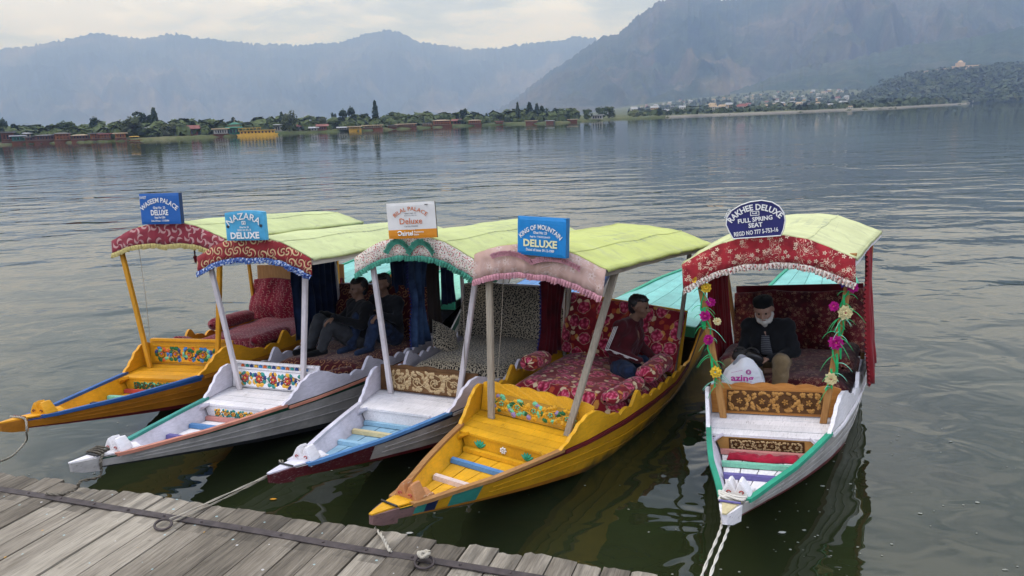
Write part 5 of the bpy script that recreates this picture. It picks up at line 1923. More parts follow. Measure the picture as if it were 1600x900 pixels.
boat4, cov4, pt4, bots4 = boat_common(4, 'mustard yellow boat with rose-print bedding, carrying a man in a maroon jacket', dict(
    strake_x=1.0, hull=[YEL4, DRED, YEL_H, YEL4, paint('flaking_pink_paint', '#8a6a66', '#4a3a34', .8), GRN, TEA, NAV], side=side4, stem=[paint('flaking_pink_paint', '#8a6a66', '#4a3a34', .8), YEL4, BLK],
    gun_l=wood('worn_gunwale_wood', '#8a6038', '#b98a55', (1, 12, 12)), gun_r=wood('worn_gunwale_wood', '#8a6038', '#b98a55', (1, 12, 12)), rub=DRED, inside=YEL4, floor=YEL4, platform=YEL4,
    thwarts=[(.94, paint('pale_pink_thwart', '#e6cfc4', '#b59a80', .3)), (1.33, LBL), (1.62, YEL4)], riser=YEL4, splash=YEL4, coaming=YEL4, orn=[paint('faded_orange_paint', '#c98a58', '#d8c8b0', .7), RED, EMR], sp_h=.675, sp_top='wave',
    panel=dict(style='leaf', leaf=[1, 2, 3, 0, 0], flower=[3], core=4, mats=[YEL4, LEAFG, FLVI, LEAFM, FLRD], ground=paint('ochre_panel_paint', '#b98a26', '#6b4f22', .3)), pz=.10, ph=.15, pw=.80,
    back=YEL4, seat_cloth=RS4, back_cloth=RS4, canopy=CAN[4], can_mats=[C4, wood('dark_grey_beam', '#5c554c', '#8d8478', (1, 12, 12)), PK4, PNKR],
    posts=[((2.09, -.345), (2.13, -.50, 1.82)), ((2.13, .365), (2.42, .56, 1.86))], post_mat=GREYW, post_w=.058, aft=[AQU, SGR]))
side5 = lambda x, j, s: 1 if (j == 2 and x < 1.85) else (2 if j == 0 else 0)
boat5, cov5, pt5, bots5 = boat_common(5, 'white boat with emerald gunwale, carved wooden panels and garlanded posts, farthest right', dict(
    hull=[WHT_H, WHT_H, DRED, WHT_I], side=side5, stem=[WHT, PYEL, PUR], gun_l=EMR, gun_r=EMR, rub=WHT, inside=WHT_I, floor=WHT, platform=WHT,
    thwarts=[(1.00, PUR), (1.28, MNT), (1.60, PINK)], riser=CARVE, splash=ORW, coaming=WHT, orn=[WHT, RED, FLYE], sp_h=.665, sp_top='wave',
    panel=dict(style='leaf', leaf=[1], flower=[1], core=1, mats=[CARVE_D, CARVE], ground=CARVE_D), pz=.115, ph=.165, pw=.76,
    panel2=dict(style='leaf', leaf=[1], flower=[1], core=1, mats=[CARVE_D, CARVE3], ground=CARVE_D),
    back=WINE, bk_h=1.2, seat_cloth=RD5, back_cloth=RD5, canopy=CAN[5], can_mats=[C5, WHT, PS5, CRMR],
    posts=[((2.10, -.403), (2.125, -.57, 1.78)), ((2.08, .404), (2.18, .66, 1.78))], post_mat=BROWNW, post_w=.056, aft=[AQU, SGR]))
# ------------------------------------------------------------------ sign boards with their lettering
def bfmt(M, p, rot=None):
    m = Matrix.Translation(Vector(p))
    if rot is not None:
        m = m @ Euler(rot).to_matrix().to_4x4()
    return M @ m
TEXT_JOBS = []
def text_curve(s, bold=.0):
    cu = bpy.data.curves.new('lettering', 'FONT')
    cu.body = s
    cu.align_x = 'CENTER'
    cu.size = 1.0
    cu.resolution_u = 2
    cu.offset = bold
    cu.extrude = 0.0
    o = bpy.data.objects.new('lettering', cu)
    COL.objects.link(o)
    return o
def set_lettering(jobs):
    """jobs: (sign, mat, string, cx, cy, width, height, arc, bold, lift, shear); arc = rise in metres of the middle over the ends"""
    tmp = [text_curve(j[2], j[8]) for j in jobs]
    dg = bpy.context.evaluated_depsgraph_get()
    for o, (sign, mat, s, cx, cy, w, h, arc, bold, lift, rot) in zip(tmp, jobs):
        me = bpy.data.meshes.new_from_object(o.evaluated_get(dg))
        co = np.array([v.co[:] for v in me.vertices])
        x0, x1 = co[:, 0].min(), co[:, 0].max()
        y0, y1 = min(0.0, co[:, 1].min() if any(c.islower() for c in s) and False else 0.0), .70
        X = (co[:, 0] - (x0 + x1) / 2) / (x1 - x0) * w
        Y = co[:, 1] / y1 * h
        if abs(arc) > 1e-6:
            # bend round a circle through the chord w with that rise
            rad = (w * w / 4 + arc * arc) / (2 * arc)
            th = X / rad * (w / (2 * rad * math.asin(min(.999, w / (2 * rad)))))
            th = X / (w / 2) * math.asin(min(.999, w / (2 * rad)))
            PX = (rad + Y) * np.sin(th)
            PY = (rad + Y) * np.cos(th) - rad
            X, Y = PX, PY
        if rot:
            c_, s_ = math.cos(rot), math.sin(rot)
            X, Y = X * c_ - Y * s_, X * s_ + Y * c_
        X = X + cx
        Y = Y + cy
        v3 = [(-lift, -a, b) for a, b in zip(X, Y)]
        nm = bpy.data.meshes.new('lettering')
        nm.from_pydata([tuple(map(float, p)) for p in v3], [], [tuple(p.vertices) for p in me.polygons])
        nm.materials.append(mat)
        ob = link('lettering', nm, sign)
        cu = o.data
        bpy.data.objects.remove(o)
        bpy.data.curves.remove(cu)
        bpy.data.meshes.remove(me)
def board(W, H, T, mats, name='board', parent=None, n=10, pad=.006, top=None, split=None):
    """soft-cornered panel in the y/z plane, bottom edge at z=0, front face at x=0; puckered cloth-covered box"""
    mb = MB()
    ny, nz = 16, 12
    front = []
    for i in range(nz + 1):
        f = i / nz
        row = []
        for j in range(ny + 1):
            u = -1 + 2 * j / ny
            tp = (top(u) if top else 0.0) * f
            e = max(abs(u), abs(2 * f - 1)) ** 10
            x = pad * e + mnoise.noise(Vector((u * 2.2, f * 3, W * 31))) * .0025
            row.append((x, -u * W / 2 + mnoise.noise(Vector((f * 4, W, u * 3))) * .002, H * f + tp))
        front.append(row)
    ms = 0
    for i in range(nz):
        for j in range(ny):
            m = 1 if (split is not None and (i + .5) / nz < split) else 0
            mb.add([front[i][j], front[i][j + 1], front[i + 1][j + 1], front[i + 1][j]], [(3, 2, 1, 0)], m)
    loop = [front[0][j] for j in range(ny + 1)] + [front[i][ny] for i in range(1, nz + 1)] + [front[nz][j] for j in range(ny - 1, -1, -1)] + [front[i][0] for i in range(nz - 1, 0, -1)]
    back = [(T, p[1], p[2]) for p in loop]
    k = len(loop)
    mb.add(loop + back, [(i, (i + 1) % k, k + (i + 1) % k, k + i) for i in range(k)] + [tuple(range(k, 2 * k))], 2 if len(mats) > 2 else 0)
    return mb.build(name, mats, parent)
def sign_at(i, y_left, z, roll, label, x=1.985, yaw=0.0, pitch=0.0):
    m = BM[i] @ Matrix.Translation((x, y_left, z)) @ Matrix.Rotation(roll, 4, 'X') @ Matrix.Rotation(yaw, 4, 'Z') @ Matrix.Rotation(pitch, 4, 'Y')
    o = empty('sign_board', m)
    return tag(o, label, 'sign', 'name boards on the canopies')
SB1 = plain('sign_blue', '#2560a8', .45, .15, 5)
SB1E = plain('sign_navy_edge', '#1c3560', .5, .2, 5)
SB2 = plain('sign_sky_blue', '#4fa6cc', .45, .25, 7)
SB3W = plain('sign_white', '#dedad4', .5, .12, 5)
SB3O = plain('sign_orange', '#d98a24', .5, .12, 5)
SB3E = plain('sign_dark_edge', '#4a4640', .5, .2, 5)
SB4 = plain('sign_azure', '#1c84c8', .4, .2, 6)
SB4E = plain('sign_azure_edge', '#2a6ea0', .5, .3, 6)
SB5 = plain('sign_indigo', '#2a2a66', .45, .2, 6)
T_W = plain('letter_white', '#ece9e4', .6, .05, 5, .2, 0)
T_O = plain('letter_orange', '#d2682c', .6, .05, 5, .2, 0)
T_Y = plain('letter_cream', '#e9e4b0', .6, .05, 5, .2, 0)
T_K = plain('letter_dark', '#3c3c40', .6, .05, 5, .2, 0)
PI_ = PI
s1 = sign_at(1, -.02, 1.945, 0.012, 'blue square sign reading WASEEM PALACE DELUXE on the leftmost canopy')
board(.49, .315, .055, [SB1, SB1, SB1E], parent=s1)
s2 = sign_at(2, -.01, 1.928, -0.015, 'small sky-blue sign reading NAZARA DELUXE on the second canopy')
board(.46, .262, .05, [SB2, SB2, SB2], parent=s2, top=lambda u: .018 * (1 - u * u))
for sx in (-.195, .195):
    d = MB()
    d.tube([(.001, -sx, .135), (-.007, -sx, .135)], .014, 9)
    d.build('button', T_K, s2)
ic = MB()
for (a, b, c, d_) in ((-.022, .022, .150, .156), (-.022, -.016, .156, .178), (.016, .022, .156, .178), (-.022, .022, .178, .184), (-.006, .006, .156, .172)):
    ic.prism([(-.006, -a, c), (-.006, -b, c), (-.006, -b, d_), (-.006, -a, d_)], (-.002, 0, 0))
ic.build('boat_emblem', T_W, s2)
s3 = sign_at(3, -.045, 1.955, -0.055, 'white sign with orange lower band and orange lettering on the third canopy')
board(.505, .325, .022, [SB3W, SB3O, SB3E], parent=s3, split=.29)
em = MB()
em.tube([(-.006, .128 + .022 * math.cos(t), .048 + .017 * math.sin(t)) for t in np.linspace(.4, 5.6, 12)], .0055, 5)
em.build('round_emblem', T_W, s3)
MB().box((-.004, -.17, .300), (.004, .030, .006)).build('maker_mark', T_K, s3)
s4 = sign_at(4, -.058, 1.905, -0.07, 'bright azure padded sign reading KING OF MOUNTAIN DELUXE', yaw=-.18)
board(.48, .315, .06, [SB4, SB4, SB4E], parent=s4, pad=.010)
s5 = sign_at(5, .045, 1.958, -0.02, 'indigo round-shouldered sign with hand-painted white lettering on the rightmost canopy')
prof = [(-.185, 0), (.19, 0), (.215, .05), (.232, .12), (.225, .18), (.195, .235), (.14, .275), (.06, .297), (-.03, .292), (-.11, .272), (-.185, .232), (-.225, .18), (-.235, .12), (-.215, .06)]
MB().prism([(.0, -a, b) for a, b in prof], (.02, 0, 0)).build('board', SB5, s5)
rim = MB()
rim.tube([(-.001, -a * .985, .003 + b * .985) for a, b in prof] + [(-.001, -prof[0][0] * .985, .003)], .0045, 4)
rim.build('painted_rim', T_W, s5)
ib = MB()
for a, b, c, d_ in ((-.035, .035, .178, .183), (-.035, .035, .210, .215), (-.035, -.030, .183, .210), (.030, .035, .183, .210), (-.018, .018, .192, .197), (-.018, -.013, .197, .205), (.006, .018, .199, .204)):
    ib.prism([(-.002, -a, c), (-.002, -b, c), (-.002, -b, d_), (-.002, -a, d_)], (-.002, 0, 0))
ib.build('cassette_emblem', T_W, s5)
L1 = .007
set_lettering([
    (s1, T_W, 'SWEET', -.19, .262, .085, .026, 0, .01, L1, 0),
    (s1, T_W, 'WASEEM PALACE', 0, .222, .415, .048, .085, .018, L1, 0),
    (s1, T_W, 'Ghat No  23', 0, .158, .15, .024, 0, .02, L1, 0),
    (s1, T_W, 'DELUXE', .0, .094, .215, .052, 0, .03, L1, 0),
    (s1, T_W, 'Regd No 5284', .0, .060, .13, .020, 0, .02, L1, 0),
    (s1, T_W, 'Date Of Issue : 11/12/2006', .0, .028, .22, .017, 0, .02, L1, 0),
    (s2, T_W, 'NAZARA', 0, .200, .355, .062, .060, .012, L1, 0),
    (s2, T_W, 'Ghat No 28', 0, .118, .11, .016, 0, .02, L1, 0),
    (s2, T_W, 'REGD NO SF/L 70', 0, .090, .16, .018, 0, .02, L1, 0),
    (s2, T_W, 'DELUXE', .0, .020, .34, .058, 0, .035, L1, 0),
    (s3, T_O, 'BILAL PALACE', 0, .252, .325, .036, .058, .004, L1, 0),
    (s3, T_K, 'GHAT NO. 21', 0, .222, .12, .011, 0, .01, L1, 0),
    (s3, T_K, 'REGD NO SF/L 105', 0, .204, .13, .007, 0, .01, L1, 0),
    (s3, T_O, 'Deluxe', 0, .132, .235, .054, 0, .004, L1, 0),
    (s3, T_K, 'Cell No 9906000', 0, .106, .14, .010, 0, .01, L1, 0),
    (s3, T_W, 'Powered By', 0, .079, .075, .011, 0, .01, L1, 0),
    (s3, T_W, 'airtel', -.045, .028, .115, .040, 0, .03, L1, 0),
    (s3, T_W, 'Payments', .075, .050, .10, .017, 0, .01, L1, 0),
    (s3, T_W, 'Bank', .05, .026, .05, .017, 0, .01, L1, 0),
    (s4, T_W, 'KING OF MOUNTAIN', 0, .218, .385, .038, .078, .02, L1, 0),
    (s4, T_W, 'Ghat No: 23', 0, .180, .135, .022, 0, .02, L1, 0),
    (s4, T_W, 'Regd No. TT/SF/03/L28-04/75', 0, .150, .20, .014, 0, .02, L1, 0),
    (s4, T_Y, 'DELUXE', 0, .076, .335, .056, 0, .035, L1, 0),
    (s4, T_W, 'Dated of Issue: 09-12-1989', 0, .040, .28, .020, 0, .02, L1, 0),
    (s5, T_W, 'S.NO-20', -.205, .205, .085, .022, 0, .02, .005, 1.0),
    (s5, T_W, 'RAKHEE DELUXE', .0, .224, .375, .046, .088, .03, .005, 0.02),
    (s5, T_W, 'FULL SPRING', .0, .132, .27, .034, 0, .03, .005, 0.05),
    (s5, T_W, 'SEAT', .0, .086, .11, .034, 0, .03, .005, 0.03),
    (s5, T_W, 'REGD NO 777 5-753-16', .0, .030, .345, .034, 0, .02, .005, 0.05),
])

# ruffled motifs on two valances
def arc_frill(cov, i, y0, y1, z0, rise, mat, h, x):
    pts = [(x, y0 + (y1 - y0) * t, z0 + rise * math.sin(PI * t) ** .8) for t in np.linspace(0, 1, 18)]
    return frill(cov, pts, mat, h, 'frill', 46, .010)
arc_frill(cov3, 3, .25, .012, 1.80, .105, GRNR, .042, 2.022)
arc_frill(cov3, 3, .012, -.23, 1.80, .105, GRNR, .042, 2.022)
arc_frill(cov4, 4, .40, .03, 1.83, .050, PNKR, .032, 2.022)
arc_frill(cov4, 4, .03, -.40, 1.83, .055, PNKR, .032, 2.022)

# ------------------------------------------------------------------ curtains, cushions, loose cloth
curtain(BM[2], (3.45, .66), (4.35, .66), .60, 1.68, DENIM, 'long navy curtain on the left side of the white flower-painted boat', 7, .035)
curtain(BM[2], (4.35, -.10), (4.38, -.62), .95, 1.66, DENIM, 'navy curtain hanging behind the seat of the white flower-painted boat', 4, .03)
curtain(BM[3], (2.98, .62), (3.45, .645), .62, 1.68, DENIM2, 'blue-grey curtain tied back with navy frill on the third boat', 3, .035, .55, ROYAL, pinch=.5)
curtain(BM[3], (3.45, .645), (3.75, .66), .68, 1.68, BROWNC, 'dark brown curtain beside the blue-grey one on the third boat', 3, .03)
curtain(BM[3], (3.8, .66), (4.1, .66), .95, 1.68, DENIM, 'short navy curtain at the rear left of the third boat', 3, .03)
curtain(BM[4], (3.42, .58), (4.15, .63), .55, 1.74, WINE, 'wine red curtain with blue edge on the mustard boat', 5, .035, .7, ROYAL, pinch=.75)
curtain(BM[5], (2.95, -.735), (3.9, -.745), .48, 1.70, SCAR, 'red frilled curtain hanging down the right outside of the garlanded boat', 6, .03, None, SCAR)
curtain(BM[5], (3.05, .665), (4.1, .68), .50, 1.70, SCAR, 'dark red curtain along the left inside of the garlanded boat', 7, .03)
CS = 'loose cushions on the boats'
bolster('bolster', bfmt(BM[1], (3.62, .50, .62), (0, .03, .03)), .85, .10, SW1S, 'crimson bolster along the far side of the yellow-orange boat', 'cushion')
bolster('bolster', bfmt(BM[1], (2.98, -.50, .57), (0, -.02, -.10)), .62, .085, SW1S, 'crimson roll along the near edge of the yellow-orange boat seat', 'cushion')
pillow('cushion', bfmt(BM[1], (2.72, .42, .52), (.5, .3, .2)), (.34, .26, .12), SW1S, 'small crimson cushion peeking over the yellow splash board')
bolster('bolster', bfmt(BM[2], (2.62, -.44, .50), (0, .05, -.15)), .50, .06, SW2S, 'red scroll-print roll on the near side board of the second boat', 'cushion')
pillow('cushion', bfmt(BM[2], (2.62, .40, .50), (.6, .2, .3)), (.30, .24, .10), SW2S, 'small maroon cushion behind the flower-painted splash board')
pillow('cushion', bfmt(BM[3], (3.42, .44, .66), (.7, -.55, .5)), (.42, .36, .14), SP3S, 'mottled cream cushion leaning at the left of the third boat seat')
bolster('bolster', bfmt(BM[4], (3.02, -.52, .60), (0, -.03, -.10)), .75, .085, RS4, 'rose-print roll along the near edge of the mustard boat bed', 'cushion')
bolster('bolster', bfmt(BM[4], (3.75, -.58, .66), (0, -.05, -.02)), .70, .11, RS4, 'thick rose-print bolster beside the man in the maroon jacket', 'cushion')
bolster('bolster', bfmt(BM[4], (3.25, .50, .64), (0, .1, .10)), .55, .10, RS4, 'rose-print bolster at the far side of the mustard boat bed', 'cushion')
pillow('cushion', bfmt(BM[4], (2.62, .36, .50), (.3, .35, .3)), (.34, .20, .09), cloth_specks('dark_check_cloth', '#3a2230', ['#6a3a44', '#20141c', '#8a5a5a'], 40, .3), 'dark checked cushion behind the mustard splash board')
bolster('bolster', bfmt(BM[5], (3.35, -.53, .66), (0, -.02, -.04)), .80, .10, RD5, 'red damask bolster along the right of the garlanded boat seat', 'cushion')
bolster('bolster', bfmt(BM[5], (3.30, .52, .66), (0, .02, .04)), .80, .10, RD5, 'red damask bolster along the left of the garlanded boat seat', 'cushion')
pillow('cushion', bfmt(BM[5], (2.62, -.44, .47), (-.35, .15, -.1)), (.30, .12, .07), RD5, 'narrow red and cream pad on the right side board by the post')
# crumpled red cloth on the fore-deck of the right boat
mb = MB()
rows, uv = [], []
for i in range(13):
    r_, u_ = [], []
    for j in range(41):
        s, t = j / 40, i / 12
        y = .27 - .53 * s
        x = 1.455 + .13 * t + .02 * math.sin(s * 9)
        z = zfloor(x) + .022 + .030 * abs(mnoise.noise(Vector((s * 9, t * 3, 2)))) + .020 * math.sin(PI * t) * (.6 + .4 * math.sin(s * 21 + 3 * t))
        if t in (0, 1) or s in (0, 1):
            z = zfloor(x) + .010
        r_.append((x, y, z))
        u_.append((y, x))
    rows.append(r_)
    uv.append(u_)
mb.grid(rows, uv=uv, flip=False, thick=(0, 0, -.006))
o = mb.build('cloth', cloth_plain('crimson_cloth', '#a01c34', .35, 9), None, True)
o.matrix_world = BM[5]
tag(o, 'crumpled crimson cloth lying on the fore-deck of the garlanded boat', 'cloth')
mb = MB()
mb.sphere((2.275, -.43, .47), (.05, .035, .06), 0, 10, 7)
o = mb.build('cloth', cloth_plain('maroon_rag', '#7a1830', .4, 20), None, True)
o.matrix_world = BM[3]
tag(o, 'small maroon rag tucked beside the right post of the third boat', 'cloth')
# white carrier bag on the right boat
mb = MB()
rows, uv = [], []
nb, nh = 36, 14
for i in range(nh + 1):
    t = i / nh
    r_, u_ = [], []
    for j in range(nb + 1):
        w = 2 * PI * j / nb
        k = float(np.interp(t, [0, .15, .6, .85, 1], [.86, 1, .98, .80, .50]))
        n = 1 + .13 * mnoise.noise(Vector((math.cos(w) * 1.6, math.sin(w) * 1.6, t * 2.4))) + .06 * math.sin(w * 7 + t * 5) * t
        r_.append((2.62 + math.cos(w) * .11 * k * n + .06 * t, .34 + math.sin(w) * .20 * k * n - .03 * t, .36 + .41 * t + .045 * math.sin(w * 2 + 1) * t))
        u_.append((w * .2, t * .4))
    rows.append(r_)
    uv.append(u_)
mb.grid(rows, uv=uv, flip=False)
mb.add([rows[0][j] for j in range(nb)], [tuple(range(nb))])
bagm = NT('white_plastic', .35, .5)
bagm.color((.72, .72, .75, 1))
bagm.b.inputs['Subsurface Weight'].default_value = .1
bagm.bump(bagm.noise(bagm.obj(), 22, 4, .6), .5, .02)
bag = mb.build('carrier_bag', bagm.done(), None, True)
bag.matrix_world = BM[5]
tag(bag, 'white plastic carrier bag with magenta print behind the carved splash board', 'bag')
MAG = plain('magenta_print', '#b0288c', .5, .05, 5, .3, 0)
bag_sign = empty('print')
bag_sign.parent = bag
bag_sign.matrix_local = Matrix.Translation((2.508, .30, .66)) @ Matrix.Rotation(.22, 4, 'Y')
set_lettering([(bag_sign, MAG, 'azing', 0, -.035, .20, .055, 0, .03, .014, 0), (bag_sign, MAG, 'for everything', -.045, .045, .10, .010, 0, 0, .014, .25)])
for k in list(bag_sign.children):
    k.parent = bag
    k.matrix_local = bag_sign.matrix_local.copy()
    k.name = 'printed_lettering'
bpy.data.objects.remove(bag_sign)
cr = MB()
cr.tube([(2.512, .30 - .055 + .020 * math.cos(t), .705 + .020 * math.sin(t)) for t in np.linspace(0, 2 * PI, 18)], .004, 4, cap=False)
cr.tube([(2.512, .30 - .055 + .011 * math.cos(t), .705 + .011 * math.sin(t)) for t in np.linspace(0, 2 * PI, 12)], .003, 4, cap=False)
cr.build('printed_badge', MAG, bag)

# ------------------------------------------------------------------ flower garlands on the right boat's posts
def flower_mb(c, r, n, seed, layers=2):
    rr = random.Random(seed)
    mb = MB()
    n = Vector(n).normalized()
    u = n.orthogonal().normalized()
    v = n.cross(u)
    for L in range(layers):
        cnt = 10 - 2 * L
        rad = r * (1 - .27 * L) * rr.uniform(.85, 1.1)
        for k in range(cnt):
            t = 2 * PI * (k + .5 * L) / cnt + rr.uniform(-.1, .1)
            d = u * math.cos(t) + v * math.sin(t)
            s = -u * math.sin(t) + v * math.cos(t)
            lift = n * (r * (.12 + .28 * L))
            p0 = Vector(c) + lift * .4
            p1 = Vector(c) + d * rad * .6 + s * rad * .40 + lift
            p2 = Vector(c) + d * rad * rr.uniform(.9, 1.1) + lift * (1.0 + rr.uniform(-.9, .6))
            p3 = Vector(c) + d * rad * .6 - s * rad * .40 + lift
            mb.add([p0, p1, p2, p3], [(0, 1, 2, 3)], 0)
    return mb
FM = {k: plain('petal_' + k, c, .7, .25, 30, .2, 0) for k, c in dict(yellow='#eec23a', cream='#ead9a0', magenta='#b01878', pink='#e0a0a8', violet='#4a34a0', white='#e6e4dc').items()}
FC = {k: plain('flower_core_' + k, c, .7, .2, 30, .2, 0) for k, c in dict(green='#5a8a3a', blue='#7fc4d4', rose='#d06a70', gold='#d8a030').items()}
TINSEL = plain('green_ribbon_leaf', '#1fa860', .5, .3, 20, .3, 0)
TINSEL2 = plain('aqua_ribbon_leaf', '#79c8a8', .5, .3, 20, .3, 0)
def garland(a, b, items, label, seed):
    rr = random.Random(seed)
    a, b = Vector(a), Vector(b)
    o = empty('flower_garland', BM[5])
    tag(o, label, 'garland', 'garlands on the front posts')
    st = MB()
    pts = []
    for k in range(18):
        t = .20 + .70 * k / 17
        w = 2 * PI * k / 6
        pts.append(a.lerp(b, t) + Vector((-.032 + .012 * math.sin(w), .028 * math.cos(w), 0)))
    st.tube(pts, .007, 5)
    st.build('stem', TINSEL, o)
    for k, (t, dy, r, col, core) in enumerate(items):
        c = a.lerp(b, t) + Vector((-.055, dy, 0))
        n = Vector((-1, dy * 3 + rr.uniform(-.2, .2), rr.uniform(-.05, .35)))
        r *= .80
        f = flower_mb(c, r, n, seed + k, 3).build('flower', FM[col], o)
        MB().sphere(c + n.normalized() * r * .28, r * .22, 0, 8, 5).build('flower_core', FC[core], f, True)
    for k in range(30):
        t = rr.uniform(.20, .86)
        p = a.lerp(b, t) + Vector((-.04, rr.uniform(-.02, .02), 0))
        d = Vector((rr.uniform(-.5, .1), rr.choice((-1, 1)) * rr.uniform(.2, 1), rr.uniform(-.2, .9))).normalized()
        L = rr.uniform(.06, .16)
        q = [p + d * L * s + Vector((0, 0, -.9 * L * s * s)) for s in np.linspace(0, 1, 6)]
        MB().tube(q, [.0032, .0032, .003, .0026, .002, .001], 3).build('streamer', TINSEL if k % 3 else TINSEL2, o)
    for k in range(5):
        t = rr.uniform(.3, .8)
        p = a.lerp(b, t) + Vector((-.05, rr.uniform(-.015, .015), 0))
        st = MB()
        st.grid([[p + Vector((0, -.008, 0)), p + Vector((0, .008, 0))], [p + Vector((-.006, -.010, -.08)), p + Vector((-.006, .010, -.08))], [p + Vector((0, -.004, -.17)), p + Vector((0, .006, -.17))]], thick=(.002, 0, 0))
        st.build('ribbon', TINSEL, o)
    return o
garland((2.10, .403, .405), (2.125, .57, 1.78), [(.875, .03, .062, 'yellow', 'gold'), (.83, -.055, .066, 'yellow', 'gold'), (.74, -.07, .055, 'magenta', 'rose'), (.655, -.005, .06, 'magenta', 'rose'),
        (.62, -.10, .05, 'cream', 'gold'), (.505, .0, .07, 'magenta', 'rose'), (.30, -.015, .072, 'yellow', 'blue')],
        'garland of yellow, magenta and cream artificial flowers on the left garlanded post', 3)
garland((2.08, -.404, .405), (2.18, -.66, 1.78), [(.85, .02, .075, 'violet', 'rose'), (.81, -.04, .055, 'magenta', 'rose'), (.70, .07, .06, 'magenta', 'rose'), (.665, -.02, .072, 'cream', 'rose'),
        (.49, .01, .072, 'magenta', 'rose'), (.275, .0, .066, 'cream', 'rose')],
        'garland of violet, magenta and cream artificial flowers on the right garlanded post', 19)
# tassels under the front of the right canopy
for k, (y, c) in enumerate(((.36, ROYAL), (.30, SCAR), (.10, WINE), (.06, WINE), (-.02, BROWNC), (-.16, TINSEL), (-.30, WINE), (-.36, SCAR))):
    p = pt5(y / .68, .06)
    t = MB()
    z = p.z - .24
    for j in range(7):
        t.tube([(p.x + .03, y + (j - 3) * .006, z + .06), (p.x + .03, y + (j - 3) * .009, z - .03 - .02 * (j % 2))], .004, 4)
    MB_o = t.build('tassel', c, cov5)
t = MB()
t.tube([(2.10, -.30, 1.70), (2.10, -.30, 1.60)], .008, 5)
t.sphere((2.10, -.30, 1.585), .022, 0, 8, 6)
t.tube([(2.10, -.30, 1.575), (2.10, -.30, 1.53)], [.018, .012], 6)
t.build('tassel', WINE, cov1)
# bundle of string hanging by the posts
for i, y in ((1, .46), (3, -.44), (4, .36)):
    st = MB()
    st.tube([(2.16, y, 1.72), (2.165, y - .01, 1.2), (2.17, y, .72)], .0035, 4)
    o = st.build('cord', GREYW, [None, boat1, None, boat3, boat4][i])
# star-leaf paintings on the riser of the mustard boat
riser4 = [c for c in boat4.children if c.name.startswith('riser_board')][0]
for y in (.22, -.22):
    mb = MB()
    for a in (-.9, -.45, 0, .45, .9):
        leaf_poly(mb, Vector((1.680, y + math.sin(a) * .03, .292 + math.cos(a) * .034)), Vector((0, -1, 0)), Vector((.03, 0, 1)), Vector((-1, 0, .03)), .075, .03, PI / 2 + a * -1 * -1, 0, False)
    mb.build('painted_leaf', EMR, riser4)
mb = MB()
petals(mb, Vector((1.680, 0, .325)), Vector((0, -1, 0)), Vector((.03, 0, 1)), Vector((-1, 0, .03)), .032, 7, 0, 0)
mb.build('painted_flower', FLWH, riser4)
# rope work
ROPE = wood('hemp_rope', '#8d8474', '#b8b0a0', (30, 30, 30), .9)
ROPE_W = wood('pale_rope', '#b3aca0', '#d6d0c4', (30, 30, 30), .9)
ROPE_D = wood('dark_wet_rope', '#3c362e', '#7c7466', (14, 14, 14), .9)
def rope(path, r, mat, label, n=48, sag=0.0, twist=260):
    """two strands laid together along a smoothed path"""
    path = [Vector(p) for p in path]
    def cr(t):
        k = len(path) - 1
        f = t * k
        i = min(k - 1, int(f))
        f -= i
        p0, p1, p2, p3 = path[max(0, i - 1)], path[i], path[i + 1], path[min(k, i + 2)]
        return .5 * ((2 * p1) + (p2 - p0) * f + (2 * p0 - 5 * p1 + 4 * p2 - p3) * f * f + (3 * p1 - p0 - 3 * p2 + p3) * f ** 3)
    pts = [cr(t) for t in np.linspace(0, 1, n)]
    L = sum((b - a).length for a, b in zip(pts, pts[1:]))
    m = max(n, int(L / .012))
    pts = [cr(t) + Vector((0, 0, -sag * math.sin(PI * t))) for t in np.linspace(0, 1, m)]
    mb = MB()
    for s in (0, 1):
        q = []
        for k, p in enumerate(pts):
            t = (pts[min(k + 1, m - 1)] - pts[max(k - 1, 0)]).normalized()
            a = t.orthogonal().normalized()
            b = t.cross(a)
            w = k * .012 * twist / 6 + PI * s
            q.append(p + (a * math.cos(w) + b * math.sin(w)) * r * .55)
        mb.tube(q, r * .62, 5)
    o = mb.build('mooring_rope', mat, None, True)
    return tag(o, label, 'rope', 'mooring ropes')
def bl(i, x, y, z):
    return BM[i] @ Vector((x, y, z))
def dk(px, py, dz=.015):
    return ground_at(px, py, DZ + dz)
rope([bl(1, .12, .085, .49), bl(1, .11, -.085, .48), bl(1, .10, -.09, .36), ground_at(40, 690, .20), ground_at(20, 712, .22), ground_at(-8, 724, .36), ground_at(-60, 741, .62)], .009, ROPE, 'thin rope hanging from the bow of the yellow-orange boat')
rope([bl(2, .16, -.08, .49), bl(2, .13, -.085, .44), bl(2, .12, -.07, .33), dk(127, 752, .10), dk(118, 764), dk(95, 772), dk(72, 771)], .010, ROPE_D, 'dark twisted rope from the second bow lying on the planks')
rope([bl(3, .16, .08, .50), bl(3, .12, .03, .50), bl(3, .02, .045, .48), RING_A + Vector((.03, .03, .01))], .006, ROPE, 'taut thin cord from the maroon bow to the left iron ring', sag=.03)
rope([bl(3, .17, .06, .50), bl(3, .06, .06, .49), RING_A + Vector((.05, .02, .0))], .006, ROPE, 'second thin cord from the maroon bow to the left iron ring', sag=.05)
rope([bl(4, .02, .02, .36), dk(597, 838, .03), dk(603, 850), dk(610, 862)], .010, ROPE, 'short grey rope from the mustard bow down onto the jetty')
kn = MB()
for k in range(4):
    c = RING_B + Vector((-.01 + .012 * (k % 2), .055 - .01 * k, .012 + .004 * k))
    kn.tube([c + Vector((.026 * math.cos(t), .018 * math.sin(t), .010 * math.sin(2 * t + k))) for t in np.linspace(0, 2 * PI, 14)], .009, 5, cap=False)
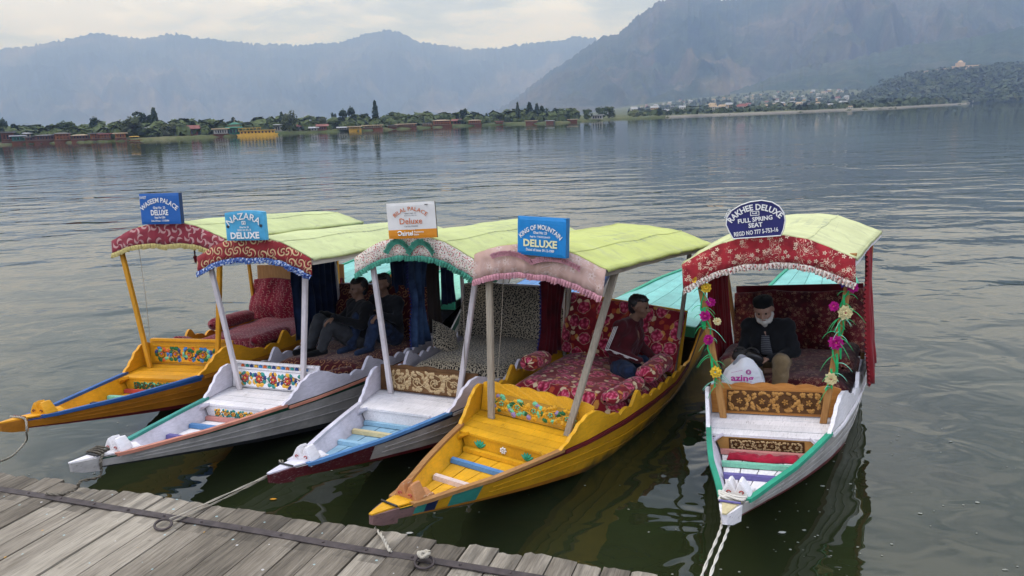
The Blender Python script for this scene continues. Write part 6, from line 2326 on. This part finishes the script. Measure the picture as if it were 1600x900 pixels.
tag(kn.build('rope_knot', ROPE, None, True), 'grey rope knot tied to the right iron ring on the jetty', 'rope')
end5 = ground_at(1098, 915, .66)
rope([bl(5, .22, .07, .47), bl(5, .19, .01, .51), bl(5, .06, .035, .505), bl(5, -.06, .02, .45), end5 + Vector((0, 0, .10)), end5 + (end5 - bl(5, 0, 0, .45)) * .5], .008, ROPE_W, 'left strand of the pale double rope at the garlanded bow', sag=.05)
rope([bl(5, .22, -.07, .47), bl(5, .19, -.03, .51), bl(5, .06, -.015, .505), bl(5, -.06, -.02, .45), end5 + Vector((.045, .01, .10)), end5 + Vector((.05, 0, 0)) + (end5 - bl(5, 0, 0, .45)) * .5], .008, ROPE_W, 'right strand of the pale double rope at the garlanded bow', sag=.06)
kn = MB()
for k in range(3):
    pts = [bl(5, .17 + .022 * k + .02 * math.sin(t * 2 + k), (.075 + .006 * k) * math.cos(t), .492 + .014 * math.sin(t + k) + .004 * k) for t in np.linspace(0, 2 * PI, 16)]
    kn.tube(pts, .008, 5, cap=False)
tag(kn.build('rope_coil', ROPE_W, None, True), 'pale rope wound round the bow of the garlanded boat', 'rope')
kn = MB()
for i, c in ((2, 4), ):
    for k in range(c):
        kn.tube([bl(i, .15 + .025 * k, .075 * math.cos(t), .495 + .012 * math.sin(t) + .004 * k) for t in np.linspace(0, 2 * PI, 14)], .008, 5, cap=False)
tag(kn.build('rope_coil', ROPE_D, None, True), 'dark rope wound round the white second bow', 'rope')
# floating flecks on the water
mb = MB()
rr = random.Random(4)
for k in range(130):
    px, py = rr.uniform(560, 1600), rr.uniform(640, 900)
    if k > 80:
        px, py = rr.gauss(1270, 60), rr.gauss(800, 60)
    if k > 112:
        px, py = rr.uniform(0, 560), rr.uniform(560, 760)
    p = ground_at(px, py, .004)
    s = rr.uniform(.003, .008) * (1.9 if rr.random() < .10 else 1)
    m = 7
    mb.add([p + Vector((math.cos(2 * PI * j / m) * s * rr.uniform(.7, 1.3) * 1.3, math.sin(2 * PI * j / m) * s * rr.uniform(.7, 1.3), 0)) for j in range(m)], [tuple(range(m))])
struct(mb.build('floating_flecks', plain('foam_fleck', '#8d8e84', .8, .3, 40)), 'stuff')
for px, py, s, c, lab in ((427, 780, .03, '#c98a24', 'orange leaf floating between jetty and maroon bow'), (640, 833, .028, '#b9b8b0', 'pale leaf floating beside the mustard bow'), (1222, 832, .03, '#c4c4bc', 'pale leaf floating left of the bottom right reflections')):
    p = ground_at(px, py, .006)
    mb = MB()
    mb.prism([p + Vector((a * s, b * s, 0)) for a, b in ((-1, 0), (-.4, .45), (.4, .4), (1, .05), (.4, -.4), (-.4, -.4))], (0, 0, .003))
    tag(mb.build('floating_leaf', plain('leaf_%s' % c.strip('#'), c, .7, .2, 30)), lab, 'leaf')

splash2 = [c for c in boat2.children if c.name.startswith('splash_board')][0]
sc_m = [FLOR, TEALP, FLNV, FLYE, FLBL]
for k in range(15):
    y = .39 - .78 * k / 14
    mb = MB()
    mb.prism([Vector((2.238 - .004, y + .021 * math.cos(t), .622 + .030 * math.sin(t))) for t in np.linspace(0, PI, 8)], (-.006, 0, 0))
    mb.build('painted_scallop', sc_m[k % 5], splash2)
MB().box((2.228, 0, .610), (.016, .90, .016)).build('panel_rail', WHT, splash2)
MB().box((2.232, 0, .668), (.030, .98, .020)).build('panel_rail', WHT, splash2)
splash1 = [c for c in boat1.children if c.name.startswith('splash_board')][0]
MB().box((2.240, 0, .672), (.045, 1.0, .026)).build('panel_rail', YEL, splash1)
MB().box((2.222, 0, .610), (.020, .96, .014)).build('panel_rail', YEL, splash1)
# ------------------------------------------------------------------ people
def cap(mb, a, b, ra, rb=None):
    a, b = Vector(a), Vector(b)
    rb = ra if rb is None else rb
    n = 5
    mb.tube([a.lerp(b, k / n) for k in range(n + 1)], [ra + (rb - ra) * k / n for k in range(n + 1)], 12)
    mb.sphere(a, ra, 0, 12, 8)
    mb.sphere(b, rb, 0, 12, 8)
SKIN_JOBS = []
def fuse(name, mb, mat, voxel, parent=None, iters=6, factor=.5):
    """one continuous skin over overlapping limbs (remeshed later in one go)"""
    o = mb.build(name, mat, parent, True)
    m = o.modifiers.new('remesh', 'REMESH')
    m.mode = 'VOXEL'
    m.voxel_size = voxel
    m.use_smooth_shade = True
    s = o.modifiers.new('smooth', 'SMOOTH')
    s.factor = factor
    s.iterations = iters
    SKIN_JOBS.append(o)
    return o
def bake_people():
    bpy.context.view_layer.update()
    dg = bpy.context.evaluated_depsgraph_get()
    done = [(o, bpy.data.meshes.new_from_object(o.evaluated_get(dg))) for o in SKIN_JOBS]
    for o, me in done:
        o.modifiers.clear()
        old = o.data
        o.data = me
        me.name = o.name
        bpy.data.meshes.remove(old)
        me.polygons.foreach_set('use_smooth', [True] * len(me.polygons))
        amp = {'jacket': .011, 'trousers': .011, 'beard': .006, 'hair': .006}.get(o.name.split('.')[0], 0)
        if amp:
            sc = 1.0 if amp > .008 else 4.0
            n_ = len(me.vertices)
            co, no = np.empty(n_ * 3), np.empty(n_ * 3)
            me.vertices.foreach_get('co', co)
            me.vertices.foreach_get('normal', no)
            P_, N_ = co.reshape(-1, 3) * sc, no.reshape(-1, 3)
            wv = .6 * np.sin(P_[:, 2] * 21 + P_[:, 0] * 9) + .5 * np.sin(P_[:, 1] * 17)
            f = np.abs(np.sin(P_[:, 2] * 33 + P_[:, 0] * 19 + wv * 2.2)) * .55 + .35 * np.sin(P_[:, 0] * 47 + P_[:, 1] * 39 + wv * 3) + .25 * np.sin(P_[:, 1] * 83 - P_[:, 2] * 71 + wv)
            me.vertices.foreach_set('co', (co.reshape(-1, 3) + N_ * (amp * (f - .25))[:, None]).ravel())
            me.update()
def hand(mb, wrist, direc, down, side, size=1.0, curl=.6):
    """palm, four bent fingers of unequal length and a thumb from the side of the palm"""
    d = Vector(direc).normalized()
    dn = Vector(down)
    dn = (dn - d * dn.dot(d)).normalized()
    lat = d.cross(dn) * side
    w = Vector(wrist)
    for k in (-1, 0, 1):
        cap(mb, w + lat * .016 * k + d * .008, w + d * .080 * size + lat * .023 * k, .017, .014)
    for k, L in enumerate((.068, .078, .072, .055)):
        base = w + d * .085 * size + lat * (.033 - .022 * k)
        a1, a2 = curl * .6, curl * 1.5
        m1 = base + (d * math.cos(a1) + dn * math.sin(a1)) * L * .5
        m2 = m1 + (d * math.cos(a2) + dn * math.sin(a2)) * L * .5
        cap(mb, base - d * .01, m1, .0098, .0088)
        cap(mb, m1, m2, .0088, .0075)
    t0 = w + d * .030 + lat * .030
    t1 = t0 + (d * .7 + lat * .7 + dn * .3).normalized() * .036
    t2 = t1 + (d * .95 + lat * .15 + dn * .5).normalized() * .030
    cap(mb, t0, t1, .012, .0105)
    cap(mb, t1, t2, .0105, .0085)
    return w + d * .09
def head_parts(mb, hb, c, f, up, beard=None, hair_long=0.0):
    """mb body skin, hb hair; c head centre, f facing, up"""
    f, up = Vector(f).normalized(), Vector(up)
    up = (up - f * up.dot(f)).normalized()
    lt = up.cross(f)
    def P(x, y, z):
        return c + f * x + lt * y + up * z
    cap(mb, P(-.022, 0, .030), P(.018, 0, .030), .086, .080)
    cap(mb, P(.022, 0, -.01), P(.034, 0, -.060), .070, .050)
    cap(mb, P(.052, 0, -.088), P(.066, 0, -.090), .026, .022)
    cap(mb, P(.092, 0, .012), P(.116, 0, -.024), .010, .015)
    for s in (1, -1):
        cap(mb, P(.110, s * .010, -.028), P(.104, s * .016, -.030), .008)
        cap(mb, P(-.005, s * .083, .012), P(-.008, s * .083, -.018), .016, .012)
        cap(mb, P(.062, s * .042, -.028), P(.050, s * .050, -.022), .024)
        cap(mb, P(.086, s * .016, .028), P(.078, s * .048, .026), .010)
    cap(mb, P(.090, -.018, -.058), P(.090, .018, -.058), .009)
    if hb is not None:
        cap(hb, P(-.034, 0, .046), P(.022, 0, .066), .086, .066)
        cap(hb, P(.030, -.035, .084), P(.052, .030, .080), .030, .026)
        cap(hb, P(-.044, 0, .0), P(-.040, 0, -.035), .072, .056)
        for q_ in range(26):
            a_ = q_ * 2.4
            r_ = .025 + .05 * ((q_ * .37) % 1)
            cap(hb, P(-.02 + math.cos(a_) * r_, math.sin(a_) * r_, .125 - r_ * .5), P(.0 + math.cos(a_) * r_ * 1.2, math.sin(a_) * r_ * 1.25, .126 - r_ * .6), .016, .009)
        for s in (1, -1):
            cap(hb, P(-.02, s * .070, .03), P(-.005, s * .074, .0), .024, .014)
    if beard is not None:
        cap(beard, P(.060, 0, -.092), P(.062, 0, -.125), .040, .024)
        for s in (1, -1):
            cap(beard, P(.010, s * .066, -.040), P(.052, s * .040, -.085), .022, .030)
            cap(beard, P(.098, s * .005, -.043), P(.086, s * .032, -.052), .008, .008)
    return P
def person(M, label, J, cols, hair=True, cap_hat=False, beard=False, stripes=False, vest=None):
    """J: joints in the sitter's frame (x forward, y left, z up from the seat)"""
    V = {k: Vector(v) for k, v in J.items()}
    body, hairm, jac, tro = MB(), MB(), MB(), MB()
    brd = MB() if beard else None
    f = V['face']
    hc = V['head']
    P = head_parts(body, hairm if hair else None, hc, f, V.get('up', Vector((0, 0, 1))), brd)
    cap(body, V['chest'] + Vector((0, 0, .10)), V['neck'], .060, .052)
    cap(body, V['neck'], hc + Vector((0, 0, -.05)), .052, .052)
    cap(body, V['pelvis'], V['chest'], .105, .115)
    def torso(mb, g):
        cap(mb, V['pelvis'] + Vector((0, .05, .02)), V['chest'] + Vector((0, .065, 0)), .118 + g, .118 + g)
        cap(mb, V['pelvis'] + Vector((0, -.05, .02)), V['chest'] + Vector((0, -.065, 0)), .118 + g, .118 + g)
        cap(mb, V['shL'], V['shR'], .072 + g, .072 + g)
        for s in ('L', 'R'):
            cap(mb, V['sh' + s], V['chest'], .075 + g, .10 + g)
            cap(mb, V['sh' + s], V['chest'].lerp(V['neck'], .75), .062 + g, .055 + g)
    torso(jac, .010)
    for s, sg in (('L', 1), ('R', -1)):
        cap(body, V['sh' + s], V['el' + s], .046, .036)
        cap(body, V['el' + s], V['wr' + s], .036, .025)
        cap(jac, V['sh' + s], V['el' + s], .066, .052)
        cap(jac, V['el' + s], V['wr' + s], .053, .038)
        dn = V.get('down' + s, Vector((0, 0, -1)))
        hand(body, V['wr' + s], (V['tip' + s] - V['wr' + s]), dn, sg if True else -sg)
        cap(body, V['pelvis'], V['hip' + s], .09, .075)
        cap(body, V['hip' + s], V['kn' + s], .070, .050)
        cap(body, V['kn' + s], V['an' + s], .048, .032)
        cap(tro, V['pelvis'] + Vector((0, 0, .02)), V['hip' + s], .125, .105)
        cap(tro, V['hip' + s], V['kn' + s], .098, .076)
        cap(tro, V['kn' + s], V['an' + s].lerp(V['kn' + s], .10), .075, .058)
        cap(body, V['an' + s], V['to' + s], .032, .026)
    bo = fuse('person', body, cols['skin'], .0085)
    bo.matrix_world = M
    tag(bo, label, 'person')
    fuse('jacket', jac, cols['top'], .014, bo, 4)
    fuse('trousers', tro, cols['legs'], .014, bo, 4)
    if hair:
        fuse('hair', hairm, cols['hair'], .009, bo, 2)
    if beard:
        fuse('beard', brd, cols['beard'], .008, bo, 2)
    for s in (1, -1):
        e = MB()
        e.sphere(P(.089, s * .032, .012), .0105, 0, 8, 6)
        e.build('eye', cols['eye'], bo, True)
    if cap_hat:
        hm_ = MB()
        fw, up = f.normalized(), Vector((0, 0, 1))
        c0 = P(-.012, 0, .060)
        rings = []
        for z, r_ in ((-.005, .100), (.03, .102), (.055, .094), (.066, .06), (.067, .0)):
            rings.append([P(-.012 + 1.05 * r_ * math.cos(t), r_ * .92 * math.sin(t), .062 + z + .012 * math.cos(t)) for t in np.linspace(0, 2 * PI, 17)])
        hm_.grid(rings)
        hm_.build('cap', cols['cap'], bo, True)
    if stripes:
        for s in ('L', 'R'):
            out = Vector((-.25, 1 if s == 'L' else -1, .15)).normalized()
            for k in (-1, 0, 1):
                st = MB()
                off = Vector((.017 * k, 0, .006 * k))
                st.tube([V['sh' + s] + out * .078 + off + Vector((0, 0, .012)), V['sh' + s].lerp(V['el' + s], .5) + out * .071 + off, V['el' + s] + out * .062 + off, V['el' + s].lerp(V['wr' + s], .5) + out * .055 + off, V['wr' + s] + out * .045 + off], .0055, 4)
                st.build('sleeve_stripe', cols['stripe'], bo)
    for s in ('L', 'R'):
        if 'shoe' in cols:
            sh = MB()
            d = (V['to' + s] - V['an' + s])
            cap(sh, V['an' + s] + Vector((0, 0, -.015)) - d * .25, V['to' + s] + d * .2, .043, .036)
            fuse('shoe', sh, cols['shoe'], .010, bo, 2)
    return bo, V
SKIN = plain('skin', (.20, .11, .07, 1), .55, .12, 12, .35, .05)
SKIN2 = plain('skin_old', (.36, .21, .15, 1), .55, .15, 14, .35, .1)
HAIRB = plain('black_hair', (.012, .010, .010, 1), .5, .3, 30, .4, .3)
BEARDW = plain('white_beard', '#c9c4bc', .8, .2, 40, .2, .4)
EYE = plain('dark_eye', (.015, .012, .01, 1), .2, .0, 5, .6, 0)
MAROON = cloth_plain('maroon_jacket_cloth', '#4a161c', .35, 8)
BLACKC = cloth_plain('black_cloth', '#141416', .4, 8)
JEANS = cloth_plain('blue_jeans_cloth', '#283650', .35, 14, '#161e30')
GREYT = cloth_plain('grey_trouser_cloth', '#3c3d40', .3, 10)
KHAKI = cloth_plain('khaki_cloth', '#8a7658', .3, 9, '#6c5a40')
DKVEST = cloth_plain('dark_vest_cloth', '#1c1d20', .4, 9)
STRW = cloth_plain('white_stripe_cloth', '#c9c4c0', .1, 9)
def facing(i, pos, ang):
    """seat frame in boat i; ang: heading of the face in boat coordinates (0 = towards the bow, + = to the left)"""
    return BM[i] @ Matrix.Translation(pos) @ Matrix.Rotation(PI - ang, 4, 'Z')
def sitting(legs='cross', **k):
    J = dict(pelvis=(0, 0, .12), chest=(.03, 0, .40), neck=(.05, 0, .585), head=(.075, 0, .715), face=(1, 0, -.05),
             shL=(.03, .175, .505), shR=(.03, -.175, .505), hipL=(.02, .09, .10), hipR=(.02, -.09, .10),
             elL=(.02, .24, .27), elR=(.02, -.24, .27), wrL=(.23, .13, .17), wrR=(.23, -.13, .17), tipL=(.32, .06, .13), tipR=(.32, -.06, .13))
    if legs == 'cross':
        J.update(knL=(.34, .27, .12), knR=(.34, -.27, .12), anL=(.30, -.08, .06), anR=(.20, .10, .05), toL=(.26, -.20, .05), toR=(.16, .22, .05))
    elif legs == 'up':
        J.update(knL=(.34, .13, .34), knR=(.36, -.13, .36), anL=(.46, .12, .06), anR=(.50, -.12, .06), toL=(.60, .12, .04), toR=(.64, -.12, .04),
                 elL=(.10, .24, .32), elR=(.10, -.24, .32), wrL=(.30, .17, .42), wrR=(.30, -.17, .42), tipL=(.40, .15, .38), tipR=(.40, -.15, .38))
    J.update(k)
    return J
man4, _ = person(facing(4, (3.86, -.20, .515), -1.45), 'man in maroon striped track jacket and jeans sitting on the rose-print bed',
       sitting('cross', face=(1, .12, -.02), chest=(.05, 0, .40), neck=(.085, 0, .585), head=(.125, 0, .715), wrL=(.28, .10, .20), wrR=(.24, -.12, .20), elR=(-.03, -.235, .28), elL=(.06, .235, .28),
               knR=(.22, -.26, .10), anR=(-.02, -.14, .05), toR=(-.14, -.10, .05), knL=(.34, .10, .12), anL=(.08, .18, .06), toL=(-.05, .18, .05)),
       dict(skin=SKIN, hair=HAIRB, eye=EYE, top=MAROON, legs=JEANS, stripe=STRW), stripes=True)
man5, V5 = person(facing(5, (3.22, .14, .535), .12), 'old man with white beard, dark cap and khaki trousers sitting in the garlanded boat',
       sitting('cross', face=(1, .10, -.42), up=(.4, 0, .9), chest=(.06, 0, .36), neck=(.12, 0, .535), head=(.19, 0, .645), shL=(.07, .175, .46), shR=(.07, -.175, .46),
               elL=(.08, .25, .22), elR=(.10, -.25, .22), wrL=(.30, .06, .20), wrR=(.30, -.20, .22), tipL=(.36, -.04, .20), tipR=(.38, -.26, .20),
               knL=(.42, .20, .20), anL=(.46, .15, -.25), toL=(.60, .15, -.31), knR=(.36, -.30, .13), anR=(.20, -.05, .05), toR=(.14, .06, .05)),
       dict(skin=SKIN2, hair=HAIRB, eye=EYE, top=DKVEST, legs=KHAKI, beard=BEARDW, cap=BLACKC), hair=True, cap_hat=True, beard=True)
# striped shirt front showing in the open vest, and the dark bag in his hands
sf = MB()
rows, uv = [], []
for i in range(8):
    t = i / 7
    c = V5['pelvis'].lerp(V5['chest'], .35 + .8 * t)
    hw = .055 * (1 - .35 * t)
    rows.append([(c.x + .137 + .012 * (1 - (j / 4 - 1) ** 2) - .035 * max(0, t - .6), hw * (j / 4 - 1), c.z) for j in range(9)])
sf.grid(rows, thick=(-.02, 0, 0))
q = NT('striped_shirt', .85, .2)
sx = q.n('ShaderNodeSeparateXYZ')
q.put(sx.inputs[0], q.obj())
q.color(q.ramp(q.math('FRACT', q.math('MULTIPLY', sx.outputs[2], 55.0)), [(.0, (.035, .037, .045, 1)), (.7, (.16, .16, .17, 1))], 'CONSTANT'))
sf.build('shirt_front', q.done(), man5, True)
hb = MB()
rows = []
for i in range(9):
    t = i / 8
    row = []
    for j in range(25):
        w = 2 * PI * j / 24
        k = (1 - abs(2 * t - 1) ** 3) ** .5 if t not in (0, 1) else .15
        row.append((.36 + .05 * math.cos(w) * k + .02 * t, -.12 + .15 * math.sin(w) * k, .13 + .15 * t + .015 * math.sin(w * 3)))
    rows.append(row)
hb.grid(rows)
bagk = hb.build('shoulder_bag', plain('black_leather', (.018, .016, .016, 1), .4, .3, 14, .5, .4), None, True)
bagk.matrix_world = facing(5, (3.22, .14, .535), .12)
tag(bagk, 'black leather bag held in the lap of the old man', 'bag')
for s in (-.06, .05):
    h_ = MB()
    h_.tube([(.40, -.12 + s + .04 * math.cos(t) * 1.5, .27 + .05 * math.sin(t)) for t in np.linspace(0, PI, 10)], .008, 6)
    h_.build('handle', plain('black_leather', (0, 0, 0, 1)), bagk, True)
person(facing(2, (3.58, -.05, .53), .55), 'man in black top and grey trousers lounging with knees raised in the second boat',
       sitting('up', chest=(-.08, 0, .36), neck=(-.10, 0, .55), head=(-.09, 0, .68), shL=(-.09, .18, .47), shR=(-.09, -.18, .47), elL=(.02, .26, .30), elR=(.02, -.26, .30)),
       dict(skin=SKIN, hair=HAIRB, eye=EYE, top=BLACKC, legs=GREYT, shoe=BLACKC))
person(facing(2, (3.85, -.36, .53), .25), 'second man in jeans and dark top sitting in the shade of the second boat',
       sitting('up', wrR=(.24, -.10, .34), tipR=(.20, -.04, .45)),
       dict(skin=SKIN, hair=HAIRB, eye=EYE, top=DKVEST, legs=JEANS, shoe=JEANS))
bake_people()
# ------------------------------------------------------------------ haze over the whole valley
hz = MB()
hz.box((0, 4800, 545.0), (22000, 10600, 1106))
hm = bpy.data.materials.new('haze_air')
hm.use_nodes = True
ht = hm.node_tree
ht.nodes.clear()
ho = ht.nodes.new('ShaderNodeOutputMaterial')
pv = ht.nodes.new('ShaderNodeVolumePrincipled')
pv.inputs['Color'].default_value = (0.40, 0.57, 1.0, 1)
pv.inputs['Absorption Color'].default_value = (1, 1, 1, 1)
pv.inputs['Density'].default_value = 0.00028
pv.inputs['Density Attribute'].default_value = ''
pv.inputs['Temperature Attribute'].default_value = ''
ht.links.new(pv.outputs[0], ho.inputs['Volume'])
hazeo = struct(hz.build('haze', hm), 'stuff')
